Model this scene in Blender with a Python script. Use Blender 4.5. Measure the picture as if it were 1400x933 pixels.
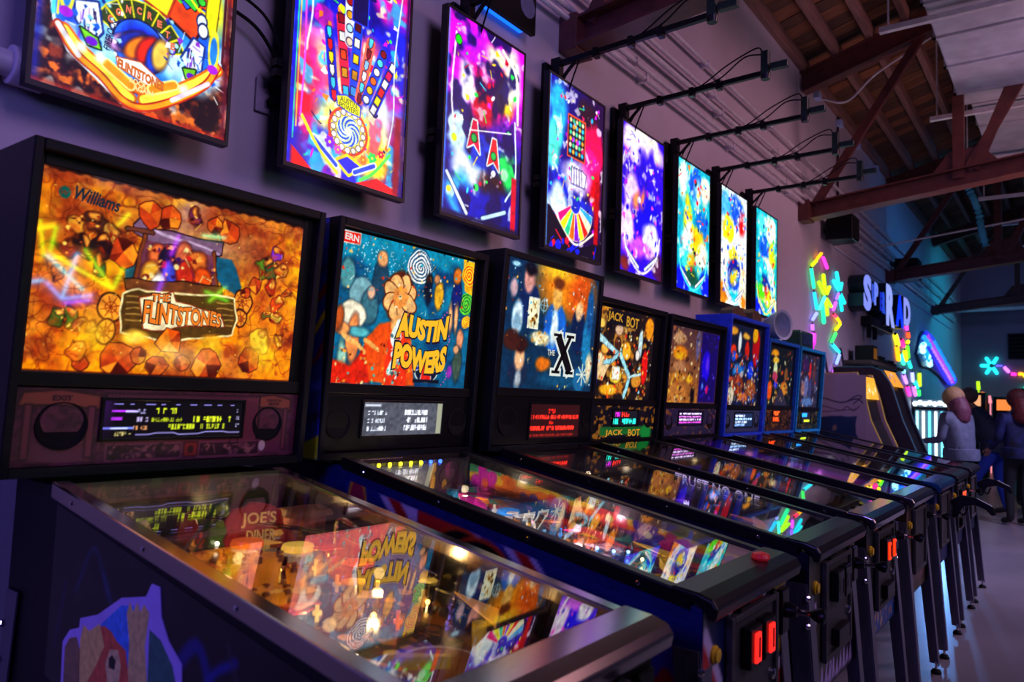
import bpy, math, random
import numpy as np
from mathutils import Vector, Matrix

# ------------------------------------------------------------------ camera, world, lights, exposure
SC = bpy.context.scene
COL = SC.collection
for _o in list(bpy.data.objects):
    bpy.data.objects.remove(_o, do_unlink=True)

def lin(c):
    """sRGB hex string or 0-1 tuple -> linear rgb tuple"""
    if isinstance(c, str):
        c = c.lstrip('#'); c = tuple(int(c[i:i+2], 16)/255 for i in (0, 2, 4))
    return tuple((x/12.92 if x <= .04045 else ((x+.055)/1.055)**2.4) for x in c[:3])

CAM_POS = Vector((-1.0218, -2.1798, 1.3396))
_right = Vector((0.59730313, -0.80129439, 0.03400399))
_down = Vector((0.07931424, 0.01682604, -0.99670765))
_fwd = Vector((0.79808409, 0.5980336, 0.0736043))
cam_data = bpy.data.cameras.new('camera')
cam = bpy.data.objects.new('camera', cam_data); COL.objects.link(cam)
cam.matrix_world = Matrix((( _right.x, -_down.x, -_fwd.x, CAM_POS.x),
                           ( _right.y, -_down.y, -_fwd.y, CAM_POS.y),
                           ( _right.z, -_down.z, -_fwd.z, CAM_POS.z),
                           (0, 0, 0, 1)))
cam_data.sensor_width = 36.0
cam_data.lens = 1028.75/1400*36
cam_data.clip_start = .02; cam_data.clip_end = 120
cam_data.dof.use_dof = True
cam_data.dof.focus_distance = 2.9
cam_data.dof.aperture_fstop = 3.6
SC.camera = cam

SC.view_settings.view_transform = 'Standard'
SC.view_settings.look = 'None'
SC.view_settings.exposure = 0.0
SC.view_settings.gamma = 1.0
SC.view_settings.use_curve_mapping = False

world = bpy.data.worlds.new('World'); SC.world = world
world.use_nodes = True
_bg = world.node_tree.nodes['Background']
_bg.inputs[0].default_value = (.12, .12, .60, 1)
_bg.inputs[1].default_value = .062

def lamp(name, kind, loc, target, color, energy, size=.3, spot=70, blend=.6):
    d = bpy.data.lights.new(name, kind); d.color = color; d.energy = energy
    if kind == 'AREA': d.shape = 'DISK'; d.size = size
    else: d.shadow_soft_size = size
    if kind == 'SPOT': d.spot_size = math.radians(spot); d.spot_blend = blend
    o = bpy.data.objects.new(name, d); COL.objects.link(o); o.location = loc
    if target is not None:
        o.rotation_euler = (Vector(target)-Vector(loc)).to_track_quat('-Z', 'Y').to_euler()
    return o

# coloured washes of the hall, then unseen fills added; no fixtures modelled
lamp('wash_lamp_rose', 'SPOT', (5.0, -5.0, 4.2), (4.6, 0, 3.0), (1.0, .48, .60), 420, 1.1, 120, 1.)
lamp('wash_lamp_violet', 'SPOT', (0.2, -4.6, 4.2), (0.6, 0, 2.0), (.60, .40, 1.0), 285, 1.1, 105, 1.)
lamp('wash_lamp_blue', 'SPOT', (-3.8, -1.6, 2.6), (0.0, -.2, 1.5), (.24, .19, 1.0), 260, .5, 85, 1.)
lamp('wash_lamp_cyan', 'SPOT', (16.5, -3.0, 4.0), (16.5, 0, 2.2), (.02, .55, .85), 330, .6, 110, 1.)
lamp('wash_lamp_azure', 'SPOT', (11.5, -3.6, 3.6), (12.5, 0, 3.9), (.06, .35, 1.0), 200, .8, 110, 1.)
lamp('floor_fill_violet', 'SPOT', (8.0, -3.9, 4.2), (7.4, -2.3, 0), (.62, .52, 1.0), 1250, .4, 100, 1.)  # unseen fill from above to brighten the floor
lamp('floor_fill_teal', 'SPOT', (8.8, -.9, .7), (4.6, -2.0, 0), (.12, .36, 1.0), 42, .05, 70, .9)  # unseen fill added to throw blue streaks and leg shadows on the floor
lamp('truss_fill', 'SPOT', (7.0, -2.5, 1.9), (7.0, -1.6, 5.0), (1.0, .55, .62), 95, .4, 130, 1.)  # unseen fill set below to light the truss undersides and boards
lamp('duct_fill', 'SPOT', (6.0, -3.2, 2.2), (5.8, -1.9, 4.3), (.66, .52, 1.0), 75, .3, 55, 1.)  # unseen fill added underneath to brighten the duct
lamp('wash_lamp_end', 'SPOT', (14.5, -4.5, 4.0), (20, -1.2, 2.4), (.30, .34, .85), 200, .4, 80, 1.)
lamp('front_fill_rose', 'SPOT', (2.4, -5.2, 2.6), (2.6, -1.5, .7), (.95, .62, .8), 75, .6, 75, 1.)  # unseen fill added to light the cabinet fronts

# ------------------------------------------------------------------ mesh helpers (all coordinates are world coordinates)
def origin_of(o):
    p = Vector((0, 0, 0))
    while o is not None:
        p += Vector(o.location); o = o.parent
    return p

class MB:
    def __init__(s): s.v = []; s.f = []
    def add(s, vs, fs):
        n = len(s.v); s.v += [tuple(p) for p in vs]; s.f += [tuple(n+i for i in f) for f in fs]; return s
    def box(s, x0, x1, y0, y1, z0, z1):
        return s.add([(x, y, z) for x in (x0, x1) for y in (y0, y1) for z in (z0, z1)],
                     [(0, 1, 3, 2), (4, 6, 7, 5), (0, 4, 5, 1), (2, 3, 7, 6), (0, 2, 6, 4), (1, 5, 7, 3)])
    def prism(s, axis, poly, lo, hi):
        """extrude a 2-D polygon along an axis: x -> (y,z), y -> (x,z), z -> (x,y)"""
        def P(a, b, t):
            return (t, a, b) if axis == 'x' else ((a, t, b) if axis == 'y' else (a, b, t))
        n = len(poly); vs = [P(a, b, lo) for a, b in poly]+[P(a, b, hi) for a, b in poly]
        fs = [tuple(range(n)), tuple(range(2*n-1, n-1, -1))]
        fs += [(i, (i+1) % n+n*0, (i+1) % n+n, i+n) for i in range(n)]
        return s.add(vs, fs)
    def bar(s, p0, p1, w, h, up=(0, 0, 1)):
        p0, p1 = Vector(p0), Vector(p1); d = (p1-p0).normalized(); u = Vector(up)
        if abs(d.dot(u)) > .98: u = Vector((0, 1, 0))
        r = d.cross(u).normalized(); u = r.cross(d).normalized()
        vs = [q+r*a*w/2+u*b*h/2 for q in (p0, p1) for a, b in ((-1, -1), (1, -1), (1, 1), (-1, 1))]
        return s.add(vs, [(3, 2, 1, 0), (4, 5, 6, 7), (0, 1, 5, 4), (1, 2, 6, 5), (2, 3, 7, 6), (3, 0, 4, 7)])
    def cyl(s, p0, p1, r0, r1=None, n=14):
        r1 = r0 if r1 is None else r1
        p0, p1 = Vector(p0), Vector(p1); d = (p1-p0).normalized()
        u = Vector((0, 0, 1)) if abs(d.z) < .9 else Vector((1, 0, 0))
        a = d.cross(u).normalized(); b = d.cross(a).normalized()
        vs = [q+(a*math.cos(t)+b*math.sin(t))*r for q, r in ((p0, r0), (p1, r1)) for t in [2*math.pi*i/n for i in range(n)]]
        fs = [tuple(range(n)), tuple(range(2*n-1, n-1, -1))]+[(i, i+n, (i+1) % n+n, (i+1) % n) for i in range(n)]
        return s.add(vs, fs)
    def tube(s, pts, r, n=8, smooth=True):
        pts = [Vector(p) for p in pts]; rs = r if isinstance(r, (list, tuple)) else [r]*len(pts)
        vs = []; prev = None
        for i, p in enumerate(pts):
            d = (pts[min(i+1, len(pts)-1)]-pts[max(i-1, 0)]).normalized()
            if prev is None:
                u = Vector((0, 0, 1)) if abs(d.z) < .9 else Vector((1, 0, 0)); a = d.cross(u).normalized()
            else:
                a = (prev-d*prev.dot(d)).normalized()
            prev = a; b = d.cross(a)
            vs += [p+(a*math.cos(t)+b*math.sin(t))*rs[i] for t in [2*math.pi*k/n for k in range(n)]]
        fs = [tuple(range(n-1, -1, -1)), tuple((len(pts)-1)*n+k for k in range(n))]
        for i in range(len(pts)-1):
            fs += [(i*n+k, i*n+(k+1) % n, (i+1)*n+(k+1) % n, (i+1)*n+k) for k in range(n)]
        return s.add(vs, fs)
    def sphere(s, c, r, n=12, m=8, sc=(1, 1, 1)):
        c = Vector(c); vs = [c+Vector((0, 0, r*sc[2]))]
        for j in range(1, m):
            t = math.pi*j/m
            vs += [c+Vector((r*sc[0]*math.sin(t)*math.cos(2*math.pi*i/n), r*sc[1]*math.sin(t)*math.sin(2*math.pi*i/n), r*sc[2]*math.cos(t))) for i in range(n)]
        vs.append(c-Vector((0, 0, r*sc[2]))); L = len(vs)-1
        fs = [(0, 1+i, 1+(i+1) % n) for i in range(n)]
        for j in range(m-2):
            fs += [(1+j*n+i, 1+(j+1)*n+i, 1+(j+1)*n+(i+1) % n, 1+j*n+(i+1) % n) for i in range(n)]
        fs += [(L, 1+(m-2)*n+(i+1) % n, 1+(m-2)*n+i) for i in range(n)]
        return s.add(vs, fs)
    def lathe(s, c, prof, n=16, axis=(0, 0, 1)):
        """prof: list of (radius, height) along axis from c"""
        c = Vector(c); d = Vector(axis).normalized()
        u = Vector((1, 0, 0)) if abs(d.x) < .9 else Vector((0, 1, 0))
        a = d.cross(u).normalized(); b = d.cross(a).normalized()
        vs = [c+d*h+(a*math.cos(t)+b*math.sin(t))*max(r, 1e-4) for r, h in prof for t in [2*math.pi*i/n for i in range(n)]]
        m = len(prof); fs = [tuple(range(n)), tuple((m-1)*n+k for k in range(n-1, -1, -1))]
        for j in range(m-1):
            fs += [(j*n+i, (j+1)*n+i, (j+1)*n+(i+1) % n, j*n+(i+1) % n) for i in range(n)]
        return s.add(vs, fs)
    def build(s, name, mat, parent=None, smooth=False, bevel=0, seg=2, base=None):
        me = bpy.data.meshes.new(name)
        if parent is not None: off = origin_of(parent)
        elif base is not None: off = Vector(base)
        else:
            xs = [p[0] for p in s.v]; ys = [p[1] for p in s.v]; zs = [p[2] for p in s.v]
            off = Vector(((min(xs)+max(xs))/2, (min(ys)+max(ys))/2, min(zs)))
        me.from_pydata([(p[0]-off.x, p[1]-off.y, p[2]-off.z) for p in s.v], [], s.f)
        me.update()
        import bmesh
        bm = bmesh.new(); bm.from_mesh(me); bmesh.ops.recalc_face_normals(bm, faces=bm.faces); bm.to_mesh(me); bm.free()
        me.materials.append(mat)
        if smooth:
            me.polygons.foreach_set('use_smooth', [True]*len(me.polygons))
        o = bpy.data.objects.new(name, me); COL.objects.link(o)
        if parent is not None: o.parent = parent
        else: o.location = off
        if bevel:
            b = o.modifiers.new('edge', 'BEVEL'); b.width = bevel; b.segments = seg; b.limit_method = 'ANGLE'; b.angle_limit = math.radians(40)
        if smooth and not bevel:
            try:
                me.set_sharp_from_angle(angle=math.radians(42))
            except Exception: pass
        return o

def thing(name, label, cat, loc, group=None):
    o = bpy.data.objects.new(name, None); COL.objects.link(o); o.location = loc
    o.empty_display_size = .1
    o['label'] = label; o['category'] = cat
    if group: o['group'] = group
    return o
def tag(o, label, cat, group=None):
    o['label'] = label; o['category'] = cat
    if group: o['group'] = group
    return o
def struct(o, label=None):
    o['kind'] = 'structure'
    if label: o['label'] = label
    return o

def smooth_path(pts, n=8):
    """Catmull-Rom through points"""
    P = [Vector(p) for p in pts]; P = [P[0]*2-P[1]]+P+[P[-1]*2-P[-2]]; out = []
    for i in range(1, len(P)-2):
        a, b, c, d = P[i-1:i+3]
        for k in range(n):
            t = k/n
            out.append(.5*((2*b)+(c-a)*t+(2*a-5*b+4*c-d)*t*t+(3*b-a-3*c+d)*t**3))
    out.append(P[-2]); return out

# ------------------------------------------------------------------ text as mesh
_txt = {}
def text_geo(string, bold=0.0, shear=0.0, spacing=1.0, res=3):
    k = (string, bold, shear, spacing, res)
    if k in _txt: return _txt[k]
    cu = bpy.data.curves.new('t', 'FONT'); cu.body = string; cu.size = 1.0; cu.offset = bold; cu.shear = shear
    cu.space_character = spacing; cu.resolution_u = res; cu.fill_mode = 'FRONT'
    ob = bpy.data.objects.new('t', cu); COL.objects.link(ob)
    dg = bpy.context.evaluated_depsgraph_get(); ev = ob.evaluated_get(dg); me = ev.to_mesh()
    v = np.array([tuple(p.co)[:2] for p in me.vertices]) if len(me.vertices) else np.zeros((0, 2))
    f = [tuple(p.vertices) for p in me.polygons]
    ev.to_mesh_clear(); bpy.data.objects.remove(ob, do_unlink=True); bpy.data.curves.remove(cu)
    mn = v.min(0); v = (v-mn)/(v.max(0)-mn)
    _txt[k] = (v, f); return _txt[k]
def put_text(mb, string, org, du, dv, bold=0., shear=0., spacing=1., warp=None, depth=0.0, dn=None):
    """lay text into the parallelogram org + u*du + v*dv"""
    v, f = text_geo(string, bold, shear, spacing)
    org, du, dv = Vector(org), Vector(du), Vector(dv)
    q = []
    for a, b in v:
        if warp: a, b = warp(a, b)
        q.append(org+du*float(a)+dv*float(b))
    if not depth: return mb.add(q, f)
    n = len(q); dn = Vector(dn); q2 = [p+dn*depth for p in q]
    edges = {}
    for fc in f:
        for i in range(len(fc)):
            e = (fc[i], fc[(i+1) % len(fc)]); edges[e] = 1
    sides = [(a, b, b+n, a+n) for (a, b) in edges if (b, a) not in edges]
    return mb.add(q+q2, [tuple(x) for x in f]+[tuple(i+n for i in reversed(x)) for x in f]+sides)

# ------------------------------------------------------------------ materials
_m = {}
def mat(name, col, rough=.5, metal=0., var=.12, scale=30., bump=0., emit=None, strength=0., spec=.5, coat=0., bscale=None, stretch=None):
    if name in _m: return _m[name]
    m = bpy.data.materials.new(name); m.use_nodes = True; _m[name] = m
    nt = m.node_tree; p = nt.nodes['Principled BSDF']
    c = lin(col)
    tc = nt.nodes.new('ShaderNodeTexCoord'); nz = nt.nodes.new('ShaderNodeTexNoise')
    nz.inputs['Scale'].default_value = scale; nz.inputs['Detail'].default_value = 4
    if stretch:
        mp = nt.nodes.new('ShaderNodeMapping'); mp.inputs['Scale'].default_value = stretch
        nt.links.new(tc.outputs['Object'], mp.inputs['Vector']); nt.links.new(mp.outputs['Vector'], nz.inputs['Vector'])
    else:
        nt.links.new(tc.outputs['Object'], nz.inputs['Vector'])
    rp = nt.nodes.new('ShaderNodeValToRGB')
    rp.color_ramp.elements[0].position = .3; rp.color_ramp.elements[1].position = .7
    rp.color_ramp.elements[0].color = tuple(x*(1-var) for x in c)+(1,)
    rp.color_ramp.elements[1].color = tuple(min(1, x*(1+var)) for x in c)+(1,)
    nt.links.new(nz.outputs['Fac'], rp.inputs['Fac']); nt.links.new(rp.outputs['Color'], p.inputs['Base Color'])
    p.inputs['Roughness'].default_value = rough; p.inputs['Metallic'].default_value = metal
    p.inputs['Specular IOR Level'].default_value = spec; p.inputs['Coat Weight'].default_value = coat
    if bump:
        bp = nt.nodes.new('ShaderNodeBump'); bp.inputs['Strength'].default_value = bump; bp.inputs['Distance'].default_value = .01
        if bscale:
            nb = nt.nodes.new('ShaderNodeTexNoise'); nb.inputs['Scale'].default_value = bscale; nb.inputs['Detail'].default_value = 6
            nt.links.new(tc.outputs['Object'], nb.inputs['Vector']); nt.links.new(nb.outputs['Fac'], bp.inputs['Height'])
        else: nt.links.new(nz.outputs['Fac'], bp.inputs['Height'])
        nt.links.new(bp.outputs['Normal'], p.inputs['Normal'])
    if emit is not None:
        p.inputs['Emission Color'].default_value = lin(emit)+(1,); p.inputs['Emission Strength'].default_value = strength
    return m

def glow(col, s=1.6, name=None):
    name = name or 'light_'+str(col).strip('#')+'_%.1f' % s
    return mat(name, '#101010', .4, emit=col, strength=s, var=.0)

def art_mat(name, strength=1.0, base=0.0, rough=.12, spec=.5, coat=0.):
    """flat print held in the colour attribute 'art': back-lit by strength, reflecting by base"""
    if name in _m: return _m[name]
    m = bpy.data.materials.new(name); m.use_nodes = True; _m[name] = m
    nt = m.node_tree; p = nt.nodes['Principled BSDF']
    at = nt.nodes.new('ShaderNodeAttribute'); at.attribute_name = 'art'
    if base > 0:
        mx = nt.nodes.new('ShaderNodeMix'); mx.data_type = 'RGBA'; mx.blend_type = 'MULTIPLY'; mx.inputs[0].default_value = 1
        nt.links.new(at.outputs['Color'], mx.inputs[6]); mx.inputs[7].default_value = (base, base, base, 1)
        nt.links.new(mx.outputs[2], p.inputs['Base Color'])
    else: p.inputs['Base Color'].default_value = (.01, .01, .01, 1)
    if strength > 0:
        nt.links.new(at.outputs['Color'], p.inputs['Emission Color']); p.inputs['Emission Strength'].default_value = strength
    p.inputs['Roughness'].default_value = rough; p.inputs['Specular IOR Level'].default_value = spec; p.inputs['Coat Weight'].default_value = coat
    try: m.cycles.emission_sampling = 'NONE'
    except Exception: pass
    return m

def glass_mat(name='clear_glass', tint=(1, 1, 1), f0=.10, rough=0.0, power=3.2, top=.95):
    if name in _m: return _m[name]
    m = bpy.data.materials.new(name); m.use_nodes = True; _m[name] = m
    nt = m.node_tree; nt.nodes.clear()
    out = nt.nodes.new('ShaderNodeOutputMaterial'); mix = nt.nodes.new('ShaderNodeMixShader')
    tr = nt.nodes.new('ShaderNodeBsdfTransparent'); tr.inputs[0].default_value = tint+(1,)
    gl = nt.nodes.new('ShaderNodeBsdfGlossy'); gl.inputs['Roughness'].default_value = rough
    geo = nt.nodes.new('ShaderNodeNewGeometry'); dot = nt.nodes.new('ShaderNodeVectorMath'); dot.operation = 'DOT_PRODUCT'
    nt.links.new(geo.outputs['Normal'], dot.inputs[0]); nt.links.new(geo.outputs['Incoming'], dot.inputs[1])
    def M(op, a, b=None):
        n = nt.nodes.new('ShaderNodeMath'); n.operation = op
        for i, x in enumerate((a, b)):
            if x is None: continue
            if isinstance(x, (int, float)): n.inputs[i].default_value = x
            else: nt.links.new(x, n.inputs[i])
        return n.outputs[0]
    c = M('ABSOLUTE', dot.outputs['Value']); k = M('POWER', M('SUBTRACT', 1.0, c), power)
    f = M('ADD', M('MULTIPLY', k, top-f0), f0)
    nt.links.new(f, mix.inputs[0]); nt.links.new(tr.outputs[0], mix.inputs[1]); nt.links.new(gl.outputs[0], mix.inputs[2])
    nt.links.new(mix.outputs[0], out.inputs['Surface'])
    return m

# ------------------------------------------------------------------ a small painter for printed and shown pictures
def lin_arr(c): return np.where(c <= .04045, c/12.92, ((np.clip(c, 0, None)+.055)/1.055)**2.4)
def rgb(c):
    if isinstance(c, str):
        c = c.lstrip('#'); return np.array([int(c[i:i+2], 16)/255 for i in (0, 2, 4)])
    return np.array(c, float)
def vnoise(h, w, sx, sy, seed, octs=3):
    r = np.random.RandomState(seed); out = np.zeros((h, w)); amp = 1; tot = 0
    for o in range(octs):
        gx, gy = int(sx*2**o)+2, int(sy*2**o)+2
        g = r.rand(gy+1, gx+1)
        x = np.linspace(0, gx-1e-3, w); y = np.linspace(0, gy-1e-3, h)
        xi, yi = x.astype(int), y.astype(int); fx, fy = x-xi, y-yi
        fx = fx*fx*(3-2*fx); fy = fy*fy*(3-2*fy)
        a = g[np.ix_(yi, xi)]; b = g[np.ix_(yi, xi+1)]; c = g[np.ix_(yi+1, xi)]; d = g[np.ix_(yi+1, xi+1)]
        n = (a*(1-fx)+b*fx)*(1-fy)[:, None]+(c*(1-fx)+d*fx)*fy[:, None]
        out += amp*n; tot += amp; amp *= .5
    return out/tot

class Cv:
    def __init__(s, w, h, asp, col='#000000'):
        s.w, s.h, s.asp = w, h, asp
        u = np.linspace(0, 1, w); v = np.linspace(0, 1, h)
        s.X, s.Y = np.meshgrid(u*asp, v); s.X0, s.Y0 = s.X.copy(), s.Y.copy()
        s.c = np.zeros((h, w, 3))+rgb(col); s.px = 1.0/h; s.m = .02
    def warp(s, amt, scale, seed):
        if amt == 0: s.X, s.Y = s.X0.copy(), s.Y0.copy(); s.m = .02; return s
        s.X = s.X0+amt*(vnoise(s.h, s.w, scale*s.asp, scale, seed, 2)-.5)*2
        s.Y = s.Y0+amt*(vnoise(s.h, s.w, scale*s.asp, scale, seed+1, 2)-.5)*2; s.m = .02+amt; return s
    def win(s, u0, v0, u1, v1):
        m = s.m+3*s.px
        i0 = max(0, int((u0/s.asp-m/s.asp)*(s.w-1))); i1 = min(s.w, int((u1/s.asp+m/s.asp)*(s.w-1))+2)
        j0 = max(0, int((v0-m)*(s.h-1))); j1 = min(s.h, int((v1+m)*(s.h-1))+2)
        if i1 <= i0 or j1 <= j0: return None
        return slice(j0, j1), slice(i0, i1)
    def put(s, W, a, col):
        col = rgb(col); s.c[W] += (col-s.c[W])*np.clip(a, 0, 1)[..., None]
    def sd(s, W, d, col, soft=0, out=None, ow=.006, alpha=1.):
        e = max(soft, s.px)
        if out is not None: s.put(W, alpha*(.5-(d-ow)/e), out)
        s.put(W, alpha*(.5-d/e), col)
    def ell(s, u, v, ru, rv, col, rot=0, soft=0, out=None, ow=.006, alpha=1.):
        cx = u*s.asp; R = max(ru, rv)+soft+ow
        W = s.win(cx-R, v-R, cx+R, v+R)
        if W is None: return s
        x, y = s.X[W]-cx, s.Y[W]-v; c, n = math.cos(rot), math.sin(rot)
        x, y = x*c+y*n, -x*n+y*c
        d = (np.sqrt((x/ru)**2+(y/rv)**2)-1)*min(ru, rv)
        s.sd(W, d, col, soft, out, ow, alpha); return s
    def poly(s, pts, col, soft=0, out=None, ow=.006, alpha=1.):
        P = [(u*s.asp, v) for u, v in pts]; xs = [p[0] for p in P]; ys = [p[1] for p in P]
        W = s.win(min(xs)-soft-ow, min(ys)-soft-ow, max(xs)+soft+ow, max(ys)+soft+ow)
        if W is None: return s
        x, y = s.X[W], s.Y[W]; d2 = np.full(x.shape, 9e9); ins = np.zeros(x.shape, bool)
        for (ax, ay), (bx, by) in zip(P, P[1:]+P[:1]):
            ex, ey = bx-ax, by-ay; L = ex*ex+ey*ey+1e-12
            t = np.clip(((x-ax)*ex+(y-ay)*ey)/L, 0, 1)
            d2 = np.minimum(d2, (x-ax-t*ex)**2+(y-ay-t*ey)**2)
            if ay != by: ins ^= ((ay > y) != (by > y)) & (x < ex*(y-ay)/(ey)+ax)
        d = np.sqrt(d2); d = np.where(ins, -d, d); s.sd(W, d, col, soft, out, ow, alpha); return s
    def line(s, pts, w, col, soft=0, out=None, ow=.005, alpha=1.):
        P = [(u*s.asp, v) for u, v in pts]; xs = [p[0] for p in P]; ys = [p[1] for p in P]; R = w+soft+ow
        W = s.win(min(xs)-R, min(ys)-R, max(xs)+R, max(ys)+R)
        if W is None: return s
        x, y = s.X[W], s.Y[W]; d2 = np.full(x.shape, 9e9)
        for (ax, ay), (bx, by) in zip(P, P[1:]):
            ex, ey = bx-ax, by-ay; L = ex*ex+ey*ey+1e-12
            t = np.clip(((x-ax)*ex+(y-ay)*ey)/L, 0, 1)
            d2 = np.minimum(d2, (x-ax-t*ex)**2+(y-ay-t*ey)**2)
        s.sd(W, np.sqrt(d2)-w/2, col, soft, out, ow, alpha); return s
    def curve(s, pts, w, col, **k):
        q = smooth_path([(a, b, 0) for a, b in pts], 6); return s.line([(p.x, p.y) for p in q], w, col, **k)
    def rect(s, u0, v0, u1, v1, col, **k): return s.poly([(u0, v0), (u1, v0), (u1, v1), (u0, v1)], col, **k)
    def ring(s, u, v, r, w, col, soft=0):
        cx = u*s.asp; W = s.win(cx-r-w, v-r-w, cx+r+w, v+r+w)
        if W is None: return s
        d = np.abs(np.hypot(s.X[W]-cx, s.Y[W]-v)-r)-w/2; s.sd(W, d, col, soft); return s
    def spiral(s, u, v, r, turns, c1, c2, arms=1):
        cx = u*s.asp; W = s.win(cx-r, v-r, cx+r, v+r)
        if W is None: return s
        x, y = s.X[W]-cx, s.Y[W]-v; rr = np.hypot(x, y); th = np.arctan2(y, x)
        k = np.sin(arms*th+rr/r*turns*2*math.pi); a = np.clip(.5+k*2.5, 0, 1)
        m = np.clip(.5+(r-rr)/s.px, 0, 1)
        col = rgb(c1)*a[..., None]+rgb(c2)*(1-a[..., None])
        s.c[W] += (col-s.c[W])*m[..., None]; return s
    def flower(s, u, v, r, n, col, mid, out=None, rot=0):
        for i in range(n):
            t = rot+2*math.pi*i/n
            s.ell(u+math.cos(t)*r*.58/s.asp, v+math.sin(t)*r*.58, r*.46, r*.36, col, rot=t, out=out, ow=.01*(out is not None))
        return s.ell(u, v, r*.24, r*.24, mid, out=out, ow=.008)
    def grad(s, c0, c1, ang=90, t0=0., t1=1.):
        a = math.radians(ang); t = (s.X/s.asp*math.cos(a)+s.Y*math.sin(a)-t0)/(t1-t0); t = np.clip(t, 0, 1)[..., None]
        s.c = rgb(c0)*(1-t)+rgb(c1)*t; return s
    def clouds(s, col, scale, seed, lo=.45, hi=.7, alpha=1., octs=3, sx=1.):
        n = vnoise(s.h, s.w, scale*s.asp*sx, scale, seed, octs); a = np.clip((n-lo)/(hi-lo), 0, 1)*alpha
        s.c += (rgb(col)-s.c)*a[..., None]; return s
    def veins(s, col, scale, seed, w=.02, alpha=1.):
        n = vnoise(s.h, s.w, scale*s.asp, scale, seed, 3); a = np.clip(1-np.abs(n-.5)/w, 0, 1)*alpha
        s.c += (rgb(col)-s.c)*a[..., None]; return s
    def confetti(s, seed, n, pal, box=(0, 0, 1, 1), size=(.008, .03), out=None, alpha=1., soft=0):
        r = random.Random(seed)
        for _ in range(n):
            u = r.uniform(box[0], box[2]); v = r.uniform(box[1], box[3]); z = r.uniform(*size); c = r.choice(pal); k = r.random(); t = r.uniform(0, 6.28)
            if k < .4: s.ell(u, v, z, z*r.uniform(.35, 1), c, rot=t, out=out, ow=.004, alpha=alpha, soft=soft)
            elif k < .75:
                q = [(u+math.cos(t+a)*z*l/s.asp, v+math.sin(t+a)*z*l) for a, l in ((0, 1.5), (1.9, 1), (3.3, .9), (4.6, 1.1))]
                s.poly(q, c, out=out, ow=.004, alpha=alpha, soft=soft)
            else: s.line([(u, v), (u+math.cos(t)*z*3/s.asp, v+math.sin(t)*z*3)], z*.35, c, alpha=alpha, soft=soft)
        return s
    def shade(s, col, alpha):
        s.c += (rgb(col)-s.c)*alpha; return s
    def panel(s, name, m, org, du, dv, parent=None, boost=1.0):
        """the picture as a finely divided sheet spanning org + u*du + v*dv"""
        org, du, dv = np.array(org, float), np.array(du, float), np.array(dv, float)
        off = np.array(origin_of(parent)) if parent is not None else org
        u = np.linspace(0, 1, s.w); v = np.linspace(0, 1, s.h); U, V = np.meshgrid(u, v)
        P = org-off+U[..., None]*du+V[..., None]*dv
        nv = s.w*s.h; me = bpy.data.meshes.new(name)
        i = np.arange(nv).reshape(s.h, s.w)
        F = np.stack([i[:-1, :-1], i[:-1, 1:], i[1:, 1:], i[1:, :-1]], -1).reshape(-1, 4)
        nf = len(F)
        me.vertices.add(nv); me.vertices.foreach_set('co', P.reshape(-1).astype(np.float32))
        me.loops.add(nf*4); me.loops.foreach_set('vertex_index', F.reshape(-1).astype(np.int32))
        me.polygons.add(nf); me.polygons.foreach_set('loop_start', np.arange(0, nf*4, 4, dtype=np.int32))
        try: me.polygons.foreach_set('loop_total', np.full(nf, 4, np.int32))
        except Exception: pass
        me.update(calc_edges=True)
        at = me.color_attributes.new('art', 'FLOAT_COLOR', 'POINT')
        q = np.clip(s.c, 0, 1)
        if name in ('screen', 'backglass'):      # lit prints are deep and saturated
            g = q.mean(-1, keepdims=True); q = np.clip(g+(q-g)*1.1, 0, 1); q = .45*q+.55*q*q*(3-2*q)
            gr = vnoise(s.h, s.w, 34*s.asp, 34, s.w, 2)[..., None]; q = np.clip(q*(.80+.42*gr), 0, 1)
        c = np.ones((nv, 4), np.float32); c[:, :3] = lin_arr(q).reshape(-1, 3)*boost
        at.data.foreach_set('color', c.reshape(-1))
        me.materials.append(m)
        o = bpy.data.objects.new(name, me); COL.objects.link(o)
        if parent is not None: o.parent = parent
        else: o.location = off
        return o

# ------------------------------------------------------------------ the hall
M_WALL = mat('painted_wall', '#b3a9b4', .75, var=.06, scale=2.2, bump=.12, bscale=55)
M_FARWALL = mat('painted_far_wall', '#8f8b9c', .8, var=.08, scale=1.5, bump=.1, bscale=40)
M_STEEL = mat('oxide_steel', '#5c302a', .45, .1, var=.3, scale=9, bump=.08)
M_DECK = mat('roof_boards', '#6b4426', .8, var=.45, scale=3.2, bump=.25, stretch=(9, .7, 4))
M_DECKS = [M_DECK, mat('roof_boards_dark', '#51331f', .8, var=.5, scale=3.0, bump=.25, stretch=(8, .6, 4)),
           mat('roof_boards_red', '#7a4a2c', .8, var=.4, scale=3.6, bump=.25, stretch=(10, .8, 4))]
M_RAFT = mat('rafter_timber', '#7d5a50', .75, var=.25, scale=5, bump=.15, stretch=(.6, 8, 8))
M_GALV = mat('galvanised_sheet', '#b4b2bc', .4, .35, var=.16, scale=6, bump=.05)
M_ZINC = mat('zinc_conduit', '#d8d4da', .3, .25, var=.15, scale=12)
M_BLACK = mat('black_paint', '#09090b', .42, var=.3, scale=40, bump=.04, spec=.22)
M_BLACKP = mat('black_plastic', '#08080a', .32, var=.3, scale=60, bump=.03, spec=.3)
M_RUBBER = mat('black_rubber', '#0b0b0c', .85, var=.2, spec=.2)

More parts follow.
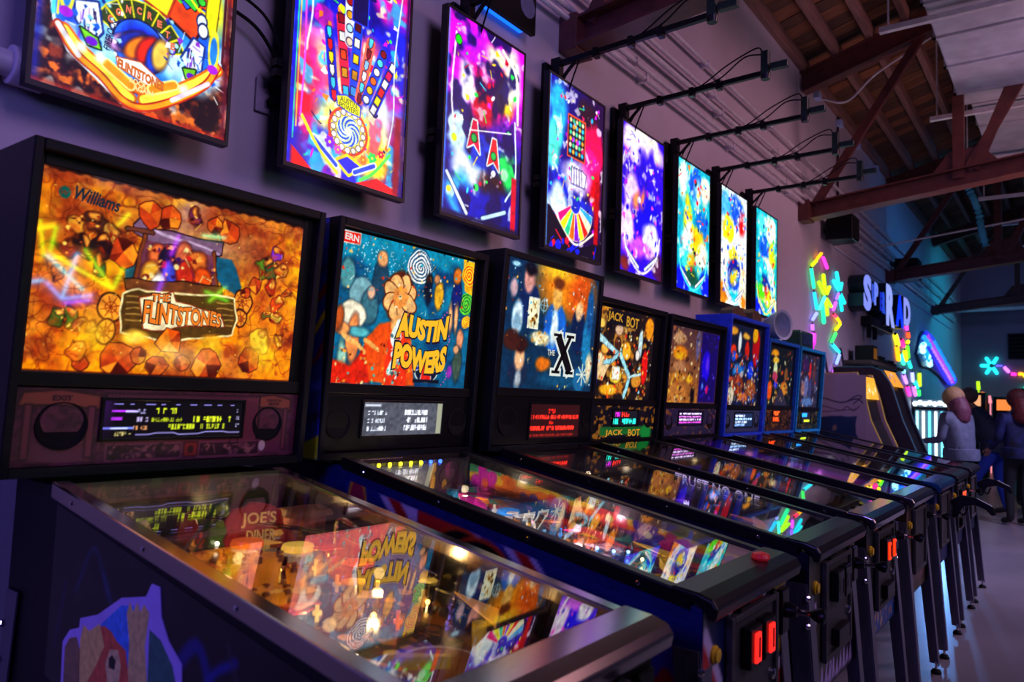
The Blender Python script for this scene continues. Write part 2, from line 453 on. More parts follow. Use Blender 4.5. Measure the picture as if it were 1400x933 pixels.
def floor_mat():
    m = mat('polished_concrete', '#6e686c', .3, var=.22, scale=1.3, bump=.06, bscale=14)
    nt = m.node_tree; p = nt.nodes['Principled BSDF']
    n = nt.nodes.new('ShaderNodeTexNoise'); n.inputs['Scale'].default_value = 3; n.inputs['Detail'].default_value = 6
    r = nt.nodes.new('ShaderNodeMapRange'); r.inputs[3].default_value = .16; r.inputs[4].default_value = .42
    nt.links.new(n.outputs['Fac'], r.inputs[0]); nt.links.new(r.outputs[0], p.inputs['Roughness'])
    return m
struct(MB().box(-4, 24, -9, .3, -.08, 0).build('floor', floor_mat(), base=(8, -3, 0)), 'polished concrete floor')
struct(MB().box(-4, 20.2, 0, .2, 0, 4.9).build('wall_left', M_WALL, base=(8, .1, 0)), 'long pale painted wall behind the machines')
struct(MB().box(20, 20.2, -9, 0, 0, 7.4).build('wall_far', M_FARWALL, base=(20.1, -4, 0)), 'far end wall of the hall')
RS = .285
def roof_z(y): return 4.86-RS*y
ceil = struct(MB().prism('x', [(.2, roof_z(.2)+.045), (-9, roof_z(-9)+.045), (-9, roof_z(-9)+.12), (.2, roof_z(.2)+.12)], -4, 20.2)
              .build('ceiling', mat('roof_underlay', '#2a1c14', .9), base=(8, -4, roof_z(-4))), 'sloping board roof')
# boards of the roof deck, each its own piece
_rng = random.Random(4)
_bd = []
for k, mm in enumerate(M_DECKS):
    b = MB().prism('x', [(.0, roof_z(0)), (-7.5, roof_z(-7.5)), (-7.5, roof_z(-7.5)+.04), (.0, roof_z(0)+.04)], -.094, .094).build('roof_board', mm, ceil)
    b.location = (0, 0, 0); _bd.append(b)
_x0 = origin_of(ceil).x
for i in range(90):
    x = 3.0+i*.192
    k = _rng.randrange(3) if i > 2 else i
    if i <= 2: o = _bd[i]
    else:
        o = _bd[k].copy(); COL.objects.link(o); o.parent = ceil
    o.location = (x, 0, _rng.uniform(-.006, .004))
for j in range(14):
    y = -.03-.31*j
    MB().box(-1, 20, y-.03, y+.03, roof_z(y)-.14, roof_z(y)-.012).build('rafter', M_RAFT, ceil, bevel=.004)

# ------------------------------------------------------------------ steel trusses
def bchord(y): return 3.266-.114*y
def truss(x, label):
    t = thing('roof_truss', label, 'truss', (x, -3, 3.2), 'steel roof trusses across the hall')
    def ibeam(mb, a, b, w, h, tk=.014):
        a, b = Vector(a), Vector(b); d = (b-a).normalized(); u = Vector((1, 0, 0)).cross(d).normalized()
        if u.z < 0: u = -u
        mb.bar(a+u*(h/2), b+u*(h/2), w, tk, u); mb.bar(a-u*(h/2), b-u*(h/2), w, tk, u); mb.bar(a, b, tk, h, u)
    m = MB(); ibeam(m, (x, 0, roof_z(0)-.25), (x, -7, roof_z(-7)-.25), .13, .2); m.build('top_chord', M_STEEL, t)
    m = MB(); ibeam(m, (x, -.1, bchord(-.1)), (x, -7, bchord(-7)), .17, .15); m.build('bottom_chord', M_STEEL, t)
    nodes = [-.14, -1.45, -2.75, -4.05, -5.35]
    tops = [-1.12, -2.4, -3.7, -5.0]
    for i, yt in enumerate(tops):
        for yb in (nodes[i], nodes[i+1]):
            if i == 0 and yb != nodes[0]: continue
            MB().bar((x, yb, bchord(yb)+.06), (x, yt, roof_z(yt)-.3), .075, .055, (1, 0, 0)).build('brace', M_STEEL, t)
    MB().bar((x, -1.38, bchord(-1.38)), (x, -1.38, roof_z(-1.38)-.3), .09, .07, (1, 0, 0)).build('post', M_STEEL, t)
    MB().bar((x, -1.5, bchord(-1.5)+.05), (x, -2.15, roof_z(-2.15)-.32), .08, .06, (1, 0, 0)).build('brace', M_STEEL, t)
    MB().prism('x', [(-1.15, bchord(-1.15)+.07), (-1.7, bchord(-1.7)+.07), (-1.55, bchord(-1.55)+.26), (-1.3, bchord(-1.3)+.26)], x-.012, x+.012).build('gusset_plate', M_STEEL, t)
    MB().box(x-.09, x+.09, -.11, 0.0, 3.18, 3.38).build('wall_plate', M_STEEL, t, bevel=.005)
truss(2.3, 'dark red steel truss nearest the camera, above the blue and magenta screens')
truss(6.65, 'dark red steel truss with pink-lit lower chord above the round wall speaker')
truss(11.0, 'steel truss ending above the blue SUPER RAD sign letters')
truss(15.35, 'farthest steel truss, dim blue, above the oblong neon sign')

# ------------------------------------------------------------------ conduits on the long wall
for i, (z, y, r, x0, x1, l) in enumerate([
        (3.83, -.05, .016, -1, 18.5, 'topmost thin metal conduit running along the wall under the roof'),
        (3.64, -.05, .015, -1, 18.5, 'second metal conduit from the top on the long wall'),
        (3.545, -.055, .02, -1, 14.0, 'dark metal conduit in the middle of the wall bundle'),
        (3.42, -.05, .017, -1, 18.5, 'metal conduit second from the bottom of the wall bundle'),
        (3.36, -.05, .017, -1, 18.5, 'lowest metal conduit of the wall bundle')]):
    t = thing('wall_conduit', l, 'conduit', (8, y, z), 'conduits along the wall')
    MB().cyl((x0, y, z), (x1, y, z), r, n=10).build('pipe', M_ZINC, t, smooth=True)
    for x in np.arange(x0+.6+.13*i, x1, 1.5):
        MB().box(x-.012, x+.012, y-r-.004, 0, z-r-.006, z+r+.006).build('clip', M_ZINC, t)
tag(MB().tube([(7.9, -.015, 3.17), (10, -.015, 3.155), (18, -.015, 3.16)], .012, 6).build('surface_raceway', mat('lilac_raceway', '#c4b2c8', .6)), 'thin pale raceway line on wall above the blue sign letters', 'raceway')
tag(MB().tube([(8.05, -.02, 4.6), (8.05, -.02, 3.9), (8.05, -.02, 3.56)], .012, 6).build('drop_conduit', M_BLACKP), 'thin black cable dropping down the wall behind the second truss brace', 'cable')

# black loudspeakers high on the wall
def wall_speaker(x, y, z, s, label):
    t = thing('wall_speaker', label, 'speaker', (x, y, z-s*.4), 'black speakers high on the wall')
    MB().prism('z', [(x-s*.5, y+s*.35), (x+s*.5, y+s*.35), (x+s*.36, y-s*.4), (x-s*.36, y-s*.4)], z-s*.38, z+s*.38).build('body', M_BLACKP, t, bevel=.012)
    MB().prism('z', [(x-s*.35, y-s*.395), (x+s*.35, y-s*.395), (x+s*.33, y-s*.43), (x-s*.33, y-s*.43)], z-s*.33, z+s*.33).build('grille', M_RUBBER, t, bevel=.006)
    MB().bar((x, y+s*.3, z), (x, 0, z), .05, .05).build('bracket', M_BLACK, t)
wall_speaker(7.55, -.18, 3.27, .36, 'black box speaker on the wall under the second truss')
wall_speaker(11.4, -.2, 3.42, .42, 'small black speaker at the wall end of third truss, over RAD letters')

# ------------------------------------------------------------------ ducts, hangers, roof clutter
def duct(name, label, x0, x1, y0, y1, z0, z1, seams):
    t = thing(name, label, 'duct', ((x0+x1)/2, (y0+y1)/2, z0), 'sheet metal air ducts')
    b = MB().box(x0, x1, y0, y1, z0, z1).build('duct_body', M_GALV, t, bevel=.01)
    for x in seams:
        m = MB(); e = .018
        m.box(x-.012, x+.012, y0-e, y1+e, z0-e, z0+.002); m.box(x-.012, x+.012, y0-e, y1+e, z1-.002, z1+e)
        m.box(x-.012, x+.012, y0-e, y0+.002, z0-e, z1+e); m.box(x-.012, x+.012, y1-.002, y1+e, z0-e, z1+e)
        m.build('duct_flange', M_GALV, t)
    return t
duct('air_duct', 'large silver sheet metal duct with raised seams under the near roof', 3.2, 6.95, -2.35, -1.37, 4.2, 4.75, [3.6, 4.2, 4.75, 5.05, 5.35, 5.95, 6.6])
duct('air_duct', 'narrower silver duct continuing past the second truss', 6.98, 9.6, -2.0, -1.45, 4.2, 4.65, [7.6, 8.4, 9.2])
duct('air_duct', 'teal-lit silver duct section beyond the third truss', 11.6, 15.0, -2.6, -1.75, 4.1, 4.7, [12.1, 12.9, 13.7, 14.4])
MB_r = thing('round_duct', 'round silver duct with a bright rim beside the second truss', 'duct', (7.9, -2.35, 4.25))
MB().cyl((7.2, -2.35, 4.45), (9.8, -2.35, 4.45), .16, n=24).build('duct_body', M_GALV, MB_r, smooth=True)
for x in (7.22, 7.9, 8.6, 9.3): MB().cyl((x-.015, -2.35, 4.45), (x+.015, -2.35, 4.45), .172, n=24).build('duct_collar', M_GALV, MB_r, smooth=True)
def hanger(x, y0, y1, z, label):
    t = thing('trapeze_hanger', label, 'hanger', (x, (y0+y1)/2, z), 'slotted strut hangers under the roof')
    m = MB(); m.box(x-.022, x+.022, y0, y1, z-.005, z+.0); m.box(x-.022, x-.018, y0, y1, z, z+.035); m.box(x+.018, x+.022, y0, y1, z, z+.035); m.build('strut', M_ZINC, t)
    for y in (y0+.06, y1-.06): MB().cyl((x, y, z), (x, y, roof_z(y)-.02), .007, n=6).build('rod', M_ZINC, t)
hanger(4.9, -2.5, -1.06, 4.13, 'slotted metal strut hanger with bright edge under the near duct')
hanger(7.05, -2.15, -1.1, 4.14, 'slotted metal strut hanger at the far end of the near duct')
hanger(8.6, -2.2, -1.2, 4.12, 'slotted strut hanger under the narrower duct')
hanger(9.9, -1.95, -1.25, 4.0, 'short strut hanger with thin rods behind the pink truss chord')
hanger(11.3, -2.2, -1.3, 3.95, 'strut hanger with thin rods in front of teal duct')
hanger(13.3, -2.9, -1.2, 3.98, 'farthest strut hanger before the end wall')
def cable(name, label, pts, r, m=None, group=None):
    return tag(MB().tube(smooth_path(pts, 8), r, 6).build(name, m or M_RUBBER, smooth=True), label, 'cable', group)
cable('roof_cable', 'grey cable looping under the roof boards beside the first brace', [(7.0, -.12, 4.55), (7.05, -.35, 4.5), (7.1, -.62, 4.75), (7.15, -1.1, 5.02)], .012, M_ZINC)
tag(MB().cyl((9.0, .0, 3.83), (9.0, -1.5, 4.02), .014, n=8).build('cross_conduit', M_ZINC), 'pale conduit crossing in front of the roof above pink truss chord', 'conduit')
tag(MB().cyl((10.2, .0, 3.57), (10.2, -2.6, 3.88), .012, n=8).build('cross_conduit', M_ZINC), 'thin conduit hung under the pink truss chord', 'conduit')
for i, (z, r, l) in enumerate([(3.78, .05, 'upper blue-lit pipe crossing before the end wall'), (3.62, .04, 'lower blue-lit pipe crossing before the end wall')]):
    tag(MB().cyl((18.6, -.05, z), (18.6, -6, z+.1), r, n=12).build('cross_pipe', M_ZINC, smooth=True), l, 'pipe', 'blue pipes at the far end')
for i, (x, l) in enumerate([(7.15, 'first'), (8.1, 'second'), (9.0, 'third'), (10.1, 'fourth')]):
    tag(MB().box(x-.06, x+.06, -.06, 0, roof_z(0)-.24, roof_z(0)-.17).build('roof_clip', mat('blue_clip', '#9fb2e0', .4), bevel=.006), l+' small pale blue junction box along the roof edge of the wall', 'box', 'pale boxes along the roof edge')
# hanging twisted cable bundle
tag(MB().tube(smooth_path([(9.3, -1.12, 5.16), (9.3, -1.15, 4.2), (9.33, -1.2, 4.02), (9.3, -1.26, 3.86), (9.36, -1.3, 3.7), (9.3, -1.33, 3.5), (9.33, -1.37, 3.3)], 6), [.02+.025*abs(math.sin(i*1.7)) for i in range(37)], 8).build('hanging_fabric', mat('teal_fabric', '#2a8fb0', .7), smooth=True), 'twisted blue fabric strip hanging from conduit under the roof', 'fabric')

# ------------------------------------------------------------------ fittings on the near wall
t = thing('wall_outlet', 'pale outlet plate on the wall between the first two screens', 'outlet', (.45, -.01, 2.26))
MB().box(.405, .495, -.012, 0, 2.262, 2.378).build('plate', mat('outlet_plate', '#9d93a6', .5), t, bevel=.003)
for z in (2.295, 2.345): MB().box(.437, .463, -.016, -.011, z-.013, z+.013).build('socket', mat('outlet_socket', '#7d7488', .5), t, bevel=.002)
M_PVC = mat('white_conduit', '#b9b2c0', .5)
t = thing('wall_pipe', 'pale pipe with a coupling on the wall left of first screen', 'pipe', (-.5, -.06, 2.1))
MB().cyl((-1.6, -.05, 2.13), (-.29, -.05, 2.13), .034, n=18).build('pipe', M_PVC, t, smooth=True)
MB().cyl((-.325, -.05, 2.13), (-.245, -.05, 2.13), .05, n=18).build('coupling', M_PVC, t, smooth=True, bevel=.004)
cable('power_cable', 'looped black power cable hanging right of the first screen', [(.20, -.05, 2.55), (.36, -.05, 2.52), (.46, -.05, 2.43), (.5, -.05, 2.41), (.535, -.05, 2.52), (.53, -.05, 2.7)], .006)
cable('power_cable', 'black cable crossing to the plug beside second screen', [(.20, -.075, 2.60), (.37, -.075, 2.56), (.455, -.075, 2.46), (.51, -.075, 2.42), (.58, -.075, 2.44)], .005)
cable('power_cable', 'black cable falling to the outlet left of second screen', [(.52, -.028, 2.95), (.50, -.028, 2.75), (.515, -.028, 2.55), (.52, -.028, 2.45), (.505, -.028, 2.36), (.49, -.028, 2.34)], .006)
for i, (z, l) in enumerate([(2.35, 'upper black plug in the wall outlet'), (2.3, 'lower black plug in the wall outlet')]):
    t = thing('power_plug', l, 'plug', (.46, -.03, z-.02))
    MB().lathe((.45, -.02, z), [(.0, 0), (.016, 0), (.018, .02), (.012, .035), (.006, .06)], 10, (.6, -.7, .2)).build('plug_body', M_RUBBER, t, smooth=True)

# ------------------------------------------------------------------ pictures shown on the wall screens (generic playfield pictures)
def inserts(c, p0, p1, n, w, cols, out='#101020', shape='arrow'):
    for i in range(n):
        t = i/max(1, n-1); u = p0[0]+(p1[0]-p0[0])*t; v = p0[1]+(p1[1]-p0[1])*t; col = cols[i % len(cols)]
        dx, dy = (p1[0]-p0[0])*c.asp, p1[1]-p0[1]; L = math.hypot(dx, dy); dx, dy = dx/L, dy/L
        def q(a, b): return (u+(dx*a-dy*b)*w/c.asp, v+(dy*a+dx*b)*w)
        if shape == 'arrow': c.poly([q(-.9, -.45), q(.4, -.45), q(1.1, 0), q(.4, .45), q(-.9, .45)], col, out=out, ow=.004)
        elif shape == 'box': c.poly([q(-.8, -.6), q(.8, -.6), q(.8, .6), q(-.8, .6)], col, out=out, ow=.005)
        else: c.ell(u, v, w*.7, w*.7, col, out=out, ow=.005)
A_TV = .554/.889
def tv_art_1():
    c = Cv(230, 360, A_TV, '#2a0d12')
    c.clouds('#7a3a1e', 26, 3, .45, .62).clouds('#c06a28', 30, 9, .56, .66).clouds('#120408', 20, 5, .5, .7)
    pf = [(.06, 1), (.06, .30), (.09, .20), (.16, .125), (.29, .075), (.42, .022), (.53, .018), (.69, .075), (.86, .165), (.935, .25), (.95, .36), (.94, 1)]
    c.poly(pf, '#2f7fe0', out='#cfe6ff', ow=.010)
    c.warp(.02, 8, 5)
    for u, v, a, b, col in [(.2, .25, .05, .09, '#1440b8'), (.32, .18, .07, .05, '#9fd8ff'), (.8, .2, .08, .07, '#8ed2ff'), (.86, .3, .05, .1, '#1a62d0'), (.3, .35, .09, .08, '#58b4f4'), (.68, .22, .06, .06, '#bfe6ff'), (.12, .4, .03, .12, '#0c2ca0'), (.9, .45, .04, .1, '#f2e020')]:
        c.ell(u, v, a, b, col, soft=.05, alpha=.9)
    c.clouds('#e8f6ff', 18, 31, .56, .7, .5)
    c.warp(0, 0, 0)
    # top of the playfield, mostly beyond the picture frame
    c.poly([(.5, .4), (.78, .31), (.9, .5), (.7, 1), (.45, 1)], '#d8521a', out='#40100a', ow=.01)
    c.confetti(5, 260, ['#e8d020', '#e04020', '#4060e0', '#ffffff', '#40b040', '#8030c0', '#202020', '#f0a030'], (.08, .42, .92, 1), (.008, .03), out='#141020')
    c.poly([(.46, .385), (.62, .355), (.66, .44), (.5, .46)], '#f4e030', out='#a04010', ow=.01)
    c.poly([(.84, .36), (.9, .34), (.93, .6), (.86, .62)], '#f8ee20', out='#706010', ow=.006)
    c.ell(.82, .385, .016, .022, '#eaf6ff', out='#203060').ell(.83, .355, .016, .022, '#eaf6ff', out='#203060')
    # the fan of letter inserts
    for i in range(8):
        a = math.radians(148-i*17.2); u = .495+math.cos(a)*.118/A_TV; v = .19+math.sin(a)*.135
        ca, sa = math.cos(a), math.sin(a)
        def q(r, s_): return (u+(ca*r-sa*s_)/A_TV, v+(sa*r+ca*s_))
        c.poly([q(.034, -.021), q(.034, .021), q(-.026, .013), q(-.026, -.013)], '#3a4a18', out='#e8e020', ow=.005)
    c.curve([(.36, .245), (.42, .272), (.5, .283), (.58, .275), (.66, .245)], .02, '#9cc4f4', out='#203070')
    # round medallion: plain coloured pebbles on blue, no figures
    c.ell(.49, .215, .083, .083, '#3470e8', out='#101a40', ow=.006)
    c.ell(.49, .235, .06, .05, '#1c3cd0', soft=.03)
    for u, v, col in [(.41, .20, '#c8a0e0'), (.45, .215, '#2a3ca0'), (.48, .2, '#f08820'), (.53, .205, '#e03818'), (.575, .19, '#2050d8'), (.6, .205, '#e8c060')]:
        c.ell(u, v+.01, .026, .05, col, rot=u*5, soft=.012, out='#301828', ow=.004)
    c.poly([(.38, .155), (.5, .165), (.63, .12), (.6, .09), (.47, .115), (.39, .13)], '#f8f4e8', out='#a04818', ow=.004)
    c.poly([(.44, .1), (.58, .098), (.57, .06), (.46, .065)], '#f07818', out='#902808', ow=.004)
    # slings, guides, flippers
    for P, col in [([(.17, .28), (.27, .3), (.3, .215), (.255, .17), (.18, .225)], '#e8f2ff'), ([(.72, .235), (.78, .315), (.84, .3), (.83, .215), (.76, .195)], '#e8f2ff')]:
        c.poly(P, col, out='#1c3c80', ow=.008)
    r = random.Random(8)
    for k in range(26):
        u = r.uniform(.19, .28) if k % 2 else r.uniform(.74, .83); v = r.uniform(.2, .28); c.line([(u, v), (u+r.uniform(-.01, .01), v-.03)], .005, r.choice(['#7a4ac0', '#2a2050', '#b8a0e0', '#4a80d0']))
    c.confetti(71, 70, ['#0c3c90', '#a8e0ff', '#ffffff', '#1c60c0', '#70b8f0'], (.12, .16, .4, .4), (.004, .012), alpha=.8).confetti(72, 60, ['#0c3c90', '#a8e0ff', '#ffffff', '#1c60c0', '#8a40c0'], (.62, .14, .93, .34), (.004, .012), alpha=.8)
    c.poly([(.2, .205), (.28, .19), (.3, .16), (.24, .16)], '#78c828', out='#103018').ell(.255, .175, .018, .014, '#7020c0')
    c.poly([(.73, .2), (.8, .21), (.79, .175), (.75, .17)], '#78c828', out='#103018').ell(.775, .182, .016, .012, '#7020c0')
    for P in ([(.13, .18), (.2, .14), (.3, .105), (.4, .06), (.46, .04)], [(.93, .24), (.84, .185), (.7, .115), (.6, .075), (.53, .05)]):
        c.curve(P, .028, '#f8e858', out='#c86a10', ow=.008)
    c.curve([(.10, .19), (.18, .125), (.31, .08), (.42, .028), (.53, .024), (.69, .08), (.86, .17), (.93, .25)], .016, '#ff9a20', out='#a03008', ow=.006)
    c.curve([(.1, .19), (.2, .118)], .016, '#f0f0ff').curve([(.68, .08), (.88, .18)], .015, '#d8c8f0')
    c.line([(.335, .122), (.455, .082)], .026, '#f09020', out='#ffe890', ow=.006).line([(.685, .132), (.57, .092)], .024, '#f09020', out='#ffe890', ow=.006)
    for u, v in [(.21, .145), (.74, .13), (.3, .135)]: c.ell(u, v, .014, .014, '#f2f8ff', soft=.02)
    c.line([(.075, .22), (.075, 1)], .012, '#60c8ff').line([(.095, .22), (.095, 1)], .006, '#f8e020').line([(.955, .27), (.955, .9)], .01, '#4a1a30')
    for u in (.13, .9): c.ell(u, .30, .014, .05, '#2a80e0', out='#f0e040', ow=.007).ell(u, .235, .02, .016, '#a030d0')
    c.rect(.965, 0, 1, 1, '#5a1028', soft=.02, alpha=.8).rect(0, 0, .03, 1, '#1030c0', soft=.03, alpha=.8).rect(0, 0, 1, .012, '#b03010', soft=.02, alpha=.7)
    return c
def tv_art_2():
    c = Cv(190, 310, A_TV, '#1826c8')
    c.warp(.03, 6, 3)
    for u, v, a, b, col in [(.2, .45, .1, .16, '#ff8ad8'), (.3, .42, .06, .1, '#ffb070'), (.62, .5, .1, .12, '#ff6a80'), (.55, .78, .16, .12, '#1a0c90'), (.85, .85, .12, .12, '#f020a0'), (.8, .3, .1, .16, '#e8f0ff'), (.25, .27, .1, .07, '#3f9cff'), (.48, .2, .2, .13, '#f6e078'), (.3, .12, .16, .06, '#2040e0'), (.7, .12, .2, .07, '#ffe030'), (.12, .3, .05, .2, '#e02040'), (.9, .15, .05, .2, '#7a1060'), (.2, .8, .08, .2, '#1020a0'), (.4, .9, .1, .1, '#301070'), (.88, .6, .06, .2, '#2030d0')]:
        c.ell(u, v, a, b, col, soft=.06, alpha=.95)
    c.clouds('#e02890', 9, 8, .58, .7, .6).clouds('#30d0ff', 11, 18, .6, .7, .7).clouds('#fff6c0', 14, 28, .64, .72, .7)
    c.warp(0, 0, 0)
    c.warp(.02, 12, 9); c.confetti(12, 110, ['#ffffff', '#20c0ff', '#f02040', '#ffe020', '#40e040', '#d020c0', '#101060', '#ff8030'], (.12, .05, .92, 1), (.005, .018))
    c.warp(0, 0, 0)
    for k, (a, b, col, n, sh, cols) in enumerate([
            ((.28, .58), (.345, .33), '#1a30c0', 6, 'arrow', ['#40b8ff', '#e02030', '#ffe020', '#ffffff']),
            ((.37, .66), (.44, .37), '#e03050', 5, 'box', ['#7a1020', '#ffffff', '#e05020', '#c89020', '#40a8e0']),
            ((.43, .92), (.45, .58), '#e8e8ff', 7, 'dot', ['#ffd8c0', '#e83020', '#c88010', '#9a1c18', '#e0a020', '#a0c8e0']),
            ((.52, .66), (.505, .38), '#2050f0', 5, 'box', ['#5a1018', '#ffffff', '#f0c020', '#b08020', '#3888d8']),
            ((.64, .62), (.56, .36), '#ff7060', 6, 'arrow', ['#60c8f0', '#7a1828', '#90b8e0', '#e8e0ff']),
            ((.76, .6), (.62, .37), '#2050f0', 6, 'dot', ['#8a1020', '#60d0ff', '#ffffff', '#e87020', '#d8b020', '#e8f4ff']),
            ((.85, .56), (.69, .34), '#1830d0', 6, 'box', ['#f0f0ff', '#d82060', '#ffffff', '#c02830', '#e0e020'])]):
        c.line([a, b], .05, col, alpha=.85)
        inserts(c, a, b, n, .022, cols, '#180c30', sh)
    c.rect(.47, .68, .6, .86, '#140c58', out='#3850ff')
    c.ell(.48, .205, .095, .088, '#f2d860', out='#e85030', ow=.012)
    c.spiral(.48, .205, .062, 3, '#2060e0', '#d8f4c0', 8).ell(.48, .205, .02, .02, '#f4ffe0', soft=.01)
    for i in range(16):
        a = i*math.tau/16; c.ell(.48+math.cos(a)*.081/A_TV, .205+math.sin(a)*.079, .0115, .0115, '#fffbe0', out='#302060', ow=.003)
    c.poly([(.37, .335), (.45, .35), (.57, .325), (.57, .285), (.47, .288), (.38, .3)], '#f8f440', out='#3048c0', ow=.006)
    for u, v, r, col in [(.33, .135, .026, '#8030e0'), (.4, .115, .02, '#f060c0'), (.7, .13, .025, '#20d060'), (.62, .11, .02, '#f08030'), (.78, .16, .018, '#e02050')]: c.flower(u, v, r, 6, col, '#ffe860')
    c.poly([(.4, .07), (.48, .1), (.6, .075), (.5, .03)], '#2038e0', out='#ffd020', ow=.012)
    c.line([(.2, .13), (.39, .05)], .018, '#3058e0', out='#f0f8ff', ow=.006).line([(.72, .1), (.55, .045)], .018, '#3058e0', out='#f0f8ff', ow=.006)
    c.curve([(.1, .2), (.25, .09), (.4, .02)], .014, '#ffe830').curve([(.86, .17), (.72, .07), (.6, .02)], .014, '#60ff60')
    c.curve([(.1, .45), (.14, .62), (.13, .8), (.18, 1)], .008, '#f4f4ff').curve([(.84, .2), (.88, .35), (.87, .6), (.92, .9)], .007, '#e0f0ff').curve([(.09, .2), (.1, .5), (.06, 1)], .008, '#ff60ff')
    c.poly([(0, 0), (.2, 0), (.02, .08)], '#e82818').poly([(.55, 0), (.75, .05), (.95, .02), (.95, 0)], '#d82020')
    c.rect(.9, 0, .96, .35, '#8a1030', soft=.02).rect(0, 0, .035, 1, '#1020c0', soft=.02).rect(.97, 0, 1, 1, '#300850', soft=.02)
    c.line([(.06, .15), (.05, .9)], .006, '#ffb040').line([(.04, .1), (.035, .9)], .004, '#40ff80')
    return c
def tv_art_3():
    c = Cv(130, 210, A_TV, '#2040b0')
    c.grad('#101c80', '#e018d8', 90, .35, .75)
    c.warp(.04, 5, 41)
    for u, v, a, b, col in [(.5, .72, .16, .2, '#e81080'), (.75, .72, .09, .1, '#ffd020'), (.45, .6, .1, .12, '#b80838'), (.22, .68, .07, .1, '#f0e8ff'), (.85, .85, .08, .14, '#f8f0e0'), (.6, .88, .1, .06, '#fff0d0'), (.15, .42, .08, .14, '#bfe0e8'), (.3, .25, .14, .08, '#e8f0ff'), (.5, .35, .14, .1, '#1840b0'), (.82, .3, .08, .1, '#18c060'), (.62, .2, .1, .07, '#402018'), (.2, .12, .12, .1, '#40a0d0'), (.5, .1, .2, .08, '#0820a0'), (.3, .88, .12, .1, '#c020f0')]:
        c.ell(u, v, a, b, col, soft=.05)
    c.clouds('#ffffff', 12, 7, .66, .74, .6).clouds('#120a50', 9, 17, .5, .64, .85)
    c.warp(0, 0, 0)
    c.confetti(33, 60, ['#ffffff', '#40d0ff', '#ff40c0', '#ffd040', '#30e060', '#200840', '#c81040'], (.06, .04, .9, .96), (.006, .02))
    for u, v, col in [(.36, .42, '#c01848'), (.62, .37, '#e83038')]:
        c.poly([(u-.08, v-.06), (u-.02, v+.09), (u+.03, v+.09), (u+.08, v-.07), (u, v-.03)], col, out='#d8f0e8', ow=.008).ell(u, v, .02, .02, '#18a050', out='#08301a')
    c.curve([(.1, .9), (.07, .6), (.12, .42)], .012, '#f0e8ff').curve([(.9, .6), (.93, .3), (.8, .16)], .012, '#d8f0ff').curve([(.7, .95), (.9, .85), (.94, .6)], .02, '#fff4e0')
    c.line([(.05, .2), (.3, .03)], .02, '#d8e8ff', out='#082060').line([(.8, .1), (.5, .03)], .02, '#c0e0ff', out='#082060')
    c.line([(.3, .45), (.85, .53)], .006, '#ffffff')
    c.ell(.13, .87, .022, .022, '#20c020', out='#003008').ell(.12, .38, .02, .02, '#c8f020').ell(.78, .3, .03, .03, '#a0ffb0', soft=.02)
    c.rect(.88, 0, .95, .3, '#c01838', soft=.01).rect(0, 0, .02, 1, '#60a0ff', soft=.02).rect(0, 0, 1, .02, '#101040', soft=.02)
    return c
def tv_art_4():
    c = Cv(110, 175, A_TV, '#12105a')
    c.grad('#181890', '#300a48', 0, .1, .8)
    c.warp(.04, 6, 61)
    for u, v, a, b, col in [(.15, .8, .08, .2, '#30a8e0'), (.12, .6, .07, .16, '#60e0d0'), (.8, .7, .14, .16, '#e81060'), (.75, .55, .1, .12, '#f02890'), (.85, .4, .06, .14, '#d01020'), (.25, .35, .12, .12, '#2030c0'), (.5, .47, .14, .08, '#d8d0f0'), (.55, .28, .2, .1, '#2838b8'), (.2, .28, .1, .08, '#d0e8f0'), (.7, .88, .12, .08, '#381830')]:
        c.ell(u, v, a, b, col, soft=.05)
    c.clouds('#ffffff', 14, 71, .64, .72, .6)
    c.warp(0, 0, 0)
    c.rect(.34, .58, .64, .82, '#141030', out='#f06030', ow=.01)
    for i in range(5):
        for j in range(6): c.ell(.38+i*.055, .61+j*.038, .014, .014, ['#40c0e8', '#f8e8b0', '#ffb040', '#58d8a0'][(i*2+j) % 4], soft=.012)
    c.confetti(44, 90, ['#ffffff', '#40c0ff', '#ff3070', '#ffd040', '#30d070', '#0c0830', '#c020e0'], (.06, .1, .92, .95), (.006, .018))
    for i in range(5): c.poly([(.42+i*.05, .42), (.46+i*.05, .42), (.48+i*.05, .5), (.42+i*.045, .52)], '#e8e0ff', out='#302060')
    for i in range(9):
        a = math.radians(200+i*17.5); b = a+math.radians(15); col = ['#e02080', '#f8e020', '#30c090', '#f07020', '#8020c0', '#ffd830', '#e83020', '#f8f0c0', '#40a0e0'][i]
        c.poly([(.5+math.cos(a)*.06/A_TV, .3+math.sin(a)*.06), (.5+math.cos(a)*.2/A_TV, .28+math.sin(a)*.2), (.5+math.cos(b)*.2/A_TV, .28+math.sin(b)*.2), (.5+math.cos(b)*.06/A_TV, .3+math.sin(b)*.06)], col, out='#ffe8d0', ow=.004)
    c.curve([(.08, .28), (.25, .15), (.45, .07), (.6, .07), (.85, .16)], .014, '#fff0d0')
    c.poly([(0, 0), (1, 0), (1, .12), (.6, .05), (.45, .05), (.06, .24), (0, .24)], '#140c28')
    c.rect(.86, .1, .94, .5, '#a80c18', soft=.01).rect(0, 0, .02, 1, '#70b0ff', soft=.015).confetti(9, 20, ['#1830ff', '#c02040'], (.1, .01, .9, .07), (.01, .03))
    return c
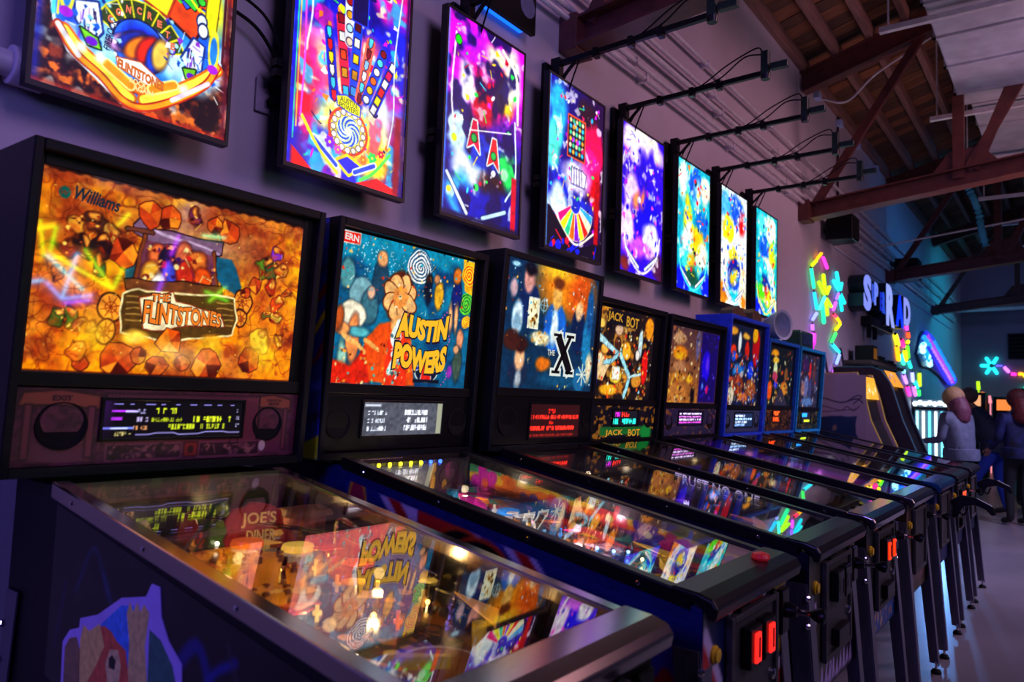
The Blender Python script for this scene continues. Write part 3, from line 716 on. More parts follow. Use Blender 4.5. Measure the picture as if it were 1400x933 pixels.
def tv_art_mix(seed, base, blobs, pal, n=120):
    c = Cv(76, 122, A_TV, base); c.warp(.05, 6, seed)
    for u, v, a, b, col in blobs: c.ell(u, v, a, b, col, soft=.05)
    c.warp(0, 0, 0); c.clouds('#ffffff', 12, seed+3, .62, .74, .6)
    c.confetti(seed, n, pal, (.04, .1, .96, .97), (.008, .026))
    c.line([(.12, .16), (.42, .05)], .02, '#eef6ff', out='#102040').line([(.88, .16), (.58, .05)], .02, '#eef6ff', out='#102040')
    c.curve([(.06, .3), (.15, .14), (.4, .03), (.6, .03), (.85, .14), (.94, .3)], .016, pal[0])
    return c
def tv_art_5():
    return tv_art_mix(81, '#3a10d0', [(.5, .9, .3, .1, '#fff0d8'), (.3, .88, .2, .08, '#f8e8ff'), (.45, .72, .08, .14, '#3010c0'), (.7, .76, .1, .16, '#3c18e0'), (.2, .55, .09, .16, '#e8c8f8'), (.6, .45, .2, .16, '#1810e0'), (.35, .5, .04, .08, '#f09060'), (.5, .53, .04, .07, '#f08868'), (.15, .3, .1, .12, '#f0d0ff'), (.7, .25, .14, .12, '#e0d8ff'), (.4, .18, .2, .08, '#c060f0'), (.9, .1, .08, .1, '#50204a'), (.06, .06, .08, .06, '#7a3030')],
                      ['#f0e8ff', '#4020ff', '#a030f0', '#2010c0', '#ff60c0', '#ffffff'], 90)
def tv_art_6():
    return tv_art_mix(91, '#18a8c0', [(.15, .85, .08, .14, '#e8ffe0'), (.55, .85, .14, .12, '#1060d0'), (.85, .85, .1, .12, '#fff0d0'), (.6, .75, .06, .12, '#d0f8ff'), (.3, .6, .08, .16, '#f0d020'), (.75, .55, .1, .12, '#1070d0'), (.35, .42, .12, .12, '#e8fff0'), (.6, .4, .12, .1, '#f0c018'), (.75, .3, .1, .12, '#e8f8d0'), (.3, .2, .1, .1, '#50e8e0'), (.15, .06, .14, .12, '#0820e0'), (.5, .12, .14, .08, '#185848'), (.9, .06, .1, .14, '#0828d0'), (.45, .25, .08, .06, '#f0a020')],
                      ['#60f0e8', '#f8e020', '#ffffff', '#1040d0', '#f07820', '#103040', '#20c8d0', '#e82838'])
def tv_art_7():
    return tv_art_mix(101, '#d8e0f0', [(.2, .85, .14, .14, '#60b0f0'), (.6, .85, .16, .14, '#2060e0'), (.3, .65, .12, .1, '#f8e020'), (.7, .6, .12, .12, '#f8f8ff'), (.8, .75, .06, .1, '#e82020'), (.5, .45, .1, .07, '#f8d818'), (.5, .32, .14, .08, '#102a90'), (.5, .2, .12, .1, '#2050c8'), (.85, .25, .08, .14, '#f0d0a0'), (.12, .3, .08, .16, '#f8f0e0'), (.5, .24, .07, .06, '#e0b828'), (.1, .08, .12, .08, '#d08020'), (.9, .06, .08, .06, '#f08020'), (.5, .08, .1, .05, '#20c0d8')],
                      ['#f8f0ff', '#2060f0', '#f8d818', '#e83028', '#30b0f0', '#102a90', '#ffffff'])
def tv_art_8():
    return tv_art_mix(111, '#20a8b8', [(.7, .85, .16, .14, '#e8f8d8'), (.3, .85, .14, .12, '#60e0f0'), (.4, .65, .14, .12, '#1060e0'), (.75, .6, .1, .12, '#e8f020'), (.5, .5, .1, .08, '#f8ffd8'), (.35, .4, .1, .1, '#28c8e0'), (.75, .38, .1, .12, '#d0f8ff'), (.5, .3, .12, .1, '#184090'), (.25, .2, .1, .08, '#60d820'), (.6, .16, .12, .08, '#e8e820'), (.5, .22, .05, .05, '#d83020'), (.85, .1, .12, .1, '#f8f8b0'), (.1, .05, .12, .08, '#1030d8'), (.92, .04, .08, .05, '#1030c8')],
                      ['#f8f860', '#20d0f0', '#ffffff', '#1050d0', '#30d060', '#f04020', '#104080'])

M_TVSCREEN = art_mat('lcd_picture', 1.25, rough=.35, spec=.3)
M_TVFRAME = mat('tv_bezel', '#060608', .5, var=.2)
TV_L = ['wall screen with blue, orange and yellow playfield picture, leftmost and partly cut off',
        'wall screen showing fan of lit arrows over a round sunburst, second from left',
        'wall screen with magenta upper half and dark blue lower half',
        'wall screen with a small grid of pale lights beside red and pink',
        'wall screen that glows violet-blue with a pale cream top',
        'turquoise and yellow wall screen, third from the far end',
        'white, blue and yellow wall screen, second from the far end',
        'teal and lime wall screen at the far end of the row']
def wall_tv(i, art):
    x0 = -.314+.753*i; x1 = x0+.554; z0, z1 = 2.067, 2.956; b = .011; y = -.128
    t = thing('wall_screen', TV_L[i], 'television', ((x0+x1)/2, 0, z0), 'upright screens along the wall')
    m = MB(); d = .012
    m.box(x0, x0+b, y-.004, y+.03, z0, z1); m.box(x1-b, x1, y-.004, y+.03, z0, z1); m.box(x0+b, x1-b, y-.004, y+.03, z0, z0+b*1.3); m.box(x0+b, x1-b, y-.004, y+.03, z1-b, z1)
    m.build('bezel', M_TVFRAME, t)
    MB().box(x0+.004, x1-.004, y+.006, y+.034, z0+.004, z1-.004).build('back_panel', M_BLACKP, t, bevel=.004)
    MB().prism('y', [(x0+.1, z0+.1), (x1-.1, z0+.1), (x1-.1, z1-.1), (x0+.1, z1-.1)], y+.034, y+.07).build('rear_housing', M_BLACKP, t, bevel=.01)
    xm = (x0+x1)/2
    m = MB(); m.box(xm-.05, xm+.05, -.012, 0, z0+.2, z1-.2); m.box(xm-.11, xm+.11, y+.07, -.02, z0+.33, z0+.37); m.box(xm-.11, xm+.11, y+.07, -.02, z1-.37, z1-.33); m.box(xm-.03, xm+.03, y+.07, -.01, z0+.28, z1-.28)
    m.build('wall_mount', M_BLACK, t)
    scr = art().panel('screen', M_TVSCREEN, (x0+b, y, z0+b*1.3), (x1-x0-2*b, 0, 0), (0, 0, z1-z0-b*2.3), t)
    for k in (0, 1): MB().box(x0-.022, x0+.002, y+.03, y+.06, z0+.30+.035*k, z0+.325+.035*k).build('side_port', M_BLACKP, t)
    return t, scr, (x0+b, z0+b*1.3, x1-x0-2*b, z1-z0-b*2.3, y)
def screen_text(scr, fr, s, u0, v0, u1, v1, mtl, bold=.02, slope=0, name='lettering', shear=0., **k):
    x, z, w, h, y = fr; m = MB()
    put_text(m, s, (x+u0*w, y-.0012, z+v0*h), ((u1-u0)*w, 0, slope*h), (0, 0, (v1-v0)*h), bold, shear, **k)
    return m.build(name, mtl, scr)
TVS = [wall_tv(i, a) for i, a in enumerate([tv_art_1, tv_art_2, tv_art_3, tv_art_4, tv_art_5, tv_art_6, tv_art_7, tv_art_8])]
_t, _s, _f = TVS[0]
screen_text(_s, _f, 'FLINTSTONES', .385, .122, .63, .155, glow('#e07008', 1.0), .06, -.026)
screen_text(_s, _f, 'ROCK', .45, .090, .54, .108, glow('#fff0a0', 1.0), .04, -.004); screen_text(_s, _f, 'AGAIN', .47, .070, .575, .088, glow('#fff0a0', 1.0), .04, -.002)
for i, ch in enumerate('CONCRETE'):
    a = math.radians(148-i*17.2); u = .495+math.cos(a)*.118/A_TV; v = .19+math.sin(a)*.135
    screen_text(_s, _f, ch, u-.013, v-.006, u+.013, v+.018, glow('#ff7a50', 1.1), .05)
m = MB(); put_text(m, 'FIREROCK', (_f[0]+.345*_f[2], _f[4]-.0012, _f[1]+.165*_f[3]), (.02*_f[2], 0, .1*_f[3]), (-.035*_f[2], 0, .004*_f[3]), .02)
m.build('lettering', glow('#0c1c50', .6), _s)
_t, _s, _f = TVS[1]
screen_text(_s, _f, '1967', .475, .80, .585, .835, glow('#fff0f0', 1.1), .02)
screen_text(_s, _f, 'AUSTIN', .395, .318, .54, .342, glow('#6a7018', .9), .02, -.006); screen_text(_s, _f, 'POWERS', .39, .29, .555, .314, glow('#6a7018', .9), .02, -.002)

# ------------------------------------------------------------------ camera arms above the screens
ARM_L = ['black camera arm over the magenta wall screen, mostly above the picture edge', 'black camera arm over the screen with the light grid, in front of near truss',
         'black camera arm over the violet wall screen', 'black camera arm over the turquoise wall screen',
         'black camera arm over the white and blue wall screen', 'black camera arm over the farthest wall screen']
M_PCB = mat('dark_green_board', '#0f2a22', .4, var=.4, scale=80)
for i in range(6):
    x = 1.40+.72*i; z = 3.06+.004*i; xt = x-.05
    t = thing('camera_arm', ARM_L[i], 'camera arm', (x, -.1, z-.4), 'camera arms above the wall screens')
    MB().box(x-.022, x+.022, -.085, -.03, z-.42, z+.03).build('post', M_BLACK, t, bevel=.003)
    MB().box(x-.06, x+.06, -.028, -.0, z-.30, z+.0).build('wall_plate', M_BLACK, t, bevel=.003)
    MB().bar((x, -.05, z), (xt, -.90, z), .026, .026).build('arm', M_BLACK, t, bevel=.002)
    MB().bar((x, -.05, z-.12), (x-.008, -.17, z-.015), .015, .012).build('brace', M_BLACK, t)
    for k, yy in enumerate((-.3, -.5, -.66)):
        xx = x+(xt-x)*(-yy-.05)/.85
        MB().box(xx-.02, xx+.02, yy-.014, yy+.014, z-.03, z+.02).build('clamp', M_BLACKP, t, bevel=.003)
    cb = MB().box(xt-.022, xt+.022, -.935, -.895, z-.01, z+.115).build('camera_body', M_PCB, t, bevel=.004)
    MB().cyl((xt, -.915, z-.035), (xt, -.915, z-.008), .022, .026, 14).build('lens', M_BLACKP, cb, smooth=True)
    MB().box(xt-.012, xt+.025, -1.03, -.94, z+.01, z+.045).build('light_module', M_PCB, t, bevel=.004)
    MB().tube(smooth_path([(xt, -.9, z+.115), (xt+.01, -.86, z+.15), (xt+.02, -.70, z+.10), (xt+.03, -.52, z+.015), (x-.01, -.3, z+.01)], 6), .004, 6).build('cable', M_RUBBER, t, smooth=True)
    MB().tube(smooth_path([(xt-.01, -.9, z+.1), (xt, -.8, z+.11), (xt+.01, -.66, z+.03), (xt+.02, -.5, z+.012)], 6), .004, 6).build('cable', M_RUBBER, t, smooth=True)
    MB().tube(smooth_path([(x-.004, -.16, z-.01), (x-.04, -.11, z-.14), (x-.06, -.07, z-.28), (x-.05, -.05, z-.42)], 6), .0045, 6).build('cable', M_RUBBER, t, smooth=True)
    MB().tube(smooth_path([(x, -.19, z-.01), (x+.015, -.13, z-.13), (x+.02, -.09, z-.26), (x+.01, -.06, z-.42)], 6), .0045, 6).build('cable', M_RUBBER, t, smooth=True)

# back-lit poster box high on the wall
t = thing('lightbox_poster', 'dark framed poster box with a blue glow behind it, top of picture', 'poster', (1.7, 0, 3.1))
MB().box(1.56, 1.86, -.05, -.0, 3.14, 3.95).build('blue_back_light', glow('#1060ff', 2.2), t)
MB().box(1.52, 1.895, -.075, -.045, 3.12, 3.97).build('frame', M_BLACK, t, bevel=.004)
m = MB(); 
m.box(1.74, 1.86, -.077, -.075, 3.30, 3.312); m.box(1.74, 1.85, -.077, -.075, 3.335, 3.347); m.box(1.74, 1.86, -.077, -.075, 3.37, 3.382)
m.build('text_lines', mat('poster_print', '#6a6a86', .6), t)
m = MB(); m.lathe((1.82, -.0765, 3.24), [(.05, 0), (.06, 0), (.06, .002), (.05, .002)], 24, (0, -1, 0)); m.build('round_emblem', mat('poster_print', '#6a6a86', .6), t)

# ------------------------------------------------------------------ printed pictures of the pinball machines (generic stand-ins in the same colours)
def glyphs(c, u0, u1, v, h, seed, col, gap=.25, cut=0.0):
    r = random.Random(seed); u = u0; w = h*.62/c.asp
    while u+w < u1:
        if r.random() > gap:
            for k in range(r.choice((2, 3, 3))):
                a = r.choice((0, .4, .8)); 
                if r.random() < .5: c.rect(u, v+a*h*.9, u+w*.8, v+a*h*.9+h*.22, col)
                else: c.rect(u+r.choice((0, .55))*w, v, u+r.choice((0, .55))*w+w*.25, v+h*(1-cut*r.random()), col)
        u += w
def stone(c, u, v, r, seed, cols, out='#3a1606'):
    g = random.Random(seed); n = 9
    P = [(u+math.cos(k*6.283/n)*r*g.uniform(.7, 1.15)/c.asp, v+math.sin(k*6.283/n)*r*g.uniform(.7, 1.1)) for k in range(n)]
    c.poly(P, cols[0], out=out, ow=.006)
    for k in range(4):
        i = g.randrange(n); c.poly([(u, v), P[i], P[(i+1) % n], P[(i+2) % n]], cols[1+k % (len(cols)-1)], alpha=.8)
def bg_1():
    a = .693/.44; c = Cv(330, 212, a, '#e89a30')
    c.grad('#f48c0c', '#ac6a2c', 90, .15, .95)  # illumination from below painted in: bright at the bottom, darker at the top
    c.clouds('#ffaa14', 5, 2, .45, .7, .8).clouds('#8a3c18', 6, 12, .46, .7, .85).clouds('#b8743c', 9, 22, .55, .7, .6)
    for sd, w in ((32, .018), (42, .014), (52, .01)): c.veins('#5a2010', 3.2+sd/40, sd, w, .55)
    c.clouds('#7a2c10', 22, 62, .6, .75, .45)
    c.ell(.62, .75, .22, .1, '#b89a80', soft=.16, alpha=.6).ell(.5, .95, .1, .2, '#a890a0', rot=-.5, soft=.1, alpha=.45)
    c.warp(.015, 9, 7)
    c.poly([(.60, .72), (.68, .70), (.74, .56), (.72, .5), (.66, .52), (.62, .6)], '#1c5a70', soft=.01)
    c.poly([(.28, .6), (.32, .62), (.34, .5), (.3, .44)], '#2a5c68', soft=.01)
    # cart: canopy, posts, plain coloured bundles in the seat
    c.poly([(.30, .80), (.34, .87), (.37, .79), (.64, .79), (.63, .73), (.56, .69), (.45, .74), (.36, .72), (.30, .75)], '#7a6076', out='#2c1420', ow=.008)
    c.curve([(.33, .86), (.35, .80), (.42, .77), (.52, .76), (.62, .73)], .012, '#b29ab4').line([(.28, .77), (.36, .775)], .022, '#6a4030', out='#2a1008')
    c.line([(.335, .75), (.325, .46)], .018, '#7a4424', out='#2a1008').line([(.60, .73), (.635, .5)], .018, '#7a4424', out='#2a1008')
    c.poly([(.34, .73), (.6, .71), (.63, .5), (.33, .47)], '#704050', soft=.01)
    for u, v, r, q in [(.385, .66, .06, '#e87a48'), (.43, .64, .07, '#1c1828'), (.49, .69, .065, '#c06a48'), (.545, .64, .075, '#d87838'), (.37, .56, .06, '#e8a840'), (.44, .56, .06, '#4a50b0'), (.5, .57, .07, '#b03820'), (.57, .56, .07, '#d85a18'), (.40, .52, .05, '#e8e0d0')]:
        c.ell(u, v, r*.8, r, q, soft=.02, out='#3a1410', ow=.006)
    c.confetti(5, 60, ['#f0a050', '#702818', '#402060', '#e8d090', '#b03020'], (.34, .5, .62, .72), (.008, .02), alpha=.8)
    c.poly([(.29, .5), (.33, .515), (.65, .535), (.655, .485), (.33, .44), (.30, .45)], '#6e4426', out='#2a1008', ow=.008)
    # log roller
    for u, v, r in [(.245, .345, .075), (.75, .47, .07), (.745, .37, .045), (.235, .215, .055)]:
        c.ell(u, v, r*.8, r, '#e89038', out='#3c1808', ow=.01)
        for k in range(8):
            t = k*.785+.2; c.line([(u, v), (u+math.cos(t)*r*.7/a, v+math.sin(t)*r*.85)], .006, '#7a3410')
        c.ring(u, v, r*.4, .006, '#8a4418')
    c.poly([(.29, .42), (.34, .45), (.60, .475), (.71, .47), (.725, .36), (.71, .27), (.6, .23), (.42, .20), (.29, .23), (.28, .33)], '#584018', out='#f0d8a0', ow=.01)
    c.clouds('#201404', 14, 72, .5, .7, .0)
    for k in range(5): c.line([(.3, .41-.03*k), (.36, .42-.03*k)], .006, '#c8a060', alpha=.7).line([(.64, .44-.03*k), (.71, .44-.03*k)], .006, '#c8a060', alpha=.7)
    c.ell(.34, .205, .07, .035, '#f8c858', soft=.03).ell(.64, .22, .06, .03, '#f0a830', soft=.03)
    c.poly([(.35, .415), (.46, .47), (.475, .42), (.66, .375), (.675, .31), (.55, .3), (.43, .255), (.37, .26)], '#f6dcae', out='#7a3010', ow=.008)
    stone(c, .47, .2, .08, 3, ['#e87c20', '#c85a10', '#f0a040', '#8a3008'])
    c.warp(0, 0, 0)
    for i, (u, v, r) in enumerate([(.29, .07, .10), (.36, .1, .05), (.43, .06, .06), (.52, .08, .05), (.62, .08, .095), (.8, .12, .08), (.17, .05, .04), (.42, .87, .07), (.35, .87, .08), (.66, .86, .075), (.27, .64, .085), (.80, .58, .05), (.76, .52, .035), (.6, .88, .05)]):
        stone(c, u, v, r, 20+i, ['#b0481a', '#7a2810', '#e8882c', '#501808', '#c86020'])
    for i, (u, v, r, q) in enumerate([(.12, .74, .05, '#c89038'), (.17, .76, .06, '#4a2c20'), (.22, .73, .05, '#b88a48'), (.10, .63, .06, '#7a2c24'), (.145, .64, .055, '#1e1218'), (.2, .66, .065, '#2a1418'), (.2, .57, .05, '#2c5c30'), (.09, .27, .05, '#3c6024'), (.13, .28, .05, '#4a7028'), (.16, .24, .035, '#a04838'), (.19, .24, .035, '#d08838'), (.15, .12, .06, '#d87820'), (.83, .7, .06, '#5a7c24'), (.87, .69, .05, '#2e5c34'), (.88, .78, .045, '#7a3cc0'), (.91, .68, .045, '#c88838'), (.86, .57, .045, '#c83c18'), (.9, .47, .06, '#e05818'), (.9, .4, .045, '#c8b050'), (.86, .4, .03, '#60702c'), (.84, .25, .08, '#e8b038'), (.93, .25, .05, '#d89828'), (.52, .90, .045, '#6a3050'), (.07, .5, .04, '#c07030'), (.95, .55, .03, '#b06828')]):
        c.warp(.035, 14, 300+i).ell(u, v, r*.8, r*.9, q, soft=.012, out='#3a1406', ow=.006, alpha=.95).ell(u+.006, v+r*.45, r*.38, r*.32, '#e89a48', soft=.015, out='#4a1c08', alpha=.9).ell(u-.01, v-r*.5, r*.5, r*.25, '#a8501c', soft=.02, alpha=.6)
        c.confetti(200+i, 7, ['#3a1408', '#f8c060', '#802810', '#c05818'], (u-.025, v-.05, u+.025, v+.05), (.005, .013), alpha=.75)
    c.warp(0, 0, 0)
    c.confetti(99, 200, ['#5a2008', '#7a3010', '#f8d070'], (0, 0, 1, 1), (.002, .005))
    c.ell(.5, .12, .2, .06, '#ffe6c0', soft=.12, alpha=.5).ell(.2, .2, .1, .1, '#ffd040', soft=.12, alpha=.5).ell(.84, .2, .1, .1, '#ffdc50', soft=.12, alpha=.5)
    # wavy torn rim
    for k in range(40):
        u = k/39; c.ell(u, 1.0, .03, .006+.016*((k*7) % 5)/5, '#2a1206', soft=.01).ell(u, .0, .03, .008, '#3a1606', soft=.01)
    c.ell(.068, .885, .028, .03, '#0e5a50')
    return c
def bg_2():
    a = .627/.471; c = Cv(210, 160, a, '#106a86')
    c.grad('#0c5c7c', '#1686a0', 90); c.clouds('#0a3a60', 4, 3, .5, .7, .8)
    r = random.Random(3)
    for _ in range(150):
        t = r.uniform(0, 6.28); q = r.uniform(.05, .4); c.ell(.28+math.cos(t)*q*.8, .82+math.sin(t)*q*.55, .004, .004, '#d8f4f8')
    c.warp(.012, 9, 5)
    c.ell(.55, .86, .13, .15, '#1a5a78'); c.spiral(.55, .86, .125, 5, '#f0f4f0', '#2a5a74')
    c.poly([(.9, 1), (1, 1), (1, .73), (.93, .76)], '#f0a820'); c.spiral(.96, .88, .085, 3.5, '#e85818', '#f8c838'); c.spiral(.955, .66, .085, 3.5, '#187838', '#70c848'); c.spiral(.97, .52, .05, 3, '#e07820', '#f8d040')
    # plain colour masses where the picture shows people
    for u, v, ru, rv, q in [(.27, .70, .07, .13, '#284c60'), (.27, .86, .04, .055, '#e0a070'), (.15, .60, .11, .12, '#7aa0a8'), (.05, .72, .06, .1, '#5a8c90'), (.21, .52, .08, .12, '#46707c'), (.22, .62, .035, .04, '#d0a088'), (.63, .72, .035, .11, '#101c30'), (.72, .68, .05, .1, '#d8a030'), (.69, .8, .03, .035, '#c08860'), (.62, .8, .025, .03, '#402818'), (.87, .70, .05, .13, '#1c2c6c'), (.86, .86, .045, .06, '#c8742c'), (.88, .53, .022, .1, '#e8a878'), (.83, .53, .022, .1, '#e8a878'), (.93, .38, .04, .08, '#d89070'), (.92, .18, .05, .13, '#4a5a50'), (.9, .3, .03, .035, '#c89470'), (.1, .45, .12, .1, '#e8dcc0'), (.12, .3, .05, .16, '#e88c58'), (.16, .35, .09, .035, '#60a8b0'), (.05, .36, .06, .04, '#e89860'), (.06, .13, .035, .16, '#90b8a8'), (.02, .42, .04, .08, '#a85828')]:
        c.ell(u, v, ru, rv, q, soft=.02, out='#10243a', ow=.004)
    c.poly([(.17, .02), (.2, .3), (.3, .43), (.42, .46), (.52, .4), (.58, .0)], '#e05812', soft=.02)
    c.poly([(.0, .0), (.0, .16), (.12, .12), (.2, .26), (.26, .0)], '#c8300c', soft=.02).clouds('#b02808', 8, 9, .55, .7, .0)
    c.poly([(.35, .0), (.36, .3), (.42, .44), (.5, .32), (.52, .0)], '#e0401a', soft=.01)
    c.ell(.42, .62, .15, .19, '#5a2c14', soft=.02).flower(.42, .62, .16, 8, '#f0b078', '#8a4418', out='#5a2c14', rot=.4).flower(.42, .62, .08, 8, '#e89050', '#f8d090', rot=.8).ell(.41, .44, .055, .06, '#e0a068', soft=.02)
    c.curve([(.43, .44), (.4, .33), (.43, .22), (.39, .1)], .055, '#d8e8e0', soft=.01).confetti(77, 26, ['#ffffff', '#80a8a0', '#4a6c70'], (.37, .05, .45, .4), (.008, .02))
    c.line([(.2, .3), (.3, .24)], .03, '#e8a060', soft=.01).line([(.06, .33), (.2, .22)], .03, '#f0a868', soft=.01)
    c.warp(0, 0, 0)
    c.confetti(7, 130, ['#f0f0e0', '#e8a020', '#0c3c58', '#30a0b0', '#c84018', '#f0c888'], (.0, .5, 1, 1), (.004, .014), alpha=.8)
    c.confetti(8, 80, ['#f8e0a0', '#a02808', '#f89030', '#501808', '#50a8a0'], (.0, 0, .55, .3), (.004, .016), alpha=.8)
    c.veins('#081830', 9, 91, .006, .35)
    c.ell(.67, .11, .115, .075, '#0c2038', out='#f0f0e0', ow=.006)
    c.poly([(.64, .17), (.7, .17), (.71, .05), (.63, .05)], '#d83020', out='#f4f4f0', ow=.006).line([(.57, .12), (.63, .15)], .02, '#1838a0', out='#f4f4f0').line([(.77, .12), (.71, .15)], .02, '#1838a0', out='#f4f4f0')
    c.rect(.57, .03, .78, .055, '#101828').ell(.86, .12, .03, .05, '#9040a0', soft=.02)
    for k in range(26): c.ell(.80+.04*math.sin(k*.5), .02+k*.022, .005, .005, '#f060b0')
    c.poly([(0, .92), (.11, .925), (.11, .995), (0, .99)], '#d82818', out='#f0e0d0', ow=.006)
    return c
def bg_3():
    a = .676/.524; c = Cv(180, 140, a, '#123048')
    c.grad('#0e3a54', '#183858', 90); c.ell(.6, .82, .36, .2, '#e88a18', soft=.2).ell(.8, .8, .2, .22, '#c85a10', soft=.18).ell(.5, .95, .2, .06, '#f8b838', soft=.08)
    c.warp(.014, 9, 8)
    for u, v, ru, rv, q in [(.22, .66, .13, .16, '#18305c'), (.21, .84, .07, .1, '#c89088'), (.22, .92, .075, .05, '#18121c'), (.06, .76, .045, .07, '#c0a0a8'), (.52, .5, .16, .2, '#2868b8'), (.51, .5, .05, .14, '#d8e8f8'), (.52, .75, .07, .11, '#e8a860'), (.53, .86, .075, .05, '#6a3c18'), (.79, .5, .11, .2, '#102a50'), (.79, .7, .055, .1, '#f0b888'), (.8, .77, .075, .12, '#b85818'), (.79, .68, .048, .08, '#f0bc90'), (.12, .53, .065, .13, '#c8dce8'), (.12, .5, .05, .07, '#88a8c0'), (.17, .12, .12, .12, '#203048'), (.17, .24, .065, .1, '#e8b088'), (.18, .33, .09, .06, '#3a1c14'), (.08, .36, .1, .08, '#482418'), (.17, .07, .04, .07, '#a8b0b8'), (.42, .2, .1, .06, '#c87018'), (.37, .4, .13, .05, '#d8c8a0'), (.9, .4, .07, .22, '#2878a0'), (.92, .7, .06, .2, '#205888'), (.95, .2, .05, .12, '#d8c8a8'), (.62, .08, .3, .06, '#14506c'), (.85, .1, .1, .1, '#2a6a90')]:
        c.ell(u, v, ru, rv, q, soft=.03)
    c.warp(0, 0, 0)
    c.rect(.225, .47, .33, .70, '#e8e0b8', out='#f8fff0', ow=.006); c.confetti(4, 16, ['#a87828', '#604010', '#f8f0c0'], (.24, .5, .32, .68), (.01, .025))
    c.confetti(6, 130, ['#e8f4ff', '#f0a838', '#103050', '#4898c8', '#802818', '#f8d890'], (0, 0, 1, 1), (.004, .014), alpha=.75)
    c.ring(.38, .66, .045, .006, '#98c8e0').line([(.33, .66), (.43, .66)], .005, '#98c8e0').line([(.38, .6), (.38, .72)], .005, '#98c8e0')
    c.ell(.07, .93, .05, .018, '#a8d8f0', soft=.015)
    for t in range(8): c.line([(.88, .14), (.88+math.cos(t*.785)*.07, .14+math.sin(t*.785)*.09)], .01, '#f0f0d8')
    c.veins('#040c1c', 8, 93, .006, .4)
    c.curve([(.29, .42), (.36, .36), (.45, .42)], .012, '#f8e8b0').confetti(14, 14, ['#f8f0d0', '#c09048'], (.28, .35, .47, .45), (.008, .02))
    return c
def bg_4():
    a = .61/.434; c = Cv(120, 90, a, '#2a1c14')
    c.clouds('#c8862a', 5, 3, .5, .65, .85).clouds('#0c0a12', 4, 13, .52, .66, .8).clouds('#e8b050', 9, 23, .6, .7, .6)
    c.warp(.01, 8, 3)
    c.poly([(.0, .45), (.14, .5), (.3, .4), (.2, .2), (.05, .22)], '#d8b890', out='#5a3818')
    for u, v, ru, rv, q in [(.4, .64, .1, .16, '#a87838'), (.4, .78, .09, .06, '#c0a088'), (.4, .62, .07, .08, '#4a2c1c'), (.55, .55, .1, .1, '#e0a030'), (.2, .55, .08, .06, '#d8a050'), (.88, .38, .08, .2, '#c82010'), (.78, .66, .05, .16, '#b8d8e0'), (.74, .52, .05, .06, '#e8e0d8'), (.92, .85, .1, .13, '#e89018'), (.06, .22, .08, .12, '#2038c8'), (.4, .26, .13, .09, '#d8b848'), (.75, .22, .12, .08, '#c08838'), (.3, .1, .2, .06, '#e0a028'), (.1, .82, .1, .05, '#f0c068')]:
        c.ell(u, v, ru, rv, q, soft=.02, out='#20100a', ow=.004)
    c.curve([(.0, .72), (.2, .62), (.42, .5)], .06, '#a8d0dc', out='#103040').curve([(.42, .5), (.3, .42), (.2, .4)], .05, '#8cc0d0', out='#103040').curve([(.45, .5), (.56, .35), (.62, .24), (.56, .04)], .06, '#98ccd8', out='#103040').curve([(.62, .26), (.82, .3)], .03, '#b8dce4')
    c.warp(0, 0, 0)
    c.rect(.34, .22, .46, .36, '#f0f0e0', out='#806018')
    c.rect(.2, .82, .72, .99, '#18141c', alpha=.75)
    c.confetti(3, 190, ['#f8d070', '#301808', '#a8d8e8', '#e06018', '#f8f0d0', '#d02020', '#b07828'], (0, 0, 1, .8), (.006, .026), alpha=.8)
    return c
def bg_5():
    a = .7/.42; c = Cv(90, 66, a, '#221a28')
    c.grad('#a87038', '#5a4048', 90, .0, 1.0)
    c.rect(.62, 0, 1, 1, '#241068', soft=.05)
    c.warp(.02, 8, 3)
    for u, v, ru, rv, q in [(.18, .85, .2, .08, '#b89070'), (.2, .66, .22, .09, '#e88818'), (.2, .62, .16, .04, '#f8a820'), (.2, .48, .2, .08, '#b08060'), (.2, .34, .24, .06, '#c88838'), (.42, .32, .1, .05, '#f8b828'), (.2, .12, .26, .14, '#c08048'), (.5, .1, .08, .12, '#100c18'), (.75, .52, .14, .22, '#3010e0'), (.78, .55, .06, .12, '#6a40ff'), (.72, .22, .14, .14, '#1a1070'), (.8, .2, .05, .06, '#e02070'), (.7, .24, .03, .04, '#70a0ff'), (.85, .85, .14, .14, '#2a1860'), (.55, .8, .08, .2, '#6a6488')]:
        c.ell(u, v, ru, rv, q, soft=.04)
    c.warp(0, 0, 0)
    c.confetti(3, 170, ['#f8c050', '#40241c', '#c07030', '#e8d0a0', '#7a4828', '#201418'], (0, 0, .6, 1), (.01, .035), alpha=.75).confetti(4, 30, ['#4030ff', '#8060ff', '#181048'], (.6, 0, 1, 1), (.01, .03), alpha=.7)
    return c
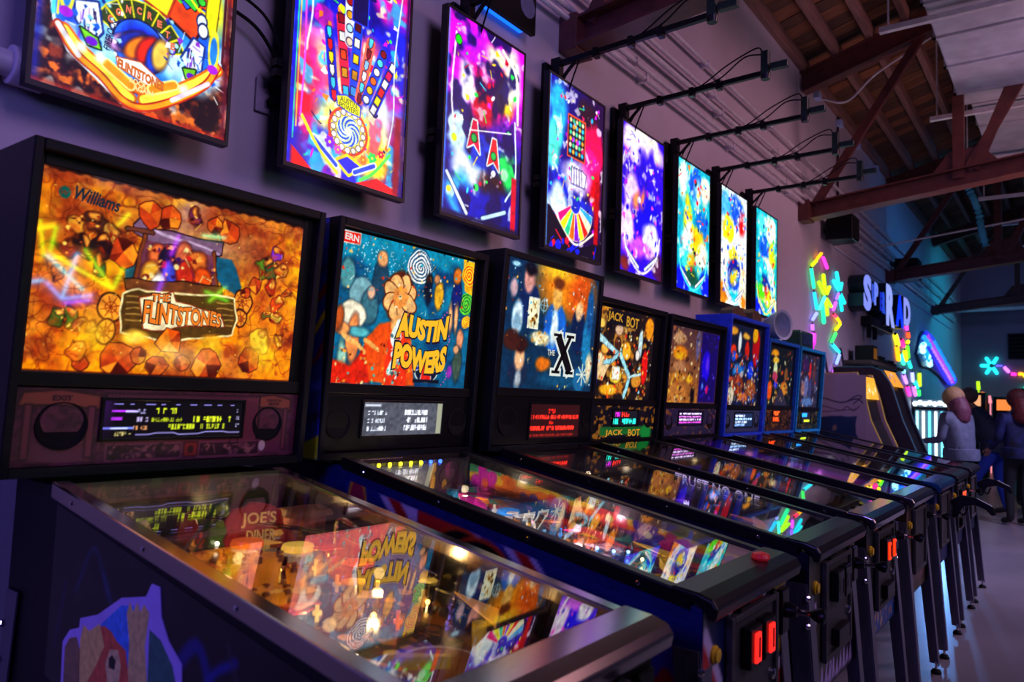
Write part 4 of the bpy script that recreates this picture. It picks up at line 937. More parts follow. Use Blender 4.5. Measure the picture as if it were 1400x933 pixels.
def bg_6():
    a = .62/.53; c = Cv(84, 72, a, '#1a2440'); c.warp(.02, 8, 3)
    for u, v, ru, rv, q in [(.1, .92, .14, .05, '#f0a040'), (.5, .88, .14, .04, '#e8a850'), (.85, .75, .14, .25, '#a81420'), (.8, .92, .1, .1, '#e8a018'), (.3, .78, .06, .12, '#e8f0f8'), (.12, .68, .1, .07, '#e04828'), (.14, .6, .08, .07, '#3060d0'), (.55, .7, .08, .12, '#c83018'), (.3, .42, .2, .1, '#2878c0'), (.7, .45, .12, .12, '#1440d8'), (.3, .25, .24, .14, '#7a3c30'), (.75, .2, .2, .14, '#905838'), (.12, .12, .12, .1, '#d8c8b0'), (.5, .1, .2, .06, '#c07048')]:
        c.ell(u, v, ru, rv, q, soft=.03, out='#101020', ow=.004)
    c.warp(0, 0, 0); c.warp(.03, 9, 8); c.confetti(13, 60, ['#7a3828', '#2050b0', '#c85830', '#d8b890', '#304878', '#b0a8b0'], (0, 0, 1, .62), (.02, .05), alpha=.9); c.warp(0, 0, 0); c.confetti(3, 190, ['#f0d0a0', '#2040a0', '#c04020', '#202030', '#e8e8f0', '#e8a030'], (0, 0, 1, .66), (.006, .024), alpha=.85); return c
def bg_7():
    c = Cv(64, 50, 1.35, '#142028'); c.warp(.02, 8, 3)
    for u, v, ru, rv, q in [(.25, .9, .2, .05, '#f09828'), (.3, .78, .16, .06, '#f0b040'), (.3, .62, .1, .12, '#d8e8b0'), (.3, .5, .14, .08, '#b04868'), (.35, .36, .1, .07, '#2040e0'), (.12, .25, .12, .16, '#e86018'), (.7, .3, .2, .12, '#d08838'), (.75, .55, .1, .12, '#805838')]: c.ell(u, v, ru, rv, q, soft=.03)
    c.warp(0, 0, 0); c.poly([(.35, .0), (.9, .0), (.6, .3), (.5, .3)], '#3a3850'); c.confetti(3, 110, ['#f8d080', '#c04018', '#203038', '#e8f0c0', '#705040', '#e89830'], (0, .05, 1, .95), (.012, .04), alpha=.75); return c
def bg_8():
    c = Cv(60, 46, 1.35, '#2a2c40'); c.warp(.02, 8, 3)
    for u, v, ru, rv, q in [(.3, .8, .2, .14, '#402858'), (.55, .7, .06, .16, '#d82828'), (.75, .7, .12, .2, '#5a3838'), (.4, .4, .16, .2, '#6870a0'), (.6, .35, .08, .2, '#3a4878'), (.25, .35, .12, .14, '#8a6c70'), (.5, .1, .4, .08, '#5878a8')]: c.ell(u, v, ru, rv, q, soft=.04)
    c.warp(0, 0, 0); c.confetti(3, 80, ['#8890c0', '#d05040', '#202030', '#b0a8b0', '#503858'], (0, 0, 1, 1), (.015, .05), alpha=.6); return c
def dmd_1():
    c = Cv(170, 46, 4.0, '#060508')
    for k in range(9): c.rect(.06+.105*k, .90, .06+.105*k+random.Random(k).uniform(.02, .07), .925, '#8078d0')
    glyphs(c, .32, .5, .66, .16, 3, '#c8d820'); glyphs(c, .32, .55, .44, .1, 5, '#a8b818', .1); glyphs(c, .62, .92, .42, .16, 7, '#d0e020'); glyphs(c, .44, .88, .22, .14, 9, '#b8c81c')
    glyphs(c, .22, .3, .66, .12, 11, '#9890c8'); glyphs(c, .22, .3, .44, .12, 13, '#a898c8'); glyphs(c, .2, .3, .22, .1, 15, '#c08050'); glyphs(c, .08, .2, .06, .1, 17, '#b0a060')
    c.rect(.05, .70, .2, .75, '#b030f0').rect(.14, .69, .22, .74, '#c0b8ff').rect(.05, .48, .12, .56, '#a028d0').rect(.0, .24, .2, .29, '#7888ff').rect(.05, .245, .16, .275, '#d8e0ff')
    c.line([(.22, .08), (.3, .08), (.36, .12), (.48, .12), (.52, .07), (.66, .08), (.72, .13), (.86, .13), (.9, .1), (.99, .1)], .03, '#8880c8')
    for k in range(3): glyphs(c, .955, .99, .26+.22*k, .1, 40+k, '#9088b0')
    c.ell(.02, .9, .12, .5, '#3a1060', soft=.3, alpha=.6)
    return c
def dmd_2():
    c = Cv(96, 34, 3.6, '#4a4c58'); c.clouds('#30343c', 8, 3, .4, .7, .7)
    for k, v in enumerate((.62, .38, .14)):
        glyphs(c, .06, .3, v, .13, 3+k, '#d8e0f0', .2); glyphs(c, .5, .82, v, .16, 13+k, '#eef2ff', .12)
    c.rect(.02, .88, .2, .94, '#c8d0e0').rect(.93, 0, 1, 1, '#8a8c78'); return c
def dmd_rows(w, h, a, base, rows, seed):
    c = Cv(w, h, a, base)
    for k, (v, hh, col, u0, u1) in enumerate(rows): glyphs(c, u0, u1, v, hh, seed+k, col, .1)
    return c
def sp_1():
    a = .713/.175; c = Cv(250, 62, a, '#5e2440'); c.clouds('#7a2c58', 6, 3, .4, .7, .8).clouds('#3c1428', 9, 13, .5, .7, .8).clouds('#8a4048', 14, 33, .6, .72, .6)
    for u in (.13, .885):
        w = .115 if u < .5 else .08
        c.poly([(u-w, .78), (u-w*.9, .93), (u, .97), (u+w, .9), (u+w, .74), (u, .8)], '#b05840', out='#3c1018', ow=.03)
        c.rect(u-w*.85, .1, u-w*.7, .78, '#8a3c50', out='#2c0c18', ow=.02).rect(u+w*.72, .1, u+w*.88, .76, '#8a3c50', out='#2c0c18', ow=.02)
        c.poly([(u-w*.7, .05), (u+w*.7, .05), (u+w*.6, .3), (u-w*.6, .3)], '#7a3050')
    c.rect(.265, .26, .825, .93, '#7a3048', out='#2c0c18', ow=.03)
    for k in range(46): c.line([(.27+k*.0121, .88), (.275+k*.0121, .935)], .016, '#a04c58').line([(.27+k*.0121, .3), (.275+k*.0121, .245)], .016, '#903c50')
    for k, (u0, u1) in enumerate(((.28, .53), (.6, .84))):
        c.rect(u0, .04, u1, .24, '#3c1428', out='#a0506a', ow=.02); c.confetti(5+k, 34, ['#7a3c58', '#241018', '#9a5c60', '#b07068'], (u0+.01, .06, u1-.01, .22), (.02, .06))
    c.shade('#140408', .18)
    c.rect(.545, .06, .59, .24, '#8a2020', out='#401010', ow=.02).ell(.567, .15, .05, .06, '#3c1018').ell(.855, .17, .06, .09, '#c8b0b0', out='#401020')
    return c
def sp_jack():
    c = Cv(110, 40, 2.9, '#14101c'); c.clouds('#c07820', 8, 3, .56, .64, .9)
    c.rect(.2, .1, .85, .36, '#1c7a30', soft=.06).ell(.88, .15, .25, .25, '#18a040', soft=.1).ell(.1, .85, .1, .3, '#100c14', soft=.05); return c
def sp_dim(b, k, seed):
    c = Cv(90, 34, 2.9, b); c.clouds(k, 6, seed, .5, .7, .8).clouds('#c87018', 9, seed+9, .66, .72, .6); return c
def blade_2():
    a = 1.0/.14; c = Cv(300, 42, a, '#c83a4a'); c.warp(.16, 1.2, 3)
    for k, q in enumerate(['#d83a48', '#3ea070', '#e8c82a', '#e07028', '#8a58b8', '#3c8c78', '#d8484e', '#e8c82a']):
        c.rect(-.1, 1.1-(k+1)*.16, 1.1, 1.1-k*.16, q)
    c.warp(0, 0, 0)
    for u, v, r, q, md in [(.07, .52, .42, '#c828b8', '#f07838'), (.17, .7, .24, '#e07028', '#c84820'), (.26, .28, .36, '#3a3c98', '#a060d0'), (.37, .36, .42, '#d83a30', '#f0c040'), (.56, .62, .44, '#e03a48', '#f0e060'), (.69, .5, .42, '#3c2c9c', '#c8c8b0'), (.78, .4, .38, '#c02a80', '#f09030'), (.92, .4, .34, '#2860a8', '#e07030')]:
        c.flower(u, v, r, 5, q, md, rot=u*9)
    return c
def blade_flat(base, cols, seed, n=60):
    c = Cv(160, 24, 7.1, base); c.confetti(seed, n, cols, (0, 0, 1, 1), (.05, .22)); return c
def blade_city():
    c = Cv(200, 30, 7.1, '#8a20c8'); c.grad('#d83030', '#6a18e0', 90, .2, .9); r = random.Random(4); u = 0
    while u < 1:
        w = r.uniform(.008, .02); h = r.uniform(.15, .6); c.rect(u, 0, u+w, h, '#1a0c90'); u += w*r.uniform(1, 1.6)
    c.ell(.1, .7, 1.2, .5, '#5010ff', soft=.4, alpha=.7); return c
def pf_art(seed, base, pal, w=90, h=160, n=220, big=None):
    c = Cv(w, h, .52/1.06, base); c.warp(.03, 6, seed)
    c.confetti(seed+1, 26, pal, (0, 0, 1, 1), (.04, .10), soft=.02)
    c.warp(0, 0, 0); c.confetti(seed, n, pal, (.03, .1, .97, .98), (.006, .022), out='#101018')
    for k in range(5): inserts(c, (.3+.1*k, .28+.02*abs(k-2)), (.16+.17*k, .62), 5, .02, [pal[(k+j) % len(pal)] for j in range(5)], '#181018', ['arrow', 'dot', 'box'][k % 3])
    c.ell(.5, .2, .07, .07, pal[0], out='#f0e8d0', ow=.008)
    c.poly([(0, 0), (1, 0), (1, .16), (.62, .06), (.38, .06), (0, .16)], '#15121a')
    return c

# ------------------------------------------------------------------ the machine builder
GLASS = glass_mat()
M_PRINT = art_mat('matt_print', 0.0, .9, .35)
M_PRINTG = art_mat('gloss_print', 0.0, .85, .15)
M_STAIN = mat('stainless_steel', '#b0a8a0', .17, 1., var=.12, scale=40, stretch=(1, 30, 30))
M_CHROME = mat('chrome', '#d8d8dc', .08, 1., var=.03)
M_RAILB = mat('black_rail', '#131316', .3, .3, var=.2, scale=50)
M_LEG = mat('leg_steel', '#6c6a7c', .3, .7, var=.2, scale=20, stretch=(20, 20, 1))
M_RAMP = glass_mat('clear_ramp', (.90, .87, .80), .05, .02)
M_FRONT = art_mat('front_print', 0.0, .8, .4)
M_WIRE = mat('wire_steel', '#c8c8cc', .15, 1., var=.05)
ZS = [.1814]
def zg(y): return .93+(y+1.56)*ZS[0]
def zp(y): return .842+(y+1.5)*.112
def pinball(cfg):
    ZS[0] = cfg.get('slope', .1814); xc = cfg['x']; cw = cfg.get('cw', .285); bw = cfg.get('bw', .757); zt = cfg.get('zt', 1.855); dy = cfg.get('dy', 0.)
    near = cfg.get('near', 1); rng = random.Random(cfg['seed'])
    t = thing('pinball_machine', cfg['label'], 'pinball machine', (xc, -.95, 0), 'pinball machines in a row along the wall')
    Mc = mat('cabinet_'+cfg['cab'], '#'+cfg['cab'], .45, var=.2, scale=25, bump=.05, spec=.2)
    Mb = mat('backbox_'+cfg['box'], '#'+cfg['box'], .42, var=.25, scale=35, bump=.06, spec=.2)
    Mr = cfg.get('rail', M_RAILB)
    L, R = xc-cw, xc+cw
    prof = [(-1.545, .465), (-1.545, .905), (-.41, 1.112), (-.185, 1.112), (-.185, .575)]
    for a, b in ((L, L+.018), (R-.018, R)): MB().prism('x', prof, a, b).build('cabinet_side', Mc, t, bevel=.002)
    MB().box(L+.018, R-.018, -1.545, -1.527, .465, .90).build('front_panel', Mc, t)
    MB().box(L+.018, R-.018, -.203, -.185, .575, 1.11).build('rear_panel', Mc, t)
    MB().prism('x', [(-1.527, .475), (-.203, .585), (-.203, .605), (-1.527, .495)], L+.018, R-.018).build('cabinet_floor', Mc, t)
    if cfg.get('side'): 
        org, du, dv, art = cfg['side'](L)
        art.panel('side_art', M_PRINT, org, du, dv, t)
    # rails, lockbar, glass
    for sx, s in ((L, -1), (R, 1)):
        a = sx-.024 if s > 0 else sx-.012; b = a+.036
        m = MB(); m.prism('x', [(-1.52, zg(-1.52)-.036), (-1.52, zg(-1.52)), (-.40, zg(-.40)), (-.40, zg(-.40)-.036)], a, b)
        rl = m.build('side_rail', Mr, t, bevel=.004)
        if near:
            for k in range(4):
                yy = -1.4+.3*k; MB().lathe((a if s < 0 else b, yy, zg(yy)-.02), [(.0055, 0), (.0055, .0015), (.003, .003)], 8, (s, 0, 0)).build('rail_screw', M_CHROME, rl)
    lb = [(-1.578, .888), (-1.584, .915), (-1.572, .932), (-1.54, .942), (-1.478, .949), (-1.478, .932), (-1.53, .92), (-1.555, .905), (-1.56, .888)]
    MB().prism('x', lb, L-.014, R+.014).build('lockbar', cfg.get('lock', Mr), t, bevel=.006, seg=3)
    MB().prism('x', [(-1.48, zg(-1.48)-.010), (-.405, zg(-.405)-.010), (-.405, zg(-.405)-.006), (-1.48, zg(-1.48)-.006)], L+.008, R-.008).build('playfield_glass', GLASS, t)
    # inside
    pw = cw-.022
    pf = cfg['pf']().panel('playfield', M_PRINTG, (xc-pw, -1.5, zp(-1.5)), (2*pw, 0, 0), (0, 1.06, 1.06*.112), t)
    MB().prism('x', [(-1.5, zp(-1.5)-.014), (-.44, zp(-.44)-.014), (-.44, zp(-.44)-.001), (-1.5, zp(-1.5)-.001)], xc-pw, xc+pw).build('playfield_board', mat('plywood', '#8a6a48', .6), t)
    bp = cfg['bp']().panel('back_art', M_PRINT, (xc-pw, -.436, zp(-.436)), (2*pw, 0, 0), (0, 0, 1.118-zp(-.436)), t)
    MB().box(xc-pw, xc+pw, -.434, -.42, zp(-.436)-.02, 1.112).build('back_board', M_BLACK, t)
    y0, y1 = -1.46, -.44
    bl = cfg['blade']()
    o = bl.panel('side_blade', cfg.get('blade_mat', M_PRINTG), (xc+pw+.002, y1, zp(y1)), (0, y0-y1, zp(y0)-zp(y1)), (0, 0, .105), t)
    # make the blade follow the glass slope: raise its rear end
    co = np.empty(len(o.data.vertices)*3, np.float32); o.data.vertices.foreach_get('co', co); co = co.reshape(-1, 3)
    yy = co[:, 1]-.95; zl = .842+(yy+1.5)*.112; frac = (co[:, 2]-zl)/.105; top = .93+(yy+1.56)*ZS[0]-.012; co[:, 2] = zl+frac*(top-zl)
    o.data.vertices.foreach_set('co', co.reshape(-1)); o.data.update()
    # front: apron, coin door, plunger, buttons
    m = MB(); m.prism('z', [(xc-pw, -1.5), (xc+pw, -1.5), (xc+pw, -1.35), (xc+.08, -1.42), (xc-.08, -1.42), (xc-pw, -1.35)], zp(-1.42)-.005, zp(-1.42)+.035); m.build('apron', M_BLACKP, t, bevel=.004)
    for s in (-1, 1): MB().box(xc+s*.15-.055, xc+s*.15+.055, -1.465, -1.405, zp(-1.42)+.036, zp(-1.42)+.038).build('instruction_card', mat('card_print', '#9a8c80', .6, var=.5, scale=140), t)
    if cfg.get('front'): cfg['front']().panel('front_art', M_FRONT, (L+.002, -1.5462, .468), (2*cw-.004, 0, 0), (0, 0, .43), t)
    dx0, dx1, dz0, dz1 = xc-.16, xc+.16, .565, .865
    d = MB().box(dx0, dx1, -1.556, -1.545, dz0, dz1).build('coin_door', mat('door_black', '#353336', .5, .2, var=.2, scale=90, bump=.1), t, bevel=.004)
    m = MB(); w = .016
    m.box(dx0-.004, dx0+w, -1.566, -1.55, dz0, dz1); m.box(dx1-w, dx1+.004, -1.566, -1.55, dz0, dz1); m.box(dx0+w, dx1-w, -1.566, -1.55, dz0, dz0+w); m.box(dx0+w, dx1-w, -1.566, -1.55, dz1-w, dz1)
    m.build('door_frame', mat('door_black', '#353336'), d, bevel=.003)
    for k in range(2): MB().cyl((dx0+.05+.25*k, -1.56, dz1+.006), (dx0+.12+.16*k, -1.56, dz1+.006), .006, n=8).build('hinge', M_BLACK, d)
    if near or cfg.get('coin'):
        for s in (-1, 1):
            cx = xc+s*.05; 
            MB().box(cx-.04, cx+.04, -1.582, -1.556, .735, .83).build('coin_slot', M_BLACKP, d, bevel=.005)
            if cfg.get('coin'): MB().box(cx-.016, cx+.016, -1.588, -1.581, .748, .815).build('lit_coin_button', glow(cfg['coin'], 2.0), d, bevel=.002)
            MB().box(cx-.004, cx+.004, -1.5895, -1.587, .76, .805).build('slot', M_BLACK, d)
        MB().box(xc-.07, xc+.07, -1.58, -1.556, .595, .65).build('coin_return', M_BLACKP, d, bevel=.005)
        MB().lathe((xc+.13, -1.556, .67), [(.014, 0), (.014, .008), (.006, .012)], 12, (0, -1, 0)).build('door_lock', M_CHROME, d, smooth=True)
        if cfg.get('plate'): cfg['plate'](xc, d)
    p = MB().box(xc+.205, xc+.265, -1.562, -1.545, .745, .86).build('plunger_plate', M_BLACKP, t, bevel=.004)
    if cfg.get('gun'):
        m = MB(); m.prism('x', [(-1.56, .80), (-1.62, .84), (-1.70, .83), (-1.78, .79), (-1.80, .74), (-1.775, .73), (-1.745, .765), (-1.69, .785), (-1.63, .77), (-1.60, .70), (-1.57, .70), (-1.575, .77)], xc+.222, xc+.25); m.build('gun_grip', M_BLACKP, t, bevel=.008)
        MB().tube(smooth_path([(xc+.236, -1.60, .755), (xc+.236, -1.63, .72), (xc+.236, -1.655, .77)], 5), .006, 6).build('trigger_guard', M_BLACKP, t, smooth=True)
    else:
        m = MB(); m.cyl((xc+.235, -1.56, .805), (xc+.235, -1.63, .805), .008, n=10); m.build('plunger_rod', M_CHROME, t, smooth=True)
        MB().lathe((xc+.235, -1.56, .805), [(.02, 0), (.02, .012), (.014, .03), (.012, .03)], 14, (0, -1, 0)).build('plunger_housing', M_BLACKP, t, smooth=True)
        MB().lathe((xc+.235, -1.625, .805), [(.009, 0), (.014, .008), (.02, .022), (.018, .034), (.006, .038)], 16, (0, -1, 0)).build('plunger_knob', cfg.get('knob', M_BLACKP), t, smooth=True)
    bcol = cfg.get('button', '#c8a018')
    MB().lathe((xc-.225, -1.545, .80), [(.02, 0), (.02, .007), (.015, .009), (.015, .014), (.004, .016)], 16, (0, -1, 0)).build('start_button', mat('button_'+bcol.strip('#'), bcol, .35), t, smooth=True)
    for sx, s in ((L, -1), (R, 1)):
        f = MB().lathe((sx, -1.455, .845), [(.019, 0), (.019, .006), (.013, .008), (.012, .014), (.004, .015)], 16, (s, 0, 0)).build('flipper_button', mat('fb_'+cfg.get('fb', 'b0a0c8'), '#'+cfg.get('fb', 'b0a0c8'), .3), t, smooth=True)
    # legs
    for sx, s in ((L, -1), (R, 1)):
        for (ya, yb, q) in ((-1.535, -1.60, -1), (-.205, -.15, 1)):
            top = Vector((sx+s*.004, ya+q*.004, .82 if q < 0 else .86)); bot = Vector((sx+s*.012, yb, .045))
            m = MB(); ang = .03
            for (ux, uy) in ((-s, 0), (0, -q)):
                dvec = Vector((ux, uy, 0))*.058
                a0, a1, b0, b1 = top, top+dvec, bot, bot+dvec*.75
                n_ = Vector((s if uy else 0, q if ux else 0, 0))*.004
                m.add([a0, a1, b1, b0, a0+n_, a1+n_, b1+n_, b0+n_], [(0, 1, 2, 3), (7, 6, 5, 4), (0, 4, 5, 1), (1, 5, 6, 2), (2, 6, 7, 3), (3, 7, 4, 0)])
            lg = m.build('leg', cfg.get('leg', M_LEG), t)
            fx, fy = bot.x-s*.012, bot.y-q*.012
            MB().cyl((fx, fy, .02), (fx, fy, .06), .006, n=8).build('leveler_bolt', M_ZINC, lg)
            MB().lathe((fx, fy, 0), [(.024, 0), (.026, .006), (.018, .02), (.008, .024)], 14).build('foot', M_RUBBER, lg, smooth=True)
            if near:
                for k in range(2): MB().lathe((sx+s*.008, ya+q*.01, .78-.08*k), [(.009, 0), (.009, .004), (.004, .007)], 8, (s*.7, q*.7, 0)).build('leg_bolt', M_CHROME, lg)
    # backbox
    bl_, br_ = xc-bw/2+cfg.get('bdx', 0), xc+bw/2+cfg.get('bdx', 0)
    yt, yb_ = -.42+dy, -.37+dy; zb = 1.128; th = .02
    def yf(z): return yb_+(yt-yb_)*(z-zb)/(zt-zb)
    for a, b in ((bl_, bl_+th), (br_-th, br_)):
        MB().prism('x', [(yb_, zb), (yt, zt), (-.165, zt), (-.165, zb)], a, b).build('backbox_side', Mb, t, bevel=.003)
    if cfg.get('boxart'):
        org, du, dv, art = cfg['boxart'](bl_, yb_, yt, zb, zt); art.panel('backbox_art', M_PRINT, org, du, dv, t)
    MB().prism('x', [(yt, zt), (yf(zt-.025), zt-.025), (-.165, zt-.025), (-.165, zt)], bl_+th, br_-th).build('backbox_top', Mb, t, bevel=.003)
    MB().box(bl_+th, br_-th, yb_, -.165, zb, zb+.02).build('backbox_floor', Mb, t)
    MB().box(bl_+th, br_-th, -.185, -.165, zb+.02, zt-.025).build('backbox_back', M_BLACK, t)
    rec = cfg.get('rec', .028)
    gx0, gx1, gz0, gz1 = cfg['glass']
    def plane(z): return yf(z)+rec
    # the lit glass
    ga = cfg['bg']()
    boost = cfg.get('boost', 1.0)
    bgp = ga.panel('backglass', cfg.get('bgmat', M_BG), (gx0, plane(gz0), gz0), (gx1-gx0, 0, 0), (0, plane(gz1)-plane(gz0), gz1-gz0), t, boost)
    fr = (gx0, gz0, gx1-gx0, gz1-gz0, plane)
    MB().prism('x', [(plane(gz0)+.004, gz0), (plane(gz1)+.004, gz1), (plane(gz1)+.03, gz1), (plane(gz0)+.03, gz0)], gx0, gx1).build('light_box', M_BLACK, t)
    # black surround of the glass
    m = MB()
    def strip(a0, a1, c0, c1, f=.006):
        m.prism('x', [(plane(c0)-f, c0), (plane(c1)-f, c1), (plane(c1)+.012, c1), (plane(c0)+.012, c0)], a0, a1)
    strip(bl_+th, gx0, gz0-.02, zt-.026, .002); strip(gx1, br_-th, gz0-.02, zt-.026, .002); strip(gx0, gx1, gz1, zt-.026, .002); strip(bl_+th, br_-th, gz0-.032, gz0, .012)
    m.build('glass_trim', M_BLACK, t, bevel=.002)
    # speaker panel
    sz0, sz1 = cfg.get('spz', (1.15, gz0-.034)); sx0, sx1 = bl_+th+.002, br_-th-.002
    if cfg.get('sp'):
        sp = cfg['sp']().panel('speaker_panel', cfg.get('spmat', M_PRINT), (sx0, plane(sz0)-.004, sz0), (sx1-sx0, 0, 0), (0, plane(sz1)-plane(sz0), sz1-sz0), t)
        MB().prism('x', [(plane(sz0)-.002, sz0), (plane(sz1)-.002, sz1), (plane(sz1)+.014, sz1), (plane(sz0)+.014, sz0)], sx0, sx1).build('panel_board', M_BLACK, sp)
    else:
        sp = MB().prism('x', [(plane(sz0)-.004, sz0), (plane(sz1)-.004, sz1), (plane(sz1)+.012, sz1), (plane(sz0)+.012, sz0)], sx0, sx1).build('speaker_panel', cfg.get('spm', M_BLACKP), t, bevel=.003)
    nrm = Vector((0, -1, 0))
    for (u, v, r) in cfg.get('spk', [(.13, .5, .048), (.87, .5, .048)]):
        cx = sx0+(sx1-sx0)*u; cz = sz0+(sz1-sz0)*v; cy = plane(cz)-.004
        s_ = MB().lathe((cx, cy+.001, cz), [(r, 0), (r, .004), (r*.9, .005), (r*.86, .002), (r*.3, -.004), (r*.2, .0)], 28, nrm).build('speaker', M_RUBBER, t, smooth=True)
    if cfg.get('dmd'):
        u0, u1, v0, v1 = cfg['dmdr']
        X0, X1 = sx0+(sx1-sx0)*u0, sx0+(sx1-sx0)*u1; Z0, Z1 = sz0+(sz1-sz0)*v0, sz0+(sz1-sz0)*v1
        m = MB(); e = .008
        for (a0, a1, c0, c1) in ((X0-e, X0, Z0-e, Z1+e), (X1, X1+e, Z0-e, Z1+e), (X0, X1, Z0-e, Z0), (X0, X1, Z1, Z1+e)):
            m.prism('x', [(plane(c0)-.010, c0), (plane(c1)-.010, c1), (plane(c1)-.003, c1), (plane(c0)-.003, c0)], a0, a1)
        m.build('display_frame', M_BLACKP, t, bevel=.0015)
        dm = cfg['dmd']().panel('display', M_DMD, (X0, plane(Z0)-.0055, Z0), (X1-X0, 0, 0), (0, plane(Z1)-plane(Z0), Z1-Z0), t, cfg.get('dmdb', 1.3))
    cfg.get('extra', lambda *a: None)(t, bgp, fr, sp, (sx0, sz0, sx1-sx0, sz1-sz0, plane))
    toys(t, xc, pw, rng, cfg)
    return t
M_BG = art_mat('lit_backglass', 1.05, rough=.04, spec=.6)
M_BGDIM = art_mat('dim_backglass', .8, rough=.04, spec=.6)
M_DMD = art_mat('lit_display', 1.6, rough=.1)
def glass_text(part, fr, s, u0, v0, u1, v1, mtl, bold=.02, shear=0., slope=0., warp=None, lift=.0012, name='lettering', grow=0.):
    u0, u1, v0, v1 = u0-grow, u1+grow, v0-grow*1.3, v1+grow*1.3
    x, z, w, h, pl = fr; m = MB(); za, zb_ = z+v0*h, z+v1*h
    put_text(m, s, (x+u0*w, pl(za)-lift, za), ((u1-u0)*w, 0, slope*h), (0, pl(zb_)-pl(za), zb_-za), bold, shear, warp=warp)
    return m.build(name, mtl, part)

# ------------------------------------------------------------------ playfield furniture
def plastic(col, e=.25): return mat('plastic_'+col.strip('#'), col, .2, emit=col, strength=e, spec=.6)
M_BULB = {}
def bulb(t, x, y, z, col, r=.007, s=14.):
    MB().sphere((x, y, z), r, 10, 6).build('lamp_bulb', glow(col, s), t, smooth=True)
def lampset(t, xc, pts, col, w):
    for i, (x, y, z) in enumerate(pts):
        d = bpy.data.lights.new('playfield_lamp', 'POINT'); d.color = col if not isinstance(col, list) else col[i % len(col)]; d.energy = w; d.shadow_soft_size = .012
        o = bpy.data.objects.new('playfield_lamp', d); COL.objects.link(o); o.parent = t; o.location = Vector((xc+x, y, z))-Vector(t.location)
def toys(t, xc, pw, rng, cfg):
    pal = cfg['pal']; n = cfg.get('ntoys', 1.0)
    def P(x, y, h=0.): return Vector((xc+x, y, zp(y)+h))
    # flippers and slings
    for s in (-1, 1):
        a, b = P(s*.115, -1.27, .02), P(s*.04, -1.325, .02)
        d = (b-a); nn = Vector((d.y, -d.x, 0)).normalized()
        m = MB(); m.add([a+nn*.013, b+nn*.007, b-nn*.007, a-nn*.013]+[p+Vector((0, 0, .02)) for p in (a+nn*.013, b+nn*.007, b-nn*.007, a-nn*.013)], [(0, 1, 2, 3), (7, 6, 5, 4), (0, 4, 5, 1), (1, 5, 6, 2), (2, 6, 7, 3), (3, 7, 4, 0)])
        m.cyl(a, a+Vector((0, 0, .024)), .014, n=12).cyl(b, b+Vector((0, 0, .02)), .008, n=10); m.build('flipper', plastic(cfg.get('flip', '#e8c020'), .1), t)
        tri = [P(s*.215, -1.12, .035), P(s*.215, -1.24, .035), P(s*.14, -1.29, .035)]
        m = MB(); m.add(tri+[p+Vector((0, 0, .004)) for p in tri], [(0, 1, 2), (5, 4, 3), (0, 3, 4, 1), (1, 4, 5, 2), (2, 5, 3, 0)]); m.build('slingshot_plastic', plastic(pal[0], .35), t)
        for p in tri: MB().cyl(p-Vector((0, 0, .036)), p, .005, n=8).build('post', M_WIRE, t)
        m = MB(); m.tube(smooth_path([P(s*.235, -1.05, .02), P(s*.238, -1.2, .02), P(s*.2, -1.29, .02), P(s*.125, -1.34, .02)], 5), .004, 6); m.build('lane_guide', M_WIRE, t, smooth=True)
    # pop bumpers
    for k, (x, y) in enumerate(cfg.get('bumpers', [(.02, -.66), (.12, -.60), (.10, -.74)])):
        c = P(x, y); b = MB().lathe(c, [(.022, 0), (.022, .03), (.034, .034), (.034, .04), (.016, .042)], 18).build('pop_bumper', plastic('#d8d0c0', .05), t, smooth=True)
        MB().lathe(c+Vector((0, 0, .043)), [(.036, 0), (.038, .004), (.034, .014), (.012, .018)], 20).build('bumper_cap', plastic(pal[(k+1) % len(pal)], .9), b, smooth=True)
    # ramps: curved plastic troughs
    def ramp(pts, w, col, e=.15, wall=.018):
        q = smooth_path(pts, 6); m = MB(); vs = []
        for i, p in enumerate(q):
            d = (q[min(i+1, len(q)-1)]-q[max(0, i-1)]); d.z = 0; d.normalize(); r = Vector((d.y, -d.x, 0))
            vs += [p-r*w/2+Vector((0, 0, wall)), p-r*w/2, p+r*w/2, p+r*w/2+Vector((0, 0, wall)), p+r*(w/2+.002)+Vector((0, 0, wall)), p+r*(w/2+.002)-Vector((0, 0, .002)), p-r*(w/2+.002)-Vector((0, 0, .002)), p-r*(w/2+.002)+Vector((0, 0, wall))]
        fs = []
        for i in range(len(q)-1):
            for k in range(8): fs.append((i*8+k, i*8+(k+1) % 8, (i+1)*8+(k+1) % 8, (i+1)*8+k))
        m.add(vs, fs).build('ramp', M_RAMP, t)
    ramp([P(-.05, -.98, .004), P(-.08, -.84, .03), P(-.13, -.66, .06), P(-.20, -.55, .07), P(-.235, -.68, .068), P(-.235, -.95, .05), P(-.225, -1.1, .04)], .042, pal[2], .2)
    ramp([P(.08, -.98, .004), P(.13, -.84, .03), P(.17, -.64, .06), P(.21, -.56, .066), P(.235, -.68, .06), P(.235, -.95, .045), P(.225, -1.08, .04)], .04, pal[3 % len(pal)], .2)
    for s in (-1, 1):
        m = MB()
        for o in (-.012, .012): m.tube(smooth_path([P(s*.2+o, -.52, .075), P(s*.1+o, -.50, .085), P(o, -.56, .085), P(-s*.1+o, -.66, .08), P(-s*.2+o, -.8, .07), P(-s*.225+o, -1.05, .05)], 6), .0025, 5)
        m.build('wire_ramp', M_WIRE, t, smooth=True)
    # targets, posts, plastics, bulbs
    for k in range(int(6*n)):
        p = P(-.16+.055*k, -.79+.02*math.sin(k*2.1)); MB().box(p.x-.013, p.x+.013, p.y-.003, p.y+.003, p.z, p.z+.03).build('target', plastic(pal[k % len(pal)], .5), t, bevel=.002)
